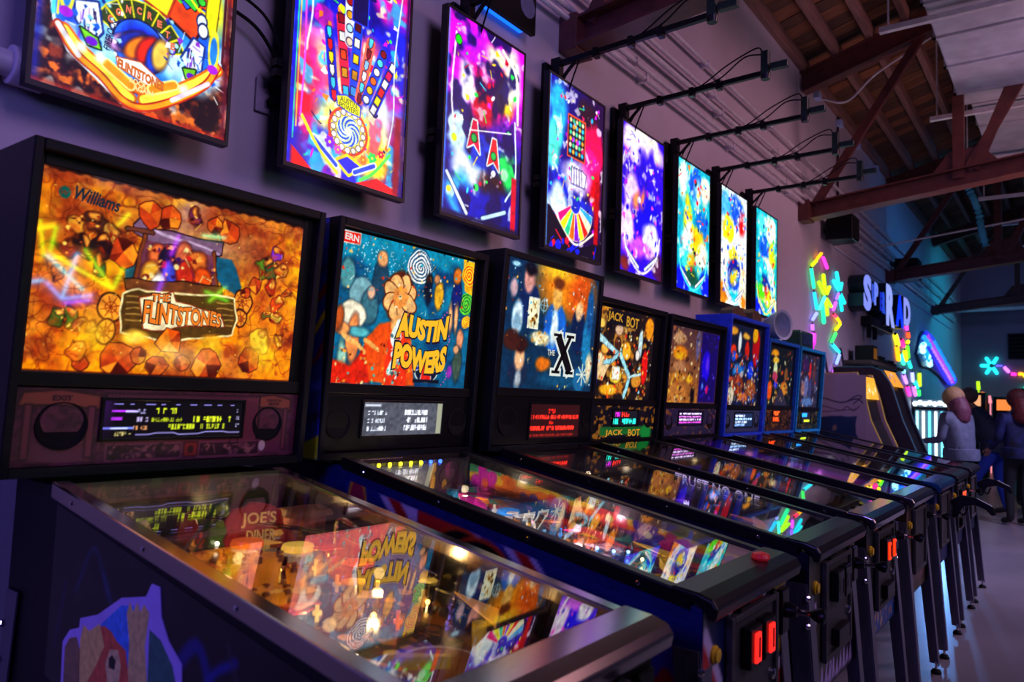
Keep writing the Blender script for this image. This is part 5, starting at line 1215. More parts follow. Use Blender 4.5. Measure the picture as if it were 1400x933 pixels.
    for k in range(int(22*n)):
        p = P(rng.uniform(-.24, .24), rng.uniform(-1.15, -.48)); m = MB(); m.lathe(p, [(.004, 0), (.004, .012), (.009, .013), (.009, .02), (.004, .021), (.004, .036)], 8); m.build('post', plastic(rng.choice(pal), .15) if k % 2 else M_WIRE, t)
    for k in range(int(16*n)):
        p = P(rng.uniform(-.23, .23), rng.uniform(-1.12, -.47), rng.uniform(.034, .06)); g = rng.randrange(4, 6); a0 = rng.uniform(0, 6); r = rng.uniform(.018, .042)
        q = [p+Vector((math.cos(a0+i*6.283/g)*r*rng.uniform(.6, 1.3), math.sin(a0+i*6.283/g)*r*rng.uniform(.6, 1.3), 0)) for i in range(g)]
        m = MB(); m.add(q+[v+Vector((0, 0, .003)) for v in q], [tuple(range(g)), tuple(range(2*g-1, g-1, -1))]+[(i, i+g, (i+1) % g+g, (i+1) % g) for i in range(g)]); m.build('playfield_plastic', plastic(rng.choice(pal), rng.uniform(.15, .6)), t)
        MB().cyl(p-Vector((0, 0, p.z-zp(p.y))), p, .003, n=6).build('post', M_WIRE, t)
    for k in range(int(12*n)):
        p = P(rng.uniform(-.23, .23), rng.uniform(-1.2, -.46), .014); bulb(t, p.x, p.y, p.z, rng.choice(cfg.get('bulbs', ['#ffd890'])), .005, cfg.get('bulb_s', 10))
    lc = cfg.get('lamp', (1, .72, .35)); lw = cfg.get('lampw', .5)
    lampset(t, xc, [(-.12, -1.12, zp(-1.12)+.05), (.13, -.98, zp(-.98)+.06), (-.08, -.78, zp(-.78)+.07), (.1, -.56, zp(-.56)+.09)], lc, lw)

# ------------------------------------------------------------------ the eight machines
def shear_side(L, art):
    return (L-.0008, -.41, .715), (0, -1.135, -.207), (0, 0, .36), art
def boxside(art):
    def f(bl, yb, yt, zb, zt): return (bl-.0008, -.17, zb+.003), (0, yb+.17+.002, 0), (0, 0, zt-zb-.006), art
    return f
def side_1(L):
    c = Cv(150, 50, 3.1, '#0b0a10'); c.clouds('#14121e', 5, 3, .5, .7, .8)
    for P, w, q in [([(.1, .6), (.16, .9), (.22, .7)], .03, '#0f2a4c'), ([(.2, .8), (.26, .6)], .03, '#123a68'), ([(.42, .5), (.5, .8), (.56, .6), (.62, .75)], .07, '#101c78'), ([(.5, .4), (.54, .7), (.60, .85)], .04, '#141c90'), ([(.7, .6), (.78, .3)], .05, '#101870'), ([(.58, .9), (.66, .5), (.7, .4)], .02, '#3c3048'), ([(.03, .2), (.06, .6)], .03, '#0c1a40')]: c.curve(P, w, q, soft=.03)
    return shear_side(L, c)
def side_2(L):
    c = Cv(160, 52, 3.15, '#142070')
    c.poly([(.13, 1), (.23, 1), (.6, .0), (.46, 0)], '#b8a8d0').poly([(.16, 1), (.205, 1), (.54, .0), (.5, 0)], '#a81418')
    c.rect(.235, 0, .27, 1, '#c0b0d8').rect(.27, 0, .43, 1, '#b81a1c').rect(.43, .0, .47, 1, '#b8a8d4').rect(.47, 0, .53, 1, '#1a2a90')
    c.poly([(.53, 1), (.62, 1), (.9, .2), (.8, .2)], '#b8a8d4').poly([(.56, 1), (.6, 1), (.86, .2), (.82, .2)], '#b01818')
    c.rect(.9, .0, 1, .62, '#a01416').ell(.9, .72, .3, .12, '#3c38c8', soft=.02)
    c.ell(.05, .78, .1, .26, '#a01c40', out='#e0a020', ow=.02)
    for u, v, r in [(.40, .8, .16), (.46, .74, .2), (.54, .66, .18), (.68, .5, .14), (.76, .52, .16)]: c.ell(u, v, r*1.4, r, '#0a0608', out='#c03a14', ow=.03, rot=.4)
    c.ell(.95, .4, .035, .06, '#8898e0').ell(.985, .36, .03, .05, '#d8a0b0').ell(.93, .58, .06, .1, '#b01c28')
    return shear_side(L, c)
def side_3(L):
    c = Cv(150, 40, 3.15, '#171058'); c.grad('#0c0820', '#1c1a78', 0, .0, .4)
    c.ell(.66, .55, .5, .22, '#06040c', soft=.02); c.curve([(.45, .78), (.56, .78), (.66, .82), (.74, .7), (.78, .4)], .06, '#7a4a98')
    c.rect(.8, 0, 1, 1, '#08060e', soft=.1)
    return shear_side(L, c)
def side_flat(base, cols, seed):
    def f(L):
        c = Cv(70, 22, 3.15, base); c.confetti(seed, 24, cols, (0, 0, 1, 1), (.06, .25)); return shear_side(L, c)
    return f
def box_art_2():
    c = Cv(46, 120, .27, '#1c2a98'); c.warp(.03, 5, 4)
    for k in range(9): c.curve([(-.2, .05+.12*k), (.3, .12+.12*k), (.7, .04+.12*k), (1.2, .14+.12*k)], .03, ['#7a2c10', '#281060', '#2840d0', '#6a1848', '#b8a818'][k % 5])
    c.warp(0, 0, 0)
    for v in (.16, .33): c.ring(.45, v, .06, .006, '#9040c0')
    c.poly([(.3, 0), (1, 0), (1, .1), (.6, .06)], '#b8c020'); return c

YEL, DKO = glow('#f2c21c', 1.05), mat('title_ink', '#1a1008', .6)
def ex_1(t, bg, fr, sp, sf):
    glass_text(bg, fr, 'Williams', .098, .86, .245, .93, mat('teal_ink', '#06443e', .4), .03, .35, -.022)
    glass_text(bg, fr, 'W', .055, .87, .081, .898, mat('ink_amber', '#b06a14', .5), .03, .3, -.003, lift=.0016)
    for b, mt, lf, gw in ((.07, DKO, .0012, .005), (.03, glow('#f07a10', 1.05), .002, 0)):
        glass_text(bg, fr, 'THE', .385, .405, .452, .445, mt, b, 0, .008, lift=lf, grow=gw)
        glass_text(bg, fr, 'FLINTSTONES', .362, .28, .662, .405, mt, b, 0, -.004, warp=lambda a, q: (a, q*(1.0-.35*a)+.22*a+.035*math.sin(a*24)), lift=lf, grow=gw)
    glass_text(sp, sf, 'EXIT', .105, .84, .162, .91, mat('sign_ink', '#30101a', .6), .03, lift=.006)
    glass_text(sp, sf, 'DRIVE IN', .86, .87, .925, .915, mat('sign_ink', '#30101a', .6), .02, lift=.006); glass_text(sp, sf, 'MOVIE', .87, .815, .915, .86, mat('sign_ink', '#30101a', .6), .02, lift=.006)
    # sticker on the cabinet side
    L = -.2812
    st = MB().prism('x', [(-.496, .66), (-.487, .801), (-.515, .83), (-.555, .843), (-.557, .862), (-.629, .883), (-.716, .931), (-.806, .95), (-.823, .976), (-.852, .975), (-.863, .923), (-.892, .888), (-.938, .859), (-.96, .70)], L-.0015, L+.0005).build('side_sticker', mat('sticker_violet', '#b49aec', .4, var=.08), t)
    for k, (q, P) in enumerate([('#3a80e8', [(-.62, .852), (-.651, .872), (-.719, .918), (-.765, .925), (-.785, .889), (-.764, .82), (-.62, .80)]),
                                ('#d8b870', [(-.742, .908), (-.75, .93), (-.765, .915), (-.778, .935), (-.79, .918), (-.802, .935), (-.822, .923), (-.814, .863), (-.83, .80), (-.84, .69), (-.764, .69), (-.758, .859)]),
                                ('#2c6a60', [(-.827, .895), (-.866, .885), (-.91, .85), (-.937, .80), (-.945, .69), (-.838, .69)]),
                                ('#d85a38', [(-.6, .816), (-.633, .859), (-.66, .868), (-.69, .862), (-.71, .85), (-.748, .84), (-.766, .787), (-.766, .68), (-.6, .68)]),
                                ('#f0c068', [(-.565, .82), (-.575, .852), (-.60, .845), (-.641, .868), (-.666, .831), (-.64, .79), (-.6, .74), (-.575, .74)]),
                                ('#8a6a4a', [(-.502, .793), (-.52, .815), (-.548, .823), (-.566, .80), (-.572, .74), (-.565, .68), (-.508, .68)]),
                                ('#e0c080', [(-.675, .80), (-.69, .83), (-.72, .835), (-.735, .81), (-.73, .77), (-.69, .765)]),
                                ('#181010', [(-.688, .813), (-.70, .822), (-.715, .815), (-.713, .797), (-.69, .796)])]):
        MB().prism('x', P, L-.0018-.0002*k, L).build('sticker_patch', mat('sticker_'+q.strip('#'), q, .4, var=.25, scale=70), st)
def toys_1(t, xc):
    def P(x, y, h=0.): return Vector((xc+x, y, zp(y)+h))
    sg = MB().prism('y', [(xc-.02, 1.035), (xc+.0, 1.06), (xc+.03, 1.062), (xc+.045, 1.072), (xc+.075, 1.068), (xc+.10, 1.062), (xc+.13, 1.045), (xc+.14, 1.01), (xc+.155, .985), (xc+.15, .955), (xc-.01, .965), (xc-.02, .99), (xc-.01, 1.01)], -.632, -.622).build('diner_sign', mat('diner_red', '#8a1410', .45, var=.25, scale=60, emit='#8a1410', strength=.25), t, bevel=.002)
    for k, (s, x0, x1, z0, z1) in enumerate((("JOE'S", .02, .115, 1.015, 1.05), ('DINER', .035, .115, .98, 1.008))):
        m = MB(); put_text(m, s, (xc+x0, -.6335, z0), (x1-x0, 0, -.004), (0, 0, z1-z0), .02, depth=.001, dn=(0, 1, 0)); m.build('lettering', mat('diner_cream', '#d8b868', .5, emit='#d8b868', strength=.35), sg)
    MB().box(xc+.03, xc+.1, -.6345, -.632, .957, .972).build('name_plate', mat('diner_cream', '#d8b868', .5), sg)
    for x in (xc-.012, xc+.146): MB().cyl((x, -.627, zp(-.627)), (x, -.627, .97), .006, n=8).build('sign_post', plastic('#6a1810', .1), sg)
    for k, (x, y, h, r) in enumerate([(-.075, -.86, .088, .036), (-.155, -.87, .08, .03), (-.12, -.95, .055, .034), (-.01, -.88, .06, .022)]):
        b = MB().lathe(P(x, y), [(r*.8, 0), (r*.78, h*.3), (r*.9, h*.7), (r*1.02, h*.93), (r*1.05, h), (r*.9, h), (r*.75, h*.86)], 16).build('stone_tower', mat('amber_toy', '#d88a28', .45, var=.3, scale=45, bump=.3, emit='#e88a18', strength=.35), t, smooth=True)
        for j in range(5): MB().box(P(x, y).x+r*math.cos(j*1.26)-.006, P(x, y).x+r*math.cos(j*1.26)+.006, y+r*math.sin(j*1.26)-.006, y+r*math.sin(j*1.26)+.006, zp(y)+h*.9, zp(y)+h*1.05).build('tower_stone', mat('amber_toy_dark', '#8a4814', .5), b, bevel=.002)
    h = MB().box(xc+.15, xc+.25, -.66, -.57, zp(-.6)+.02, zp(-.6)+.085).build('stone_hut', mat('hut_pink', '#b05c40', .6, var=.25, scale=40, bump=.3), t, bevel=.012)
    MB().prism('x', [(-.675, zp(-.6)+.083), (-.56, zp(-.6)+.083), (-.57, zp(-.6)+.098), (-.62, zp(-.6)+.105), (-.665, zp(-.6)+.098)], xc+.14, xc+.258).build('hut_roof', mat('hut_roof', '#8a5a28', .6, var=.3, bump=.3), h, bevel=.004)
    for x in (.172, .212): MB().box(xc+x, xc+x+.02, -.664, -.655, zp(-.6)+.04, zp(-.6)+.058).build('hut_window', M_BLACK, h)
    for k, (x, y, w, d, hh, q) in enumerate([(-.2, -.55, .07, .03, .07, '#2a8a50'), (-.16, -.52, .05, .03, .09, '#c0a878'), (-.22, -.62, .03, .05, .05, '#e8c878'), (-.05, -.52, .05, .02, .1, '#6a2020'), (.04, -.51, .06, .02, .11, '#3c5a24')]):
        MB().prism('y', [(xc+x-w/2, zp(y)), (xc+x+w/2, zp(y)), (xc+x+w*.55, zp(y)+hh*.6), (xc+x+w*.2, zp(y)+hh), (xc+x-w*.3, zp(y)+hh*.9), (xc+x-w*.5, zp(y)+hh*.5)], y-d/2, y+d/2).build('scenery_piece', plastic(q, .15), t, bevel=.003)
    for k in range(4):
        m = MB(); p = P(-.22+.02*k, -.50); m.lathe(p, [(.009, 0), (.012, .02), (.006, .045), (.008, .055), (.003, .064)], 10); m.build('scenery_pin', plastic('#d8d0b8', .12), t, smooth=True)
    pass
    m = MB(); m.tube(smooth_path([P(.18, -.78, .02), P(.18, -.78, .11), P(.17, -.86, .11), P(.16, -.9, .07)], 6), .006, 8); m.build('crane_arm', M_CHROME, t, smooth=True)
def ex_2(t, bg, fr, sp, sf):
    wv = lambda a, q: (a, q*(1-.15*math.sin(a*3.14))+.10*math.sin(a*3.14*2+.5))
    for b, mt, lf, gw in ((.11, mat('title_blue', '#0c1038', .5), .0012, .011), (.06, glow('#f4b81e', 1.1), .002, 0)):
        glass_text(bg, fr, 'AUSTIN', .41, .325, .82, .51, mt, b, .12, .035, wv, lift=lf, grow=gw)
        glass_text(bg, fr, 'POWERS', .405, .105, .82, .30, mt, b, .1, .015, wv, lift=lf, grow=gw)
    glass_text(bg, fr, 'ERN', .012, .938, .1, .982, glow('#f0e8e0', .9), .03, 0, -.004)
    MB().box(t.location.x-.19, t.location.x+.19, -.36, -.345, 1.133, 1.14).build('neck_plate', mat('neck_brass', '#5a5238', .4, .4), t)
def ex_3(t, bg, fr, sp, sf):
    x0, z0, w, h, pl = fr
    for e, mt, lf in ((.011, glow('#dfe8e0', 1.0), .0012), (0, mat('x_ink', '#05080c', .4), .0022)):
        m = MB()
        def bar2(u0, v0, u1, v1, wd):
            a, b = Vector((x0+u0*w, 0, z0+v0*h)), Vector((x0+u1*w, 0, z0+v1*h)); d = (b-a).normalized(); n = Vector((-d.z, 0, d.x)); a = a-d*e; b = b+d*e
            q = [a+n*(wd+e), b+n*(wd+e), b-n*(wd+e), a-n*(wd+e)]
            q = [Vector((p.x, pl(p.z)-lf, p.z)) for p in q]; m.add(q+[p+Vector((0, .0008, 0)) for p in q], [(0, 1, 2, 3), (7, 6, 5, 4), (0, 4, 5, 1), (1, 5, 6, 2), (2, 6, 7, 3), (3, 7, 4, 0)])
        bar2(.56, .44, .72, .15, .022); bar2(.70, .44, .56, .15, .010)
        for (a, v) in ((.555, .445), (.70, .445), (.56, .145), (.715, .145)): bar2(a-.045, v, a+.045, v, .006)
        m.build('x_emblem', mt, bg)
    glass_text(bg, fr, 'THE', .455, .275, .535, .32, glow('#d8dcc8', .9), .02)
def ex_4(t, bg, fr, sp, sf):
    for b, mt, lf in ((.06, DKO, .0012), (.02, glow('#d89c28', .9), .002)):
        glass_text(bg, fr, 'JACK', .2, .845, .44, .965, mt, b, 0, -.01, lift=lf); glass_text(bg, fr, 'BOT', .5, .83, .71, .95, mt, b, 0, -.01, lift=lf)
        glass_text(sp, sf, 'JACK', .27, .05, .52, .27, mt, b, lift=.004+lf); glass_text(sp, sf, 'BOT', .6, .05, .78, .27, mt, b, lift=.004+lf)
def plate_2(x, d):
    MB().box(x-.11, x-.01, -1.563, -1.556, .60, .68).build('front_sticker', mat('sticker_mix', '#a06820', .4, var=.9, scale=60), d, bevel=.002)
def front_2():
    c = Cv(80, 56, 1.43, '#10184c')
    c.poly([(0, 1), (.2, .62), (.2, .3), (0, .62)], '#c8b4dc').poly([(0, .86), (.2, .52), (.2, .42), (0, .74)], '#b81c20').poly([(0, .3), (.2, .0), (0, 0)], '#c0a8d4')
    c.rect(.3, .9, .68, .97, '#b81c22').rect(.26, .9, .31, .97, '#d8c8e0').rect(.67, .9, .72, .97, '#d8c8e0')
    c.rect(.86, .0, .98, .45, '#a81c22').rect(.86, .43, .98, .5, '#d8c8e0').rect(.86, .0, .98, .04, '#d8c8e0')
    c.ell(.9, .62, .05, .09, '#c8a414').ell(.87, .8, .04, .1, '#c8a414').rect(.8, .92, 1, .99, '#c8a414').ell(.1, .16, .08, .07, '#1a1c30')
    return c
def front_3():
    c = Cv(80, 56, 1.43, '#4a463c'); c.clouds('#38342c', 4, 3, .4, .7, .8)
    c.rect(.02, .5, .14, .66, '#b8a8d8')
    for k in range(4): c.rect(.035+.025*k, .53, .045+.025*k, .63, '#2a2038')
    c.poly([(0, .0), (.3, .12), (.45, .2), (1, .24), (1, .0)], '#1a1420')
    for k in range(12): c.poly([(.05+.08*k, .02), (.1+.08*k, .16+.03*(k % 3)), (.13+.08*k, .02+.02*(k % 2))], '#a890d0')
    c.ring(.4, .12, .07, .03, '#a890d0'); return c
def front_4():
    c = Cv(60, 42, 1.43, '#1c1c22'); c.rect(0, .0, 1, .2, '#1c4a9c'); c.confetti(4, 26, ['#c88a58', '#d8a878'], (.1, .03, .95, .17), (.015, .04)); return c
def front_5():
    c = Cv(60, 42, 1.43, '#5a4428'); c.clouds('#2c2014', 4, 5, .5, .66, .9).clouds('#7a4a58', 5, 9, .55, .7, .8); return c
MACH = [
 dict(x=.005, slope=.166, bw=.78, zt=1.862, seed=1, cab='0d0c12', box='0c0d11', rail=M_STAIN, lock=M_STAIN, label='nearest pinball machine, amber stone backglass and steel side rails',
      glass=(-.352, .338, 1.36, 1.812), bg=bg_1, sp=sp_1, spz=(1.15, 1.324), dmd=dmd_1, dmdr=(.258, .755, .34, .85), dmdb=1.0, spk=[(.138, .52, .056), (.87, .52, .047)], side=side_1, extra=ex_1,
      pf=lambda: pf_art(11, '#2c1608', ['#a86418', '#6a2c0c', '#c89030', '#3c140c', '#8a5828', '#20301c'], 150, 280, 260), bp=lambda: blade_flat('#2c3414', ['#3c5020', '#54481c', '#1c2410', '#602018', '#283c50'], 5, 40),
      blade=lambda: blade_flat('#120c0a', ['#2a1408', '#40200c', '#1c1c30'], 6, 20), pal=['#e8a030', '#d85818', '#c08838', '#f0c850', '#a83018'], lampw=.6, lamp=[(1, .62, .22), (1, .66, .26)], bulbs=['#ffc060', '#ffb040', '#fff0d0'], ntoys=1.2),
 dict(x=.81, front=front_2, bw=.72, zt=1.868, seed=2, cab='141a60', box='090a10', label='pinball machine with teal and orange backglass and Union Jack style side',
      glass=(.487, 1.118, 1.363, 1.836), bg=bg_2, dmd=dmd_2, dmdr=(.235, .79, .27, .87), dmdb=1.0, spk=[(.09, .5, .05), (.92, .5, .05)], side=side_2, boxart=boxside(box_art_2()), extra=ex_2, coin='#ff2018', plate=plate_2, button='#c8a018',
      pf=lambda: pf_art(21, '#20409a', ['#e84890', '#f0c030', '#30a0d0', '#f06828', '#60c850', '#f0f0f0'], 110, 200, 320), bp=lambda: blade_flat('#201c28', ['#384878', '#6a3060', '#c0a030'], 15, 30), blade=blade_2,
      pal=['#f0c030', '#e03888', '#e87828', '#3088d8', '#f0e8d0'], lampw=1.5, lamp=[(1, .8, .5), (1, .6, .75), (.8, .85, 1)], bulbs=['#ffe0a0', '#ff80c0', '#80c0ff']),
 dict(x=1.6, front=front_3, bw=.757, zt=1.905, dy=-.035, rec=.008, seed=3, cab='110f2a', box='0b0e14', label='pinball machine with large black X on its dark blue backglass',
      glass=(1.262, 1.94, 1.374, 1.895), bg=bg_3, dmd=lambda: dmd_rows(90, 34, 2.8, '#1a0404', [(.74, .12, '#ff2010', .35, .5), (.58, .09, '#ff2818', .02, .98), (.42, .07, '#d01808', .38, .46), (.24, .1, '#ff2818', .02, .92), (.06, .05, '#701008', .02, .9)], 3), dmdr=(.33, .86, .12, .85), dmdb=2.0,
      spk=[(.12, .5, .06), (.94, .5, .03)], side=side_3, extra=ex_3, pf=lambda: pf_art(31, '#1c2434', ['#d87028', '#e8d8b0', '#3068a0', '#802018', '#8048c0', '#d0d8e0'], 90, 160, 240),
      bp=lambda: blade_flat('#1a1020', ['#402050', '#203050'], 25, 20), blade=lambda: blade_flat('#454454', ['#3c3c50', '#4c4a58'], 26, 12), pal=['#e87830', '#4878c0', '#8a3cd0', '#e8e0d0', '#c02020'], lampw=.55, lamp=[(1, .75, .5), (.6, .5, 1), (1, .6, .4)], bulbs=['#ffd0a0', '#a060ff', '#60ff60', '#ff5030'], button='#c8a018', fb='b8a0d0'),
 dict(x=2.36, bw=.755, front=front_4, zt=1.825, seed=4, cab='10101c', box='0c0c10', label='pinball machine reading JACK BOT over a gold and silver backglass', lock=M_STAIN,
      glass=(2.01, 2.635, 1.345, 1.785), bg=bg_4, sp=sp_jack, spmat=art_mat('lit_panel', .45, .3, .3), dmd=lambda: dmd_rows(60, 22, 3., '#0a0a10', [(.6, .3, '#ff2818', .35, .7), (.6, .3, '#d020d0', .1, .3), (.1, .35, '#20e8c8', .02, .98)], 5), dmdr=(.36, .72, .4, .85), dmdb=1.8,
      spk=[(.1, .5, .05), (.9, .55, .04)], extra=ex_4, coin='#ff3008', pf=lambda: pf_art(41, '#5a3c20', ['#e8a030', '#d06020', '#30a0a0', '#f0e0c0', '#802020'], 70, 120, 160), bp=lambda: blade_flat('#1c1812', ['#403018', '#602818'], 35, 20),
      blade=lambda: blade_flat('#604c44', ['#8a3c20', '#506858', '#a06838'], 36, 24), pal=['#f0a030', '#d84818', '#40a0a0', '#e8d8b8', '#a02020'], lampw=.5, ntoys=.6, side=side_flat('#101018', ['#402018', '#203050'], 4), bulbs=['#ffc060', '#40ffb0'], near=1),
 dict(x=3.2, front=front_5, bw=.82, zt=1.825, seed=5, cab='241c1a', box='0b0b12', label='pinball machine with bronze and purple backglass, fifth along the row', lock=M_STAIN,
      glass=(2.85, 3.555, 1.338, 1.77), bg=bg_5, bgmat=M_BGDIM, sp=lambda: sp_dim('#282040', '#402050', 5), spmat=art_mat('lit_panel', .45, .3, .3), dmd=lambda: dmd_rows(60, 26, 2.3, '#100c28', [(.78, .12, '#f0d8ff', .02, .98), (.54, .12, '#e870e0', .02, .98), (.32, .12, '#f0d0ff', .02, .98), (.1, .12, '#d040c0', .02, .98)], 7), dmdr=(.28, .72, .4, .88), dmdb=1.8,
      spk=[(.12, .5, .045), (.88, .5, .045)], pf=lambda: pf_art(51, '#2a1060', ['#a030f0', '#4020ff', '#f04080', '#ff8030', '#30c0f0'], 60, 110, 130), bp=lambda: blade_flat('#2010a0', ['#4020ff', '#8030ff'], 45, 20), blade=blade_city, blade_mat=art_mat('lit_blade', .5, .5, .2),
      pal=['#a040ff', '#4030ff', '#ff4060', '#ff9030', '#e0c0ff'], lampw=.9, lamp=[(.5, .15, 1), (.8, .2, 1), (.3, .2, 1), (1, .35, .3)], ntoys=.5, bulbs=['#c060ff', '#ff4040', '#80ff40'], side=side_flat('#3a2a20', ['#604830', '#201830'], 5), gun=0, near=0),
 dict(x=4.07, bw=.757, zt=1.925, seed=6, cab='1a2050', box='2a48d8', label='pinball machine with bright blue backbox frame, taller than its neighbours', gun=1,  # backbox blue brightened to carry the cyan light on its edges
      glass=(3.76, 4.35, 1.335, 1.87), bg=bg_6, bgmat=M_BGDIM, spm=mat('blue_grey_panel', '#3a4664', .4), dmd=lambda: dmd_rows(48, 22, 2.2, '#101c38', [(.74, .14, '#d0e0ff', .02, .6), (.5, .14, '#a8d0ff', .02, .98), (.28, .14, '#d8e8ff', .02, .7), (.06, .14, '#90b8ff', .02, .6)], 9), dmdr=(.3, .78, .25, .85), dmdb=1.6,
      spk=[(.12, .5, .045), (.9, .5, .045)], pf=lambda: pf_art(61, '#2a3a4c', ['#607890', '#d08830', '#406080', '#a0b0c0', '#c04828'], 50, 90, 100), bp=lambda: blade_flat('#1c2430', ['#304868', '#684828'], 55, 20), blade=lambda: blade_flat('#1c2c3c', ['#305878', '#806030', '#283848'], 56, 30),
      pal=['#80a0c0', '#e0a040', '#506890', '#c0c8d0', '#c85030'], lampw=.35, lamp=(.9, .85, .8), ntoys=.4, side=side_flat('#101c50', ['#1c3090', '#0c1030'], 6), near=0, lock=mat('blue_lock', '#2a5a90', .25, .7)),
 dict(x=4.83, bw=.74, zt=1.83, seed=7, cab='141c40', box='1c5cb8', label='pinball machine with blue backbox and small orange display, second from the end', coin='#ff5030',  # cyan light on the backbox edges put into its blue
      glass=(4.53, 5.12, 1.34, 1.78), bg=bg_7, bgmat=M_BGDIM, sp=lambda: sp_dim('#281410', '#6a3818', 7), spmat=art_mat('lit_panel', .45, .3, .3), dmd=lambda: dmd_rows(30, 22, 1.3, '#200c04', [(.6, .32, '#ff5018', .1, .9), (.1, .32, '#ff4010', .1, .9)], 9), dmdr=(.33, .6, .4, .98), dmdb=2.2,
      spk=[(.12, .5, .04), (.88, .5, .04)], pf=lambda: pf_art(71, '#3a3428', ['#807058', '#b08040', '#506070', '#a89878'], 40, 70, 80), bp=lambda: blade_flat('#241c18', ['#503820', '#304050'], 65, 20), blade=lambda: blade_flat('#2c2420', ['#604830', '#305070', '#806840'], 66, 24),
      pal=['#a08860', '#c09040', '#607080', '#c0b090'], lampw=.15, lamp=(1, .8, .6), ntoys=.35, side=side_flat('#101830', ['#203060'], 7), near=0),
 dict(x=5.61, bw=.74, zt=1.825, seed=8, cab='101c30', box='1488c4', label='last pinball machine of the row, dim backglass and cyan-edged backbox', gun=1,  # cyan light on the rim painted as the backbox colour
      glass=(5.3, 5.9, 1.335, 1.775), bg=bg_8, bgmat=M_BGDIM, sp=lambda: sp_dim('#0c1c18', '#14402a', 8), spmat=art_mat('lit_panel', .45, .3, .3), dmd=lambda: Cv(30, 22, 1.4, '#040c14').rect(.05, .55, .6, .9, '#2090ff').rect(.3, .1, .9, .28, '#d0f020'), dmdr=(.28, .66, .35, .95), dmdb=1.6,
      spk=[(.12, .5, .04), (.88, .5, .04)], pf=lambda: pf_art(81, '#2c2820', ['#605848', '#806040', '#405058', '#787060'], 40, 70, 80), bp=lambda: blade_flat('#1c1c18', ['#403828'], 75, 20), blade=lambda: blade_flat('#2c2828', ['#60503c', '#40484c'], 76, 24),
      pal=['#807860', '#a08048', '#506068', '#a8a090'], lampw=.1, lamp=(1, .85, .7), ntoys=.35, side=side_flat('#0c1420', ['#182c50'], 8), near=0),
]
PIN = [pinball(c) for c in MACH]
toys_1(PIN[0], .005)
# second machine: lamp row, pink dome, clip-on button; third machine: blade lettering
t = PIN[1]
for k in range(8): bulb(t, .575+.047*k, -.45, 1.113, '#e8e020' if k < 6 else '#3060ff', .0065, 16)
d = MB().lathe((.84, -.62, zp(-.62)), [(.075, 0), (.075, .03), (.066, .055), (.045, .07), (.015, .078)], 24).build('pink_dome', mat('pink_dome', '#e02890', .12, emit='#d820a0', strength=.5), t, smooth=True)
MB().lathe((.80, -.60, zp(-.62)+.07), [(.03, 0), (.03, .004), (.02, .006), (.018, .03), (.004, .032)], 18).build('teal_hat', mat('teal_toy', '#1c7890', .3, emit='#1c7890', strength=.2), d, smooth=True)
MB().lathe((.95, -1.525, .943), [(.02, 0), (.024, .006), (.02, .016), (.006, .02)], 16).build('lockbar_button', mat('red_button', '#b01c20', .3, emit='#a01020', strength=.25), t, smooth=True)
m = MB(); X = 1.6+.263
put_text(m, 'TRUST NO ONE', (X-.002, -.872, 1.018), (0, -.345, -.062), (0, 0, .038), .01); m.build('blade_lettering', mat('white_print', '#cfcbd8', .5, emit='#cfcbd8', strength=.25), PIN[2])

# ------------------------------------------------------------------ light-tube plants on the wall
def tubes(name, label, segs, y=-.036, r=.0175, xplane=None, group='coloured light-tube plants'):
    """segs: (p, q, colour, scale) with p,q as (x,z) on the long wall, or (y,z) on a wall at xplane"""
    def V(p): return (p[0], y, p[1]) if xplane is None else (xplane, p[0], p[1])
    zs = [s[0][1] for s in segs]+[s[1][1] for s in segs]; xs = [s[0][0] for s in segs]
    t = thing(name, label, 'light sculpture', (sum(xs)/len(xs), 0, min(zs)) if xplane is None else (xplane, sum(xs)/len(xs), min(zs)), group)
    for s in segs:
        a, b = Vector(V(s[0])), Vector(V(s[1])); col = s[2]; k = s[3] if len(s) > 3 else 1.
        d = (b-a); L = d.length; d.normalize(); rr = r*k
        pts = [a, a+d*rr*.25, a+d*rr*.8, b-d*rr*.8, b-d*rr*.25, b]; rs = [rr*.25, rr*.75, rr, rr, rr*.75, rr*.25]
        tb = MB().tube(pts, rs, 10).build('light_tube', glow(col, 2.4), t, smooth=True)
        MB().cyl(a-d*.012, a+d*.012, rr*.6, n=8).build('end_cap', M_BLACKP, tb)
    return t
tubes('light_sculpture', 'tall rainbow light-tube stem hooked over at its top, left of green burst',
      [((7.54, 2.85), (7.36, 2.95), '#ff30c8'), ((7.30, 2.98), (7.13, 2.89), '#ffa010'), ((7.11, 2.87), (6.94, 2.79), '#b8f010'), ((6.91, 2.76), (7.02, 2.56), '#20e8a0'), ((7.02, 2.53), (7.13, 2.35), '#20b8ff'), ((7.13, 2.32), (6.97, 2.23), '#8890ff'), ((6.96, 2.19), (6.98, 2.12), '#b060ff'), ((7.03, 2.10), (7.0, 1.97), '#ff20d8', 1.3), ((6.98, 2.1), (6.96, 1.99), '#e040ff', 1.2)])
tubes('light_sculpture', 'lime green burst of light tubes beside tall rainbow stem',
      [((7.47, 2.55), (7.37, 2.77), '#a8f010', 1.15), ((7.44, 2.55), (7.19, 2.66), '#98e810', 1.1), ((7.5, 2.56), (7.64, 2.67), '#b0f018', 1.1), ((7.48, 2.53), (7.55, 2.33), '#a0e818', 1.15), ((7.5, 2.52), (7.72, 2.45), '#98f020'), ((7.44, 2.53), (7.23, 2.37), '#40e8d8'), ((7.35, 2.43), (7.41, 2.23), '#20e090', 1.2)])
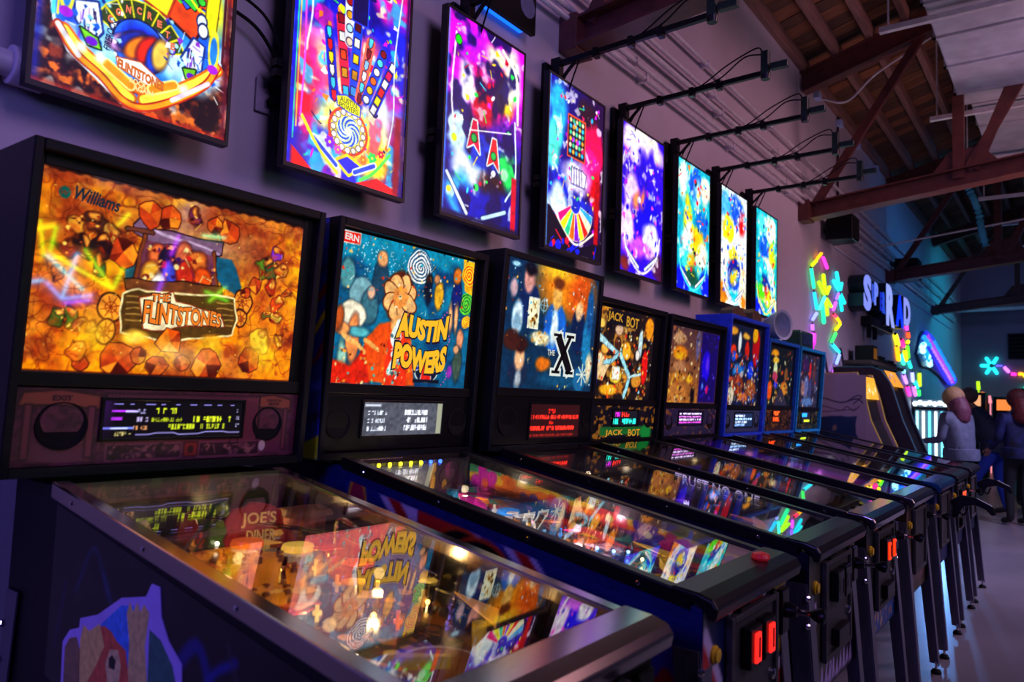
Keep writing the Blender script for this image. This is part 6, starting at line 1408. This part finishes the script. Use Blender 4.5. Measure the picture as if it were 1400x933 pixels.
tubes('light_sculpture', 'cyan burst of light tubes on zigzag rainbow stem, left of the sign letters',
      [((8.08, 2.68), (7.93, 2.88), '#20d8e8', 1.1), ((8.05, 2.68), (7.79, 2.76), '#20d0e8', 1.1), ((8.1, 2.68), (8.19, 2.79), '#20d8e0'), ((8.1, 2.64), (8.19, 2.45), '#10c8d8', 1.1), ((8.12, 2.65), (8.33, 2.56), '#18d8d8'), ((8.04, 2.65), (7.93, 2.56), '#9060ff'), ((7.91, 2.53), (7.8, 2.42), '#e050ff'), ((7.81, 2.38), (7.92, 2.36), '#ff3060'), ((7.94, 2.36), (8.11, 2.31), '#ffb010'), ((8.11, 2.3), (7.9, 2.21), '#d0f010'), ((7.92, 2.18), (7.73, 2.06), '#30e060'), ((7.76, 2.04), (8.07, 1.97), '#20d8f0'), ((8.09, 1.95), (7.94, 1.83), '#8098ff'), ((7.89, 1.8), (7.82, 1.72), '#d060ff')])
tubes('light_sculpture', 'forked rainbow light-tube plant below the D of sign',
      [((12.31, 2.75), (12.44, 2.62), '#ff40d0', 1.5), ((12.5, 2.6), (12.56, 2.5), '#ff5020', 1.5), ((12.54, 2.46), (12.46, 2.41), '#f0e010', 1.5), ((12.43, 2.38), (12.53, 2.17), '#60f020', 1.5), ((12.54, 2.14), (12.77, 2.03), '#20e0c0', 1.5), ((12.88, 1.97), (12.97, 1.8), '#a0a8ff', 1.5), ((13.02, 1.74), (13.21, 1.58), '#e070ff', 1.5), ((13.13, 1.83), (13.42, 1.72), '#20e0e0', 1.5), ((13.61, 1.99), (13.65, 1.75), '#b0f020', 1.5), ((13.55, 1.7), (13.56, 1.58), '#30e060', 1.5)])
tubes('light_sculpture', 'yellow and pink topped light-tube plant above the lit white game',
      [((11.42, 2.47), (11.66, 2.31), '#f8e820', 2.), ((11.55, 2.3), (11.7, 2.08), '#ffa010', 1.8), ((11.9, 2.43), (12.14, 2.33), '#ff2080', 1.8), ((12.21, 2.29), (12.33, 2.11), '#e8f010', 1.6), ((11.85, 2.21), (12.14, 2.05), '#30e8b0', 1.6), ((12.15, 1.97), (12.12, 1.91), '#80e0ff', 1.5), ((12.11, 1.89), (12.37, 1.76), '#c080ff', 1.5), ((12.43, 1.72), (12.65, 1.57), '#ff30b0', 1.5)])
_st = []
for k in range(6):
    if k == 0: continue
    a = math.radians(-k*60); _st.append(((-.62-.04*math.cos(a), 2.45+.04*math.sin(a)*-1), (-.62-.235*math.cos(a), 2.45-.235*math.sin(a)), '#20d8e8', 1.6))
tubes('light_sculpture', 'cyan star of light tubes with violet-to-orange tail on the end wall',
      _st+[((-.70, 2.45), (-.84, 2.45), '#6050ff', .8), ((-.86, 2.43), (-.97, 2.29), '#d070ff', 1.5), ((-.99, 2.26), (-1.11, 2.25), '#ff30b0', 1.5), ((-1.13, 2.26), (-1.25, 2.26), '#ffa820', 1.6), ((-1.25, 2.28), (-1.28, 2.18), '#ffc820', 1.6)], xplane=19.96, r=.024)
tubes('light_sculpture', 'teal light tubes cut by the right picture edge on the end wall', [((-1.32, 1.98), (-1.22, 1.86), '#20e8b8', 1.6), ((-1.32, 1.84), (-1.2, 1.78), '#18d8a8', 1.6), ((-1.36, 1.95), (-1.4, 1.7), '#18d8a8', 1.6)], xplane=19.96, r=.024)
# light tubes across the room, seen only mirrored in the nearest backglass
t = thing('light_sculpture', 'coloured light tubes across the aisle, mirrored in the amber backglass', 'light sculpture', (1.9, -5.05, 0))
MB().box(1.1, 3.2, -5.1, -5.02, 0, 2.3).build('stand_panel', M_BLACK, t)
for a, b, col in [((1.31, 1.88), (1.46, 1.94), '#ffc010'), ((1.31, 1.86), (1.46, 1.92), '#e8f010'), ((1.47, 1.92), (1.45, 1.71), '#70f010'), ((1.35, 1.95), (1.41, 1.67), '#c8f010'), ((1.47, 1.70), (1.96, 1.49), '#d0f010'), ((1.43, 1.69), (1.73, 1.45), '#40e0e0'), ((1.96, 1.49), (2.02, 1.68), '#90f010'), ((1.33, 1.46), (1.43, 1.49), '#20c8ff'), ((1.45, 1.48), (1.58, 1.36), '#40a0ff'), ((1.58, 1.36), (1.65, 1.74), '#60c8ff'), ((1.58, 1.36), (1.8, 1.42), '#20a0ff'), ((1.6, 1.33), (1.8, 1.38), '#5040ff'), ((1.93, 2.02), (2.01, 2.14), '#b8f010'), ((1.7, 1.78), (1.96, 1.49), '#c0e810'), ((2.34, 1.51), (2.40, 1.80), '#8030ff'), ((2.41, 1.85), (2.46, 2.04), '#c030ff'), ((2.68, 2.08), (2.9, 2.1), '#20f0a0'), ((2.83, 1.49), (2.98, 1.65), '#90e820'), ((2.78, 1.58), (3.02, 1.52), '#50d820')]:
    MB().cyl((a[0], -5.0, a[1]), (b[0], -5.0, b[1]), .011, n=8).build('light_tube', glow(col, 26.), t)

# ------------------------------------------------------------------ channel-letter sign
t = thing('channel_letter_sign', 'blue lit three-dimensional letters reading SUPER RAD on the wall', 'sign', (10.2, 0, 2.3))
M_CAN = mat('letter_can', '#0d2a34', .4, .3)
for ch, x0, x1, z0, z1, col, st in [('S', 8.60, 9.02, 2.52, 2.97, '#8090ff', 1.1), ('U', 9.06, 9.2, 2.66, 2.90, '#4060f0', .9), ('P', 9.2, 9.42, 2.64, 2.94, '#7088ff', 1.), ('E', 9.55, 9.69, 2.61, 2.86, '#1830d0', .9), ('R', 9.7, 9.88, 2.59, 2.88, '#2a50e8', .9), ('R', 9.95, 10.52, 2.46, 3.03, '#94a4ff', 1.1), ('A', 10.63, 11.22, 2.52, 2.99, '#0a34ff', 1.3), ('D', 11.24, 11.78, 2.59, 3.01, '#8c98f8', 1.05)]:
    m = MB(); put_text(m, ch, (x0, -.18, z0), (x1-x0, 0, 0), (0, 0, z1-z0), .05, depth=.18, dn=(0, 1, 0)); p = m.build('letter_can', M_CAN, t)
    m = MB(); put_text(m, ch, (x0+.006, -.187, z0+.006), (x1-x0-.012, 0, 0), (0, 0, z1-z0-.012), .05, depth=.006, dn=(0, 1, 0)); m.build('letter_face', glow(col, st), p)
MB().box(9.3, 10.7, -.13, 0, 2.40, 2.52).build('raceway', M_BLACK, t, bevel=.01)
for x in (9.4, 9.75): MB().box(x, x+.05, -.1, -.05, 2.25, 2.42).build('hanging_bracket', M_BLACK, t)

# oblong scribble neon on the wall beyond
t = thing('neon_cloud_sign', 'oblong violet and blue neon scribble sign on the teal-lit wall', 'sign', (15.5, 0, 1.9))
MB().prism('y', [(13.3, 2.3), (13.7, 2.64), (14.0, 2.75), (14.7, 2.71), (15.3, 2.58), (16.3, 2.4), (18.1, 2.06), (17.7, 1.93), (17.0, 1.9), (15.9, 2.04), (14.8, 2.12), (13.8, 2.1)], -.05, 0).build('backing', mat('sign_backing', '#0a3a70', .4), t, bevel=.02)
def scrib(x0, z0, x1, z1, amp, n, seed):
    g = random.Random(seed); return smooth_path([(x0+(x1-x0)*k/n, -.1, z0+(z1-z0)*k/n+(amp if k % 2 else -amp)*g.uniform(.6, 1)) for k in range(n+1)], 5)
for k, (p, col, r, s_) in enumerate([(scrib(14.0, 2.66, 17.5, 1.98, .05, 30, 1), '#8030ff', .026, 2.0), (scrib(14.1, 2.6, 17.3, 1.98, .04, 26, 2), '#b070ff', .02, 1.6), (scrib(14.8, 2.62, 17.8, 2.06, .05, 26, 3), '#1880ff', .024, 1.6), (scrib(13.5, 2.46, 14.5, 2.2, .07, 12, 4), '#18a0ff', .024, 1.6), (scrib(13.6, 2.62, 14.4, 2.5, .03, 6, 5), '#2090ff', .03, 1.6),
        (smooth_path([(14.0, -.09, 2.73), (14.7, -.09, 2.69), (15.3, -.09, 2.56), (16.3, -.09, 2.38), (18.0, -.09, 2.06), (17.7, -.09, 1.95), (17.0, -.09, 1.92), (15.9, -.09, 2.12), (15.0, -.09, 2.32), (14.2, -.09, 2.5), (14.0, -.09, 2.73)], 5), '#2028ff', .022, 2.0)]):
    MB().tube(p, r, 8).build('neon_tube', glow(col, s_), t, smooth=True)
for x, z in [(13.5, 2.42), (13.62, 2.47), (13.55, 2.36), (14.25, 2.22), (14.3, 2.17), (14.1, 2.3)]: MB().sphere((x, -.1, z), .05, 10, 6).build('lamp_dot', glow('#a0f0ff', 2.5), t, smooth=True)

# ------------------------------------------------------------------ upright arcade cabinets beyond the pinball row
def arcade(label, x0, x1, prof, side_m, art=None, marq=None, edge=None):
    t = thing('arcade_cabinet', label, 'arcade cabinet', ((x0+x1)/2, -.5, 0), 'upright arcade cabinets past the pinball row')
    for a, b in ((x0, x0+.022), (x1-.022, x1)): MB().prism('x', prof, a, b).build('side_panel', side_m, t, bevel=.003)
    inner = [(y+(.03 if y < -.3 else 0), z) for y, z in prof]
    MB().prism('x', inner, x0+.022, x1-.022).build('cabinet_body', M_BLACK, t)
    if edge:
        MB().tube([(x0+.011, y-.002, z) for y, z in prof[1:-1]], .010, 6).build('edge_molding', edge, t); MB().tube([(x1-.011, y-.002, z) for y, z in prof[1:-1]], .010, 6).build('edge_molding', edge, t)
    if marq:
        z0, z1, y0, y1, c1, c2 = marq
        c = Cv(40, 20, 2.6, c1); c.confetti(int(x0*10), 14, [c2, '#f8f0d0', '#d86018'], (.1, .2, .9, .8), (.04, .14)); c.panel('marquee', art_mat('lit_marquee', 1.3, rough=.2), (x0+.02, y0-.004, z0), (x1-x0-.04, 0, 0), (0, y1-y0, z1-z0), t)
        MB().box(x0+.1, x1-.1, y0+.08, y0+.09, z0-.40, z0-.1).build('screen', mat('dark_tube_screen', '#0a0c14', .1, emit='#102038', strength=.4), t)
    sl = [q for q in prof if q[0] < -.6][0]
    MB().box(x0+.02, x1-.02, sl[0]-.12, sl[0]+.1, .93, .98).build('control_panel', M_BLACKP, t, bevel=.01)
    for k in range(2):
        j = MB().cyl((x0+.18+.25*k, sl[0]-.05, .98), (x0+.18+.25*k, sl[0]-.05, 1.04), .006, n=8).build('joystick', M_CHROME, t)
        MB().sphere((x0+.18+.25*k, sl[0]-.05, 1.05), .017, 10, 8).build('joystick_ball', plastic('#c02020', .1), j, smooth=True)
    return t
M_WSIDE = mat('pale_cabinet_side', '#a892a4', .5, var=.08, scale=6)
a1 = arcade('pale-sided arcade cabinet with dark blue side picture and glowing yellow marquee', 6.55, 7.22, [(-.07, 0), (-.07, 1.655), (-.55, 1.672), (-.62, 1.43), (-.665, 1.23), (-.77, .99), (-.80, .85), (-.62, .80), (-.62, 0)], M_WSIDE, marq=(1.43, 1.645, -.612, -.565, '#f0a828', '#f8d040'), edge=mat('yellow_edge', '#b8a040', .5))
c = Cv(90, 120, .72/1.0, '#a892a4')
c.curve([(.05, .72), (.3, .76), (.6, .72), (.85, .76), (.95, .72)], .012, '#2a1c2c').curve([(.72, .74), (.85, .79), (.93, .78), (.8, .71)], .01, '#2a1c2c').curve([(.05, .66), (.3, .68), (.6, .64), (.7, .68), (.8, .64), (.9, .69)], .008, '#3a2838').curve([(.1, .62), (.5, .63), (.85, .66)], .006, '#3a2838')
c.warp(.02, 8, 4); c.poly([(0, .58), (.2, .56), (.4, .58), (.7, .57), (.86, .58), (.84, .42), (.95, .3), (.98, .12), (1, .0), (0, 0)], '#142a50').poly([(0, .5), (.3, .36), (.5, .2), (.3, .1), (0, .1)], '#2c2c18').ell(.55, .15, .18, .1, '#3a3020', soft=.04).ell(.5, .46, .03, .03, '#8a6a58', soft=.02)
c.panel('side_picture', M_PRINT, (6.549, -.07, .72), (0, -.56, 0), (0, 0, .93), a1)
arcade('dark arcade cabinet with teal edge and amber marquee, farther of the pair', 7.65, 8.3, [(-.07, 0), (-.07, 1.78), (-.46, 1.782), (-.55, 1.74), (-.63, 1.62), (-.66, 1.54), (-.75, 1.23), (-.87, .93), (-.9, .85), (-.7, .80), (-.7, 0)], mat('dark_wine_side', '#1c0c10', .45, var=.8, scale=12), marq=(1.58, 1.75, -.66, -.57, '#f09828', '#3058b0'), edge=mat('teal_edge', '#1c5a68', .5))

# thin poles and shelf on the wall above them
for i, (x, z0, z1, dx, l) in enumerate([(7.15, 1.66, 1.92, .0, 'leftmost thin dark pole against the wall above the arcade cabinets'), (7.55, 1.69, 1.88, -.12, 'middle thin pole leaning above the arcade cabinets'), (8.3, 1.78, 2.02, -.2, 'rightmost thin pole leaning by the shelf')]):
    tag(MB().cyl((x+dx, -.04, z1), (x, -.04, z0), .014, n=8).build('thin_pole', mat('pole_grey', '#4a4458', .4, .3)), l, 'pole', 'thin poles above arcade cabinets')
t = thing('wall_shelf', 'narrow wall shelf in the gap above the arcade cabinets', 'shelf', (9.4, 0, 1.85))
MB().box(8.35, 10.4, -.32, 0, 1.86, 1.90).build('board', mat('shelf_wood', '#4a4038', .6), t, bevel=.004)
for x in (9.0, 10.2): MB().prism('x', [(-.28, 1.86), (0, 1.86), (0, 1.66)], x-.01, x+.01).build('bracket', M_BLACK, t)
t = thing('boxed_toy', 'black and yellow box standing on the wall shelf', 'box', (8.75, -.18, 1.90))
MB().box(8.62, 8.88, -.28, -.08, 1.90, 2.09).build('carton', M_BLACK, t, bevel=.006); MB().box(8.66, 8.84, -.284, -.279, 1.93, 2.06).build('carton_print', mat('yellow_print', '#c89018', .5, var=.4, scale=40), t)
for i, (x, w, h, l) in enumerate([(9.05, .1, .12, 'round dark figure next to yellow box on the shelf'), (9.3, .09, .09, 'second dark ornament on the shelf'), (9.55, .11, .12, 'third dark ornament on the shelf'), (9.8, .09, .08, 'fourth dark ornament on the shelf'), (10.1, .12, .1, 'last dark ornament at the far end of the shelf')]):
    tag(MB().lathe((x, -.17, 1.90), [(w*.8, 0), (w, h*.3), (w*.6, h*.6), (w*.75, h*.8), (w*.2, h)], 12).build('shelf_ornament', mat('ornament_%d' % i, ['#1c3a34', '#3a2c18', '#16302c', '#2c2030', '#1a2c38'][i], .5, var=.5, scale=40), smooth=True), l, 'ornament', 'ornaments on the wall shelf')

# lit white game at the far end
t = thing('ticket_game', 'brightly lit white and cyan game cabinet behind the people', 'game cabinet', (13.3, -.3, 0))
MB().box(13.0, 13.9, -.50, -.05, 0, 1.36).build('cabinet', mat('white_cab', '#8098a8', .4), t, bevel=.01)
MB().box(12.98, 13.95, -.56, -.04, 1.36, 1.40).build('canopy', mat('canopy_dark', '#2a1c28', .5), t)
for k in range(5): MB().cyl((12.985, -.09-.09*k, .5), (12.985, -.09-.09*k, 1.33), .018, n=8).build('light_column', glow(['#a0f0ff', '#ffffff', '#60e0ff', '#e8f8ff', '#70e8ff'][k], 2.4), t)
for k in range(7): MB().sphere((12.99, -.06-.072*k, 1.45+.02*(k % 2)), .036, 10, 6).build('marquee_bulb', glow('#f0ffff', 4.), t, smooth=True)
MB().box(13.0, 13.4, -.56, -.02, 1.40, 1.52).build('marquee_back', mat('white_cab', '#8098a8'), t)

# ------------------------------------------------------------------ end wall: louvres, dim cabinets
t = thing('wall_louvre', 'black louvred vent high on the end wall', 'vent', (19.95, -1.4, 2.6))
MB().box(19.93, 20, -2.1, -.95, 2.6, 3.2).build('vent_frame', M_BLACK, t)
for k in range(6): MB().bar((19.92, -2.08, 2.66+.095*k), (19.92, -.97, 2.66+.095*k), .05, .012, (.5, 0, 1)).build('slat', M_BLACKP, t)
def far_cab(x, y, w, h, col, l):
    t = thing('arcade_cabinet', l, 'arcade cabinet', (x, y, 0), 'dim cabinets at the far end')
    MB().prism('y', [(x, 0), (x+.7, 0), (x+.7, h), (x+.1, h), (x+.02, h-.25), (x+.14, h-.7), (x-.05, .95), (x, .85)], y-w/2, y+w/2).build('cabinet_body', M_BLACK, t, bevel=.01)
    MB().box(x+.005, x+.03, y-w*.35, y+w*.35, h-.28, h-.06).build('marquee', glow(col, 1.3), t)
    MB().bar((x+.07, y, h-.36), (x+.12, y, h-.62), w*.5, .02, (1, 0, 0)).build('screen', glow('#203060', .6), t)
far_cab(17.0, -.45, .55, 1.75, '#e8a070', 'dim far cabinet with a peach marquee behind the nearest person')
far_cab(17.6, -1.05, .5, 1.68, '#f08038', 'dim far cabinet with an orange strip marquee')
far_cab(18.2, -1.7, .5, 1.7, '#f8c848', 'dim far cabinet with yellow marquee at the right edge')
tag(MB().cyl((19.3, -.41, 1.86), (19.3, -.40, 2.05), .035, n=8).cyl((19.3, -.41, 0), (19.3, -.41, 1.86), .012, n=6).build('light_stick', glow('#a8f010', 1.8)), 'short lime light stick standing before the end wall', 'light stick')
tag(MB().cyl((19.0, -.52, 1.6), (19.0, -.50, 1.8), .045, n=8).cyl((19.0, -.52, 0), (19.0, -.52, 1.6), .012, n=6).build('light_stick', glow('#ff8a30', 1.5)), 'short orange light stick standing before the end wall', 'light stick')
tag(MB().cyl((19.0, -.66, 1.56), (19.0, -.63, 1.72), .035, n=8).cyl((19.0, -.66, 0), (19.0, -.66, 1.56), .012, n=6).build('light_stick', glow('#ff90a0', 1.3)), 'short pink light stick standing before the end wall', 'light stick')

# ------------------------------------------------------------------ toppers on the far machines
t = thing('machine_topper', 'jagged brown wooden topper standing on the bright blue backbox', 'topper', (4.1, -.28, 1.925))
g = random.Random(3)
for k in range(9):
    x = 3.9+.13*k; h = .05+.09*g.random(); zb_ = 1.926 if x < 4.44 else 1.926
    if x > 4.44: continue
    MB().prism('y', [(x, zb_), (x+.12, zb_), (x+.13, zb_+h*.6), (x+.05, zb_+h), (x+.01, zb_+h*.7)], -.34+.02*(k % 3), -.25+.02*(k % 3)).build('wood_splinter', mat('topper_wood', '#5a4028', .6, var=.4, scale=30, bump=.2), t)
t = thing('horn_topper', 'white round-mouthed horn standing on the second-last backbox', 'topper', (5.0, -.25, 1.832))
MB().lathe((5.0, -.2, 1.965), [(.05, 0), (.07, .03), (.10, .1), (.115, .16), (.12, .17), (.10, .165), (.06, .08), (.02, .05)], 24, (-.35, -1, .05)).build('horn', mat('horn_white', '#8d9ab4', .4), t, smooth=True)
MB().box(4.94, 5.12, -.28, -.18, 1.832, 1.93).build('base', mat('horn_blue', '#3a6a90', .4), t, bevel=.01)
t = thing('machine_topper', 'dark green boxy topper with a magenta lamp on the last backbox', 'topper', (5.6, -.3, 1.825))
MB().box(5.42, 5.8, -.36, -.2, 1.825, 1.98).build('topper_box', mat('topper_green', '#1c4038', .4, var=.5, scale=30), t, bevel=.02)
MB().box(5.46, 5.7, -.366, -.358, 1.86, 1.95).build('topper_window', mat('topper_window', '#2a3a58', .2, var=.5, scale=40), t)
MB().sphere((5.88, -.3, 1.87), .045, 12, 8, (1, 1, 1)).build('topper_lamp', glow('#e020e0', 1.6), t, smooth=True)

# ------------------------------------------------------------------ people
def person(label, J, mats, hair=None, group=None):
    """J: joints -> (x,y,z,r); chains by name; body grown with a Skin modifier, coloured by region"""
    verts, rads, edges, reg = [], [], [], []
    idx = {}
    def node(n):
        if n not in idx:
            idx[n] = len(verts); x, y, z, r = J[n]; verts.append((x, y, z)); rads.append(r)
        return idx[n]
    def chain(names, region):
        for a, b in zip(names, names[1:]):
            ia, ib = node(a), node(b); edges.append((ia, ib)); reg.append((Vector(J[a][:3]), Vector(J[b][:3]), region))
    chain(['pelvis', 'belly', 'chest', 'neckbase'], 'top'); chain(['neckbase', 'chin', 'head', 'crown'], 'skin')
    for s in 'LR':
        chain(['chest', 'shoulder'+s, 'elbow'+s, 'wrist'+s], 'top'); chain(['wrist'+s, 'palm'+s], 'skin')
        chain(['pelvis', 'hip'+s, 'knee'+s, 'ankle'+s], 'legs'); chain(['ankle'+s, 'toe'+s], 'shoe')
        p = Vector(J['palm'+s][:3]); w = Vector(J['wrist'+s][:3]); d = (p-w).normalized()
        sd = d.cross(Vector((0, 0, 1))); sd = sd.normalized() if sd.length > .1 else Vector((1, 0, 0))
        for k in range(5):
            off = sd*(-.032+.018*k) if k else sd*-.045
            ln = (.045, .06, .068, .062, .05)[k]; base = p+off*.7+d*(.01 if k else -.03)
            mid = base+d*ln*.55+(sd*-.02 if k == 0 else Vector((0, 0, -.006))); tip = mid+d*ln*.5+Vector((0, 0, -.02))
            for nm, v, r in (('a', base, .010), ('b', mid, .009), ('c', tip, .0075)): J['f%s%d%s' % (s, k, nm)] = (v.x, v.y, v.z, r)
            chain(['palm'+s, 'f%s%da' % (s, k), 'f%s%db' % (s, k), 'f%s%dc' % (s, k)], 'skin')
    me = bpy.data.meshes.new('person'); me.from_pydata(verts, edges, []); ob = bpy.data.objects.new('tmp', me); COL.objects.link(ob)
    sk = ob.modifiers.new('skin', 'SKIN'); sk.use_smooth_shade = True
    if not me.skin_vertices: me.skin_vertices.new()
    for i, r in enumerate(rads): me.skin_vertices[0].data[i].radius = (r, r); me.skin_vertices[0].data[i].use_root = (i == 0)
    ss = ob.modifiers.new('sub', 'SUBSURF'); ss.levels = 2; ss.render_levels = 2
    dg = bpy.context.evaluated_depsgraph_get(); ev = ob.evaluated_get(dg); fin = bpy.data.meshes.new_from_object(ev)
    bpy.data.objects.remove(ob, do_unlink=True)
    base = Vector((J['pelvis'][0], J['pelvis'][1], 0))
    names = list(mats); fin.materials.clear()
    for n in names: fin.materials.append(mats[n])
    for p in fin.polygons:
        c = Vector(p.center); best = min(reg, key=lambda s: (c-s[0]-(s[1]-s[0])*max(0, min(1, (c-s[0]).dot(s[1]-s[0])/max(1e-6, (s[1]-s[0]).length_squared)))).length)
        p.material_index = names.index(best[2]); p.use_smooth = True
    fin.transform(Matrix.Translation(-base))
    o = bpy.data.objects.new('person', fin); COL.objects.link(o); o.location = base
    o['label'] = label; o['category'] = 'person'
    h = Vector(J['head'][:3]); f = Vector(J.get('face', (0, -1, 0, 0))[:3]).normalized(); s_ = f.cross(Vector((0, 0, 1))).normalized()
    m = MB(); m.lathe(h+f*.088+Vector((0, 0, -.01)), [(.016, 0), (.01, .018), (.004, .026)], 8, f); m.build('nose', mats['skin'], o, smooth=True)
    for q in (-1, 1):
        MB().sphere(h+s_*q*.092+Vector((0, 0, -.01)), .022, 8, 6, (.6, .8, 1.3)).build('ear', mats['skin'], o, smooth=True)
        MB().sphere(h+f*.085+s_*q*.034+Vector((0, 0, .012)), .010, 8, 6).build('eye', M_BLACKP, o, smooth=True)
    MB().sphere(h+f*.086+Vector((0, 0, -.055)), .02, 8, 5, (1.2, 1.2, .35)).build('mouth', mat('lip', '#8a4a44', .5), o, smooth=True)
    if hair: hair(o, h, f, s_)
    pv = Vector(J['pelvis'][:3]); MB().lathe(pv+Vector((0, 0, -.07)), [(.165, 0), (.185, .0), (.19, .05), (.185, .12), (.15, .13)], 18).build('jacket_hem', mats['top'], o, smooth=True)
    return o
def J_stand(x, y, H, face=(0, 1, 0), lean=(0, 0), hands=None, stance=.1, feet=None):
    """joints of a standing adult of height H facing `face`, chest shifted by lean"""
    f = Vector(face).normalized(); s = f.cross(Vector((0, 0, 1))).normalized(); k = H/1.70; l = Vector((lean[0], lean[1], 0))
    def p(v, r): return (v.x, v.y, v.z, r*k)
    B = Vector((x, y, 0)); Z = lambda z: Vector((0, 0, z*k))
    J = dict(pelvis=p(B+Z(.92), .135), belly=p(B+l*.4+Z(1.08), .125), chest=p(B+l*.8+Z(1.28), .15), neckbase=p(B+l+Z(1.42), .07), chin=p(B+l*1.15+f*.03+Z(1.49), .055), head=p(B+l*1.25+f*.02+Z(1.58), .096), crown=p(B+l*1.3+Z(1.645), .07), face=(f.x, f.y, 0, 0))
    for q, n in ((-1, 'L'), (1, 'R')):
        J['shoulder'+n] = p(B+l*.85+s*q*.18*k+Z(1.36), .072); hd = (hands or {}).get(n)
        e = B+l*.7+s*q*.24*k+f*.02+Z(1.08); w = B+l*.6+s*q*.22*k+f*.2+Z(.95) if hd is None else Vector(hd)
        J['elbow'+n] = p(e, .052); J['wrist'+n] = p(w, .034); d = (w-e).normalized(); J['palm'+n] = p(w+d*.07, .033)
        ft = Vector((feet or {}).get(n, tuple(B+s*q*stance))); hp = B+s*q*.09*k
        J['hip'+n] = p(hp+Z(.84), .092); J['knee'+n] = p((hp+ft)/2+f*.04+Z(.48), .066); J['ankle'+n] = p(Vector((ft.x, ft.y, 0))+Z(.08), .046); J['toe'+n] = p(Vector((ft.x, ft.y, 0))+f*.16+Z(.035), .036)
    return J
SKIN = mat('skin', '#b88468', .5); SHOE = mat('dark_shoe', '#2a2420', .6)
def hair_long(col, col2):
    def f(o, h, fc, s):
        m = MB(); m.sphere(h-fc*.02+Vector((0, 0, .02)), .118, 16, 10, (1, 1, 1.05)); m.build('hair', mat('hair_'+col.strip('#'), col, .6, var=.4, scale=60, bump=.4, stretch=(3, 3, .5)), o, smooth=True)
        m = MB(); m.tube(smooth_path([h-fc*.05+Vector((0, 0, -.02)), h-fc*.1+Vector((0, 0, -.1)), h-fc*.1+Vector((0, 0, -.2)), h-fc*.07+Vector((0, 0, -.27))], 5), [.10]*6+[.11]*6+[.10, .085, .065, .04], 12); m.build('hair_length', mat('hair_'+col2.strip('#'), col2, .6, var=.5, scale=40, bump=.5), o, smooth=True)
    return f
def hair_short(col):
    def f(o, h, fc, s):
        m = MB(); m.sphere(h-fc*.025+Vector((0, 0, .025)), .112, 14, 9, (1, 1, 1)); m.build('hair', mat('hair_'+col.strip('#'), col, .6, var=.4, scale=60), o, smooth=True)
    return f
GREYJ = mat('grey_jacket', '#5a6278', .7, var=.2, scale=18, bump=.25); DENIM = mat('blue_denim', '#1c3aa8', .8, var=.2, scale=60, bump=.15); DARKJ = mat('dark_jacket', '#2c3248', .7, var=.25, scale=16, bump=.25)
J = J_stand(9.0, -1.13, 1.60, (.55, .83, 0), (.02, .06), {'L': (9.12, -.72, .98), 'R': (9.45, -.95, 1.0)}); J['chest'] = J['chest'][:3]+(.175,); J['belly'] = J['belly'][:3]+(.165,)
person('person with blond and pink hair in a grey jacket, seen from behind', J, dict(top=GREYJ, skin=SKIN, legs=mat('dark_trousers', '#22222c', .8), shoe=SHOE), hair_long('#b08a5c', '#6a3448'))
J = J_stand(10.95, -1.32, 1.66, (.25, .97, 0), (.0, .24), {'L': (10.9, -.70, .98), 'R': (11.3, -.80, 1.0)}, feet={'R': (11.0, -1.44, 0), 'L': (10.7, -1.0, 0)}); J['chest'] = J['chest'][:3]+(.21,); J['belly'] = J['belly'][:3]+(.20,); J['pelvis'] = J['pelvis'][:3]+(.17,)
person('person in a dark jacket and blue jeans leaning over a game', J, dict(top=DARKJ, skin=SKIN, legs=DENIM, shoe=SHOE), hair_short('#6a4a3a'))
J = J_stand(10.0, -1.62, 1.62, (.8, .6, 0), (.0, .0))
person('person with long red hair in navy floral top at the right edge', J, dict(top=mat('navy_floral', '#141c50', .7, var=.95, scale=9), skin=SKIN, legs=mat('black_trousers', '#14141a', .8), shoe=SHOE), hair_long('#5a1c18', '#6a1c1c'))
J = J_stand(12.2, -1.60, 1.70, (-.8, -.6, 0), (.0, .0))
person('person in a pale blue shirt half hidden behind red-haired person', J, dict(top=mat('pale_blue_shirt', '#7a90b8', .7), skin=SKIN, legs=mat('black_trousers', '#14141a', .8), shoe=SHOE), hair_short('#181418'))
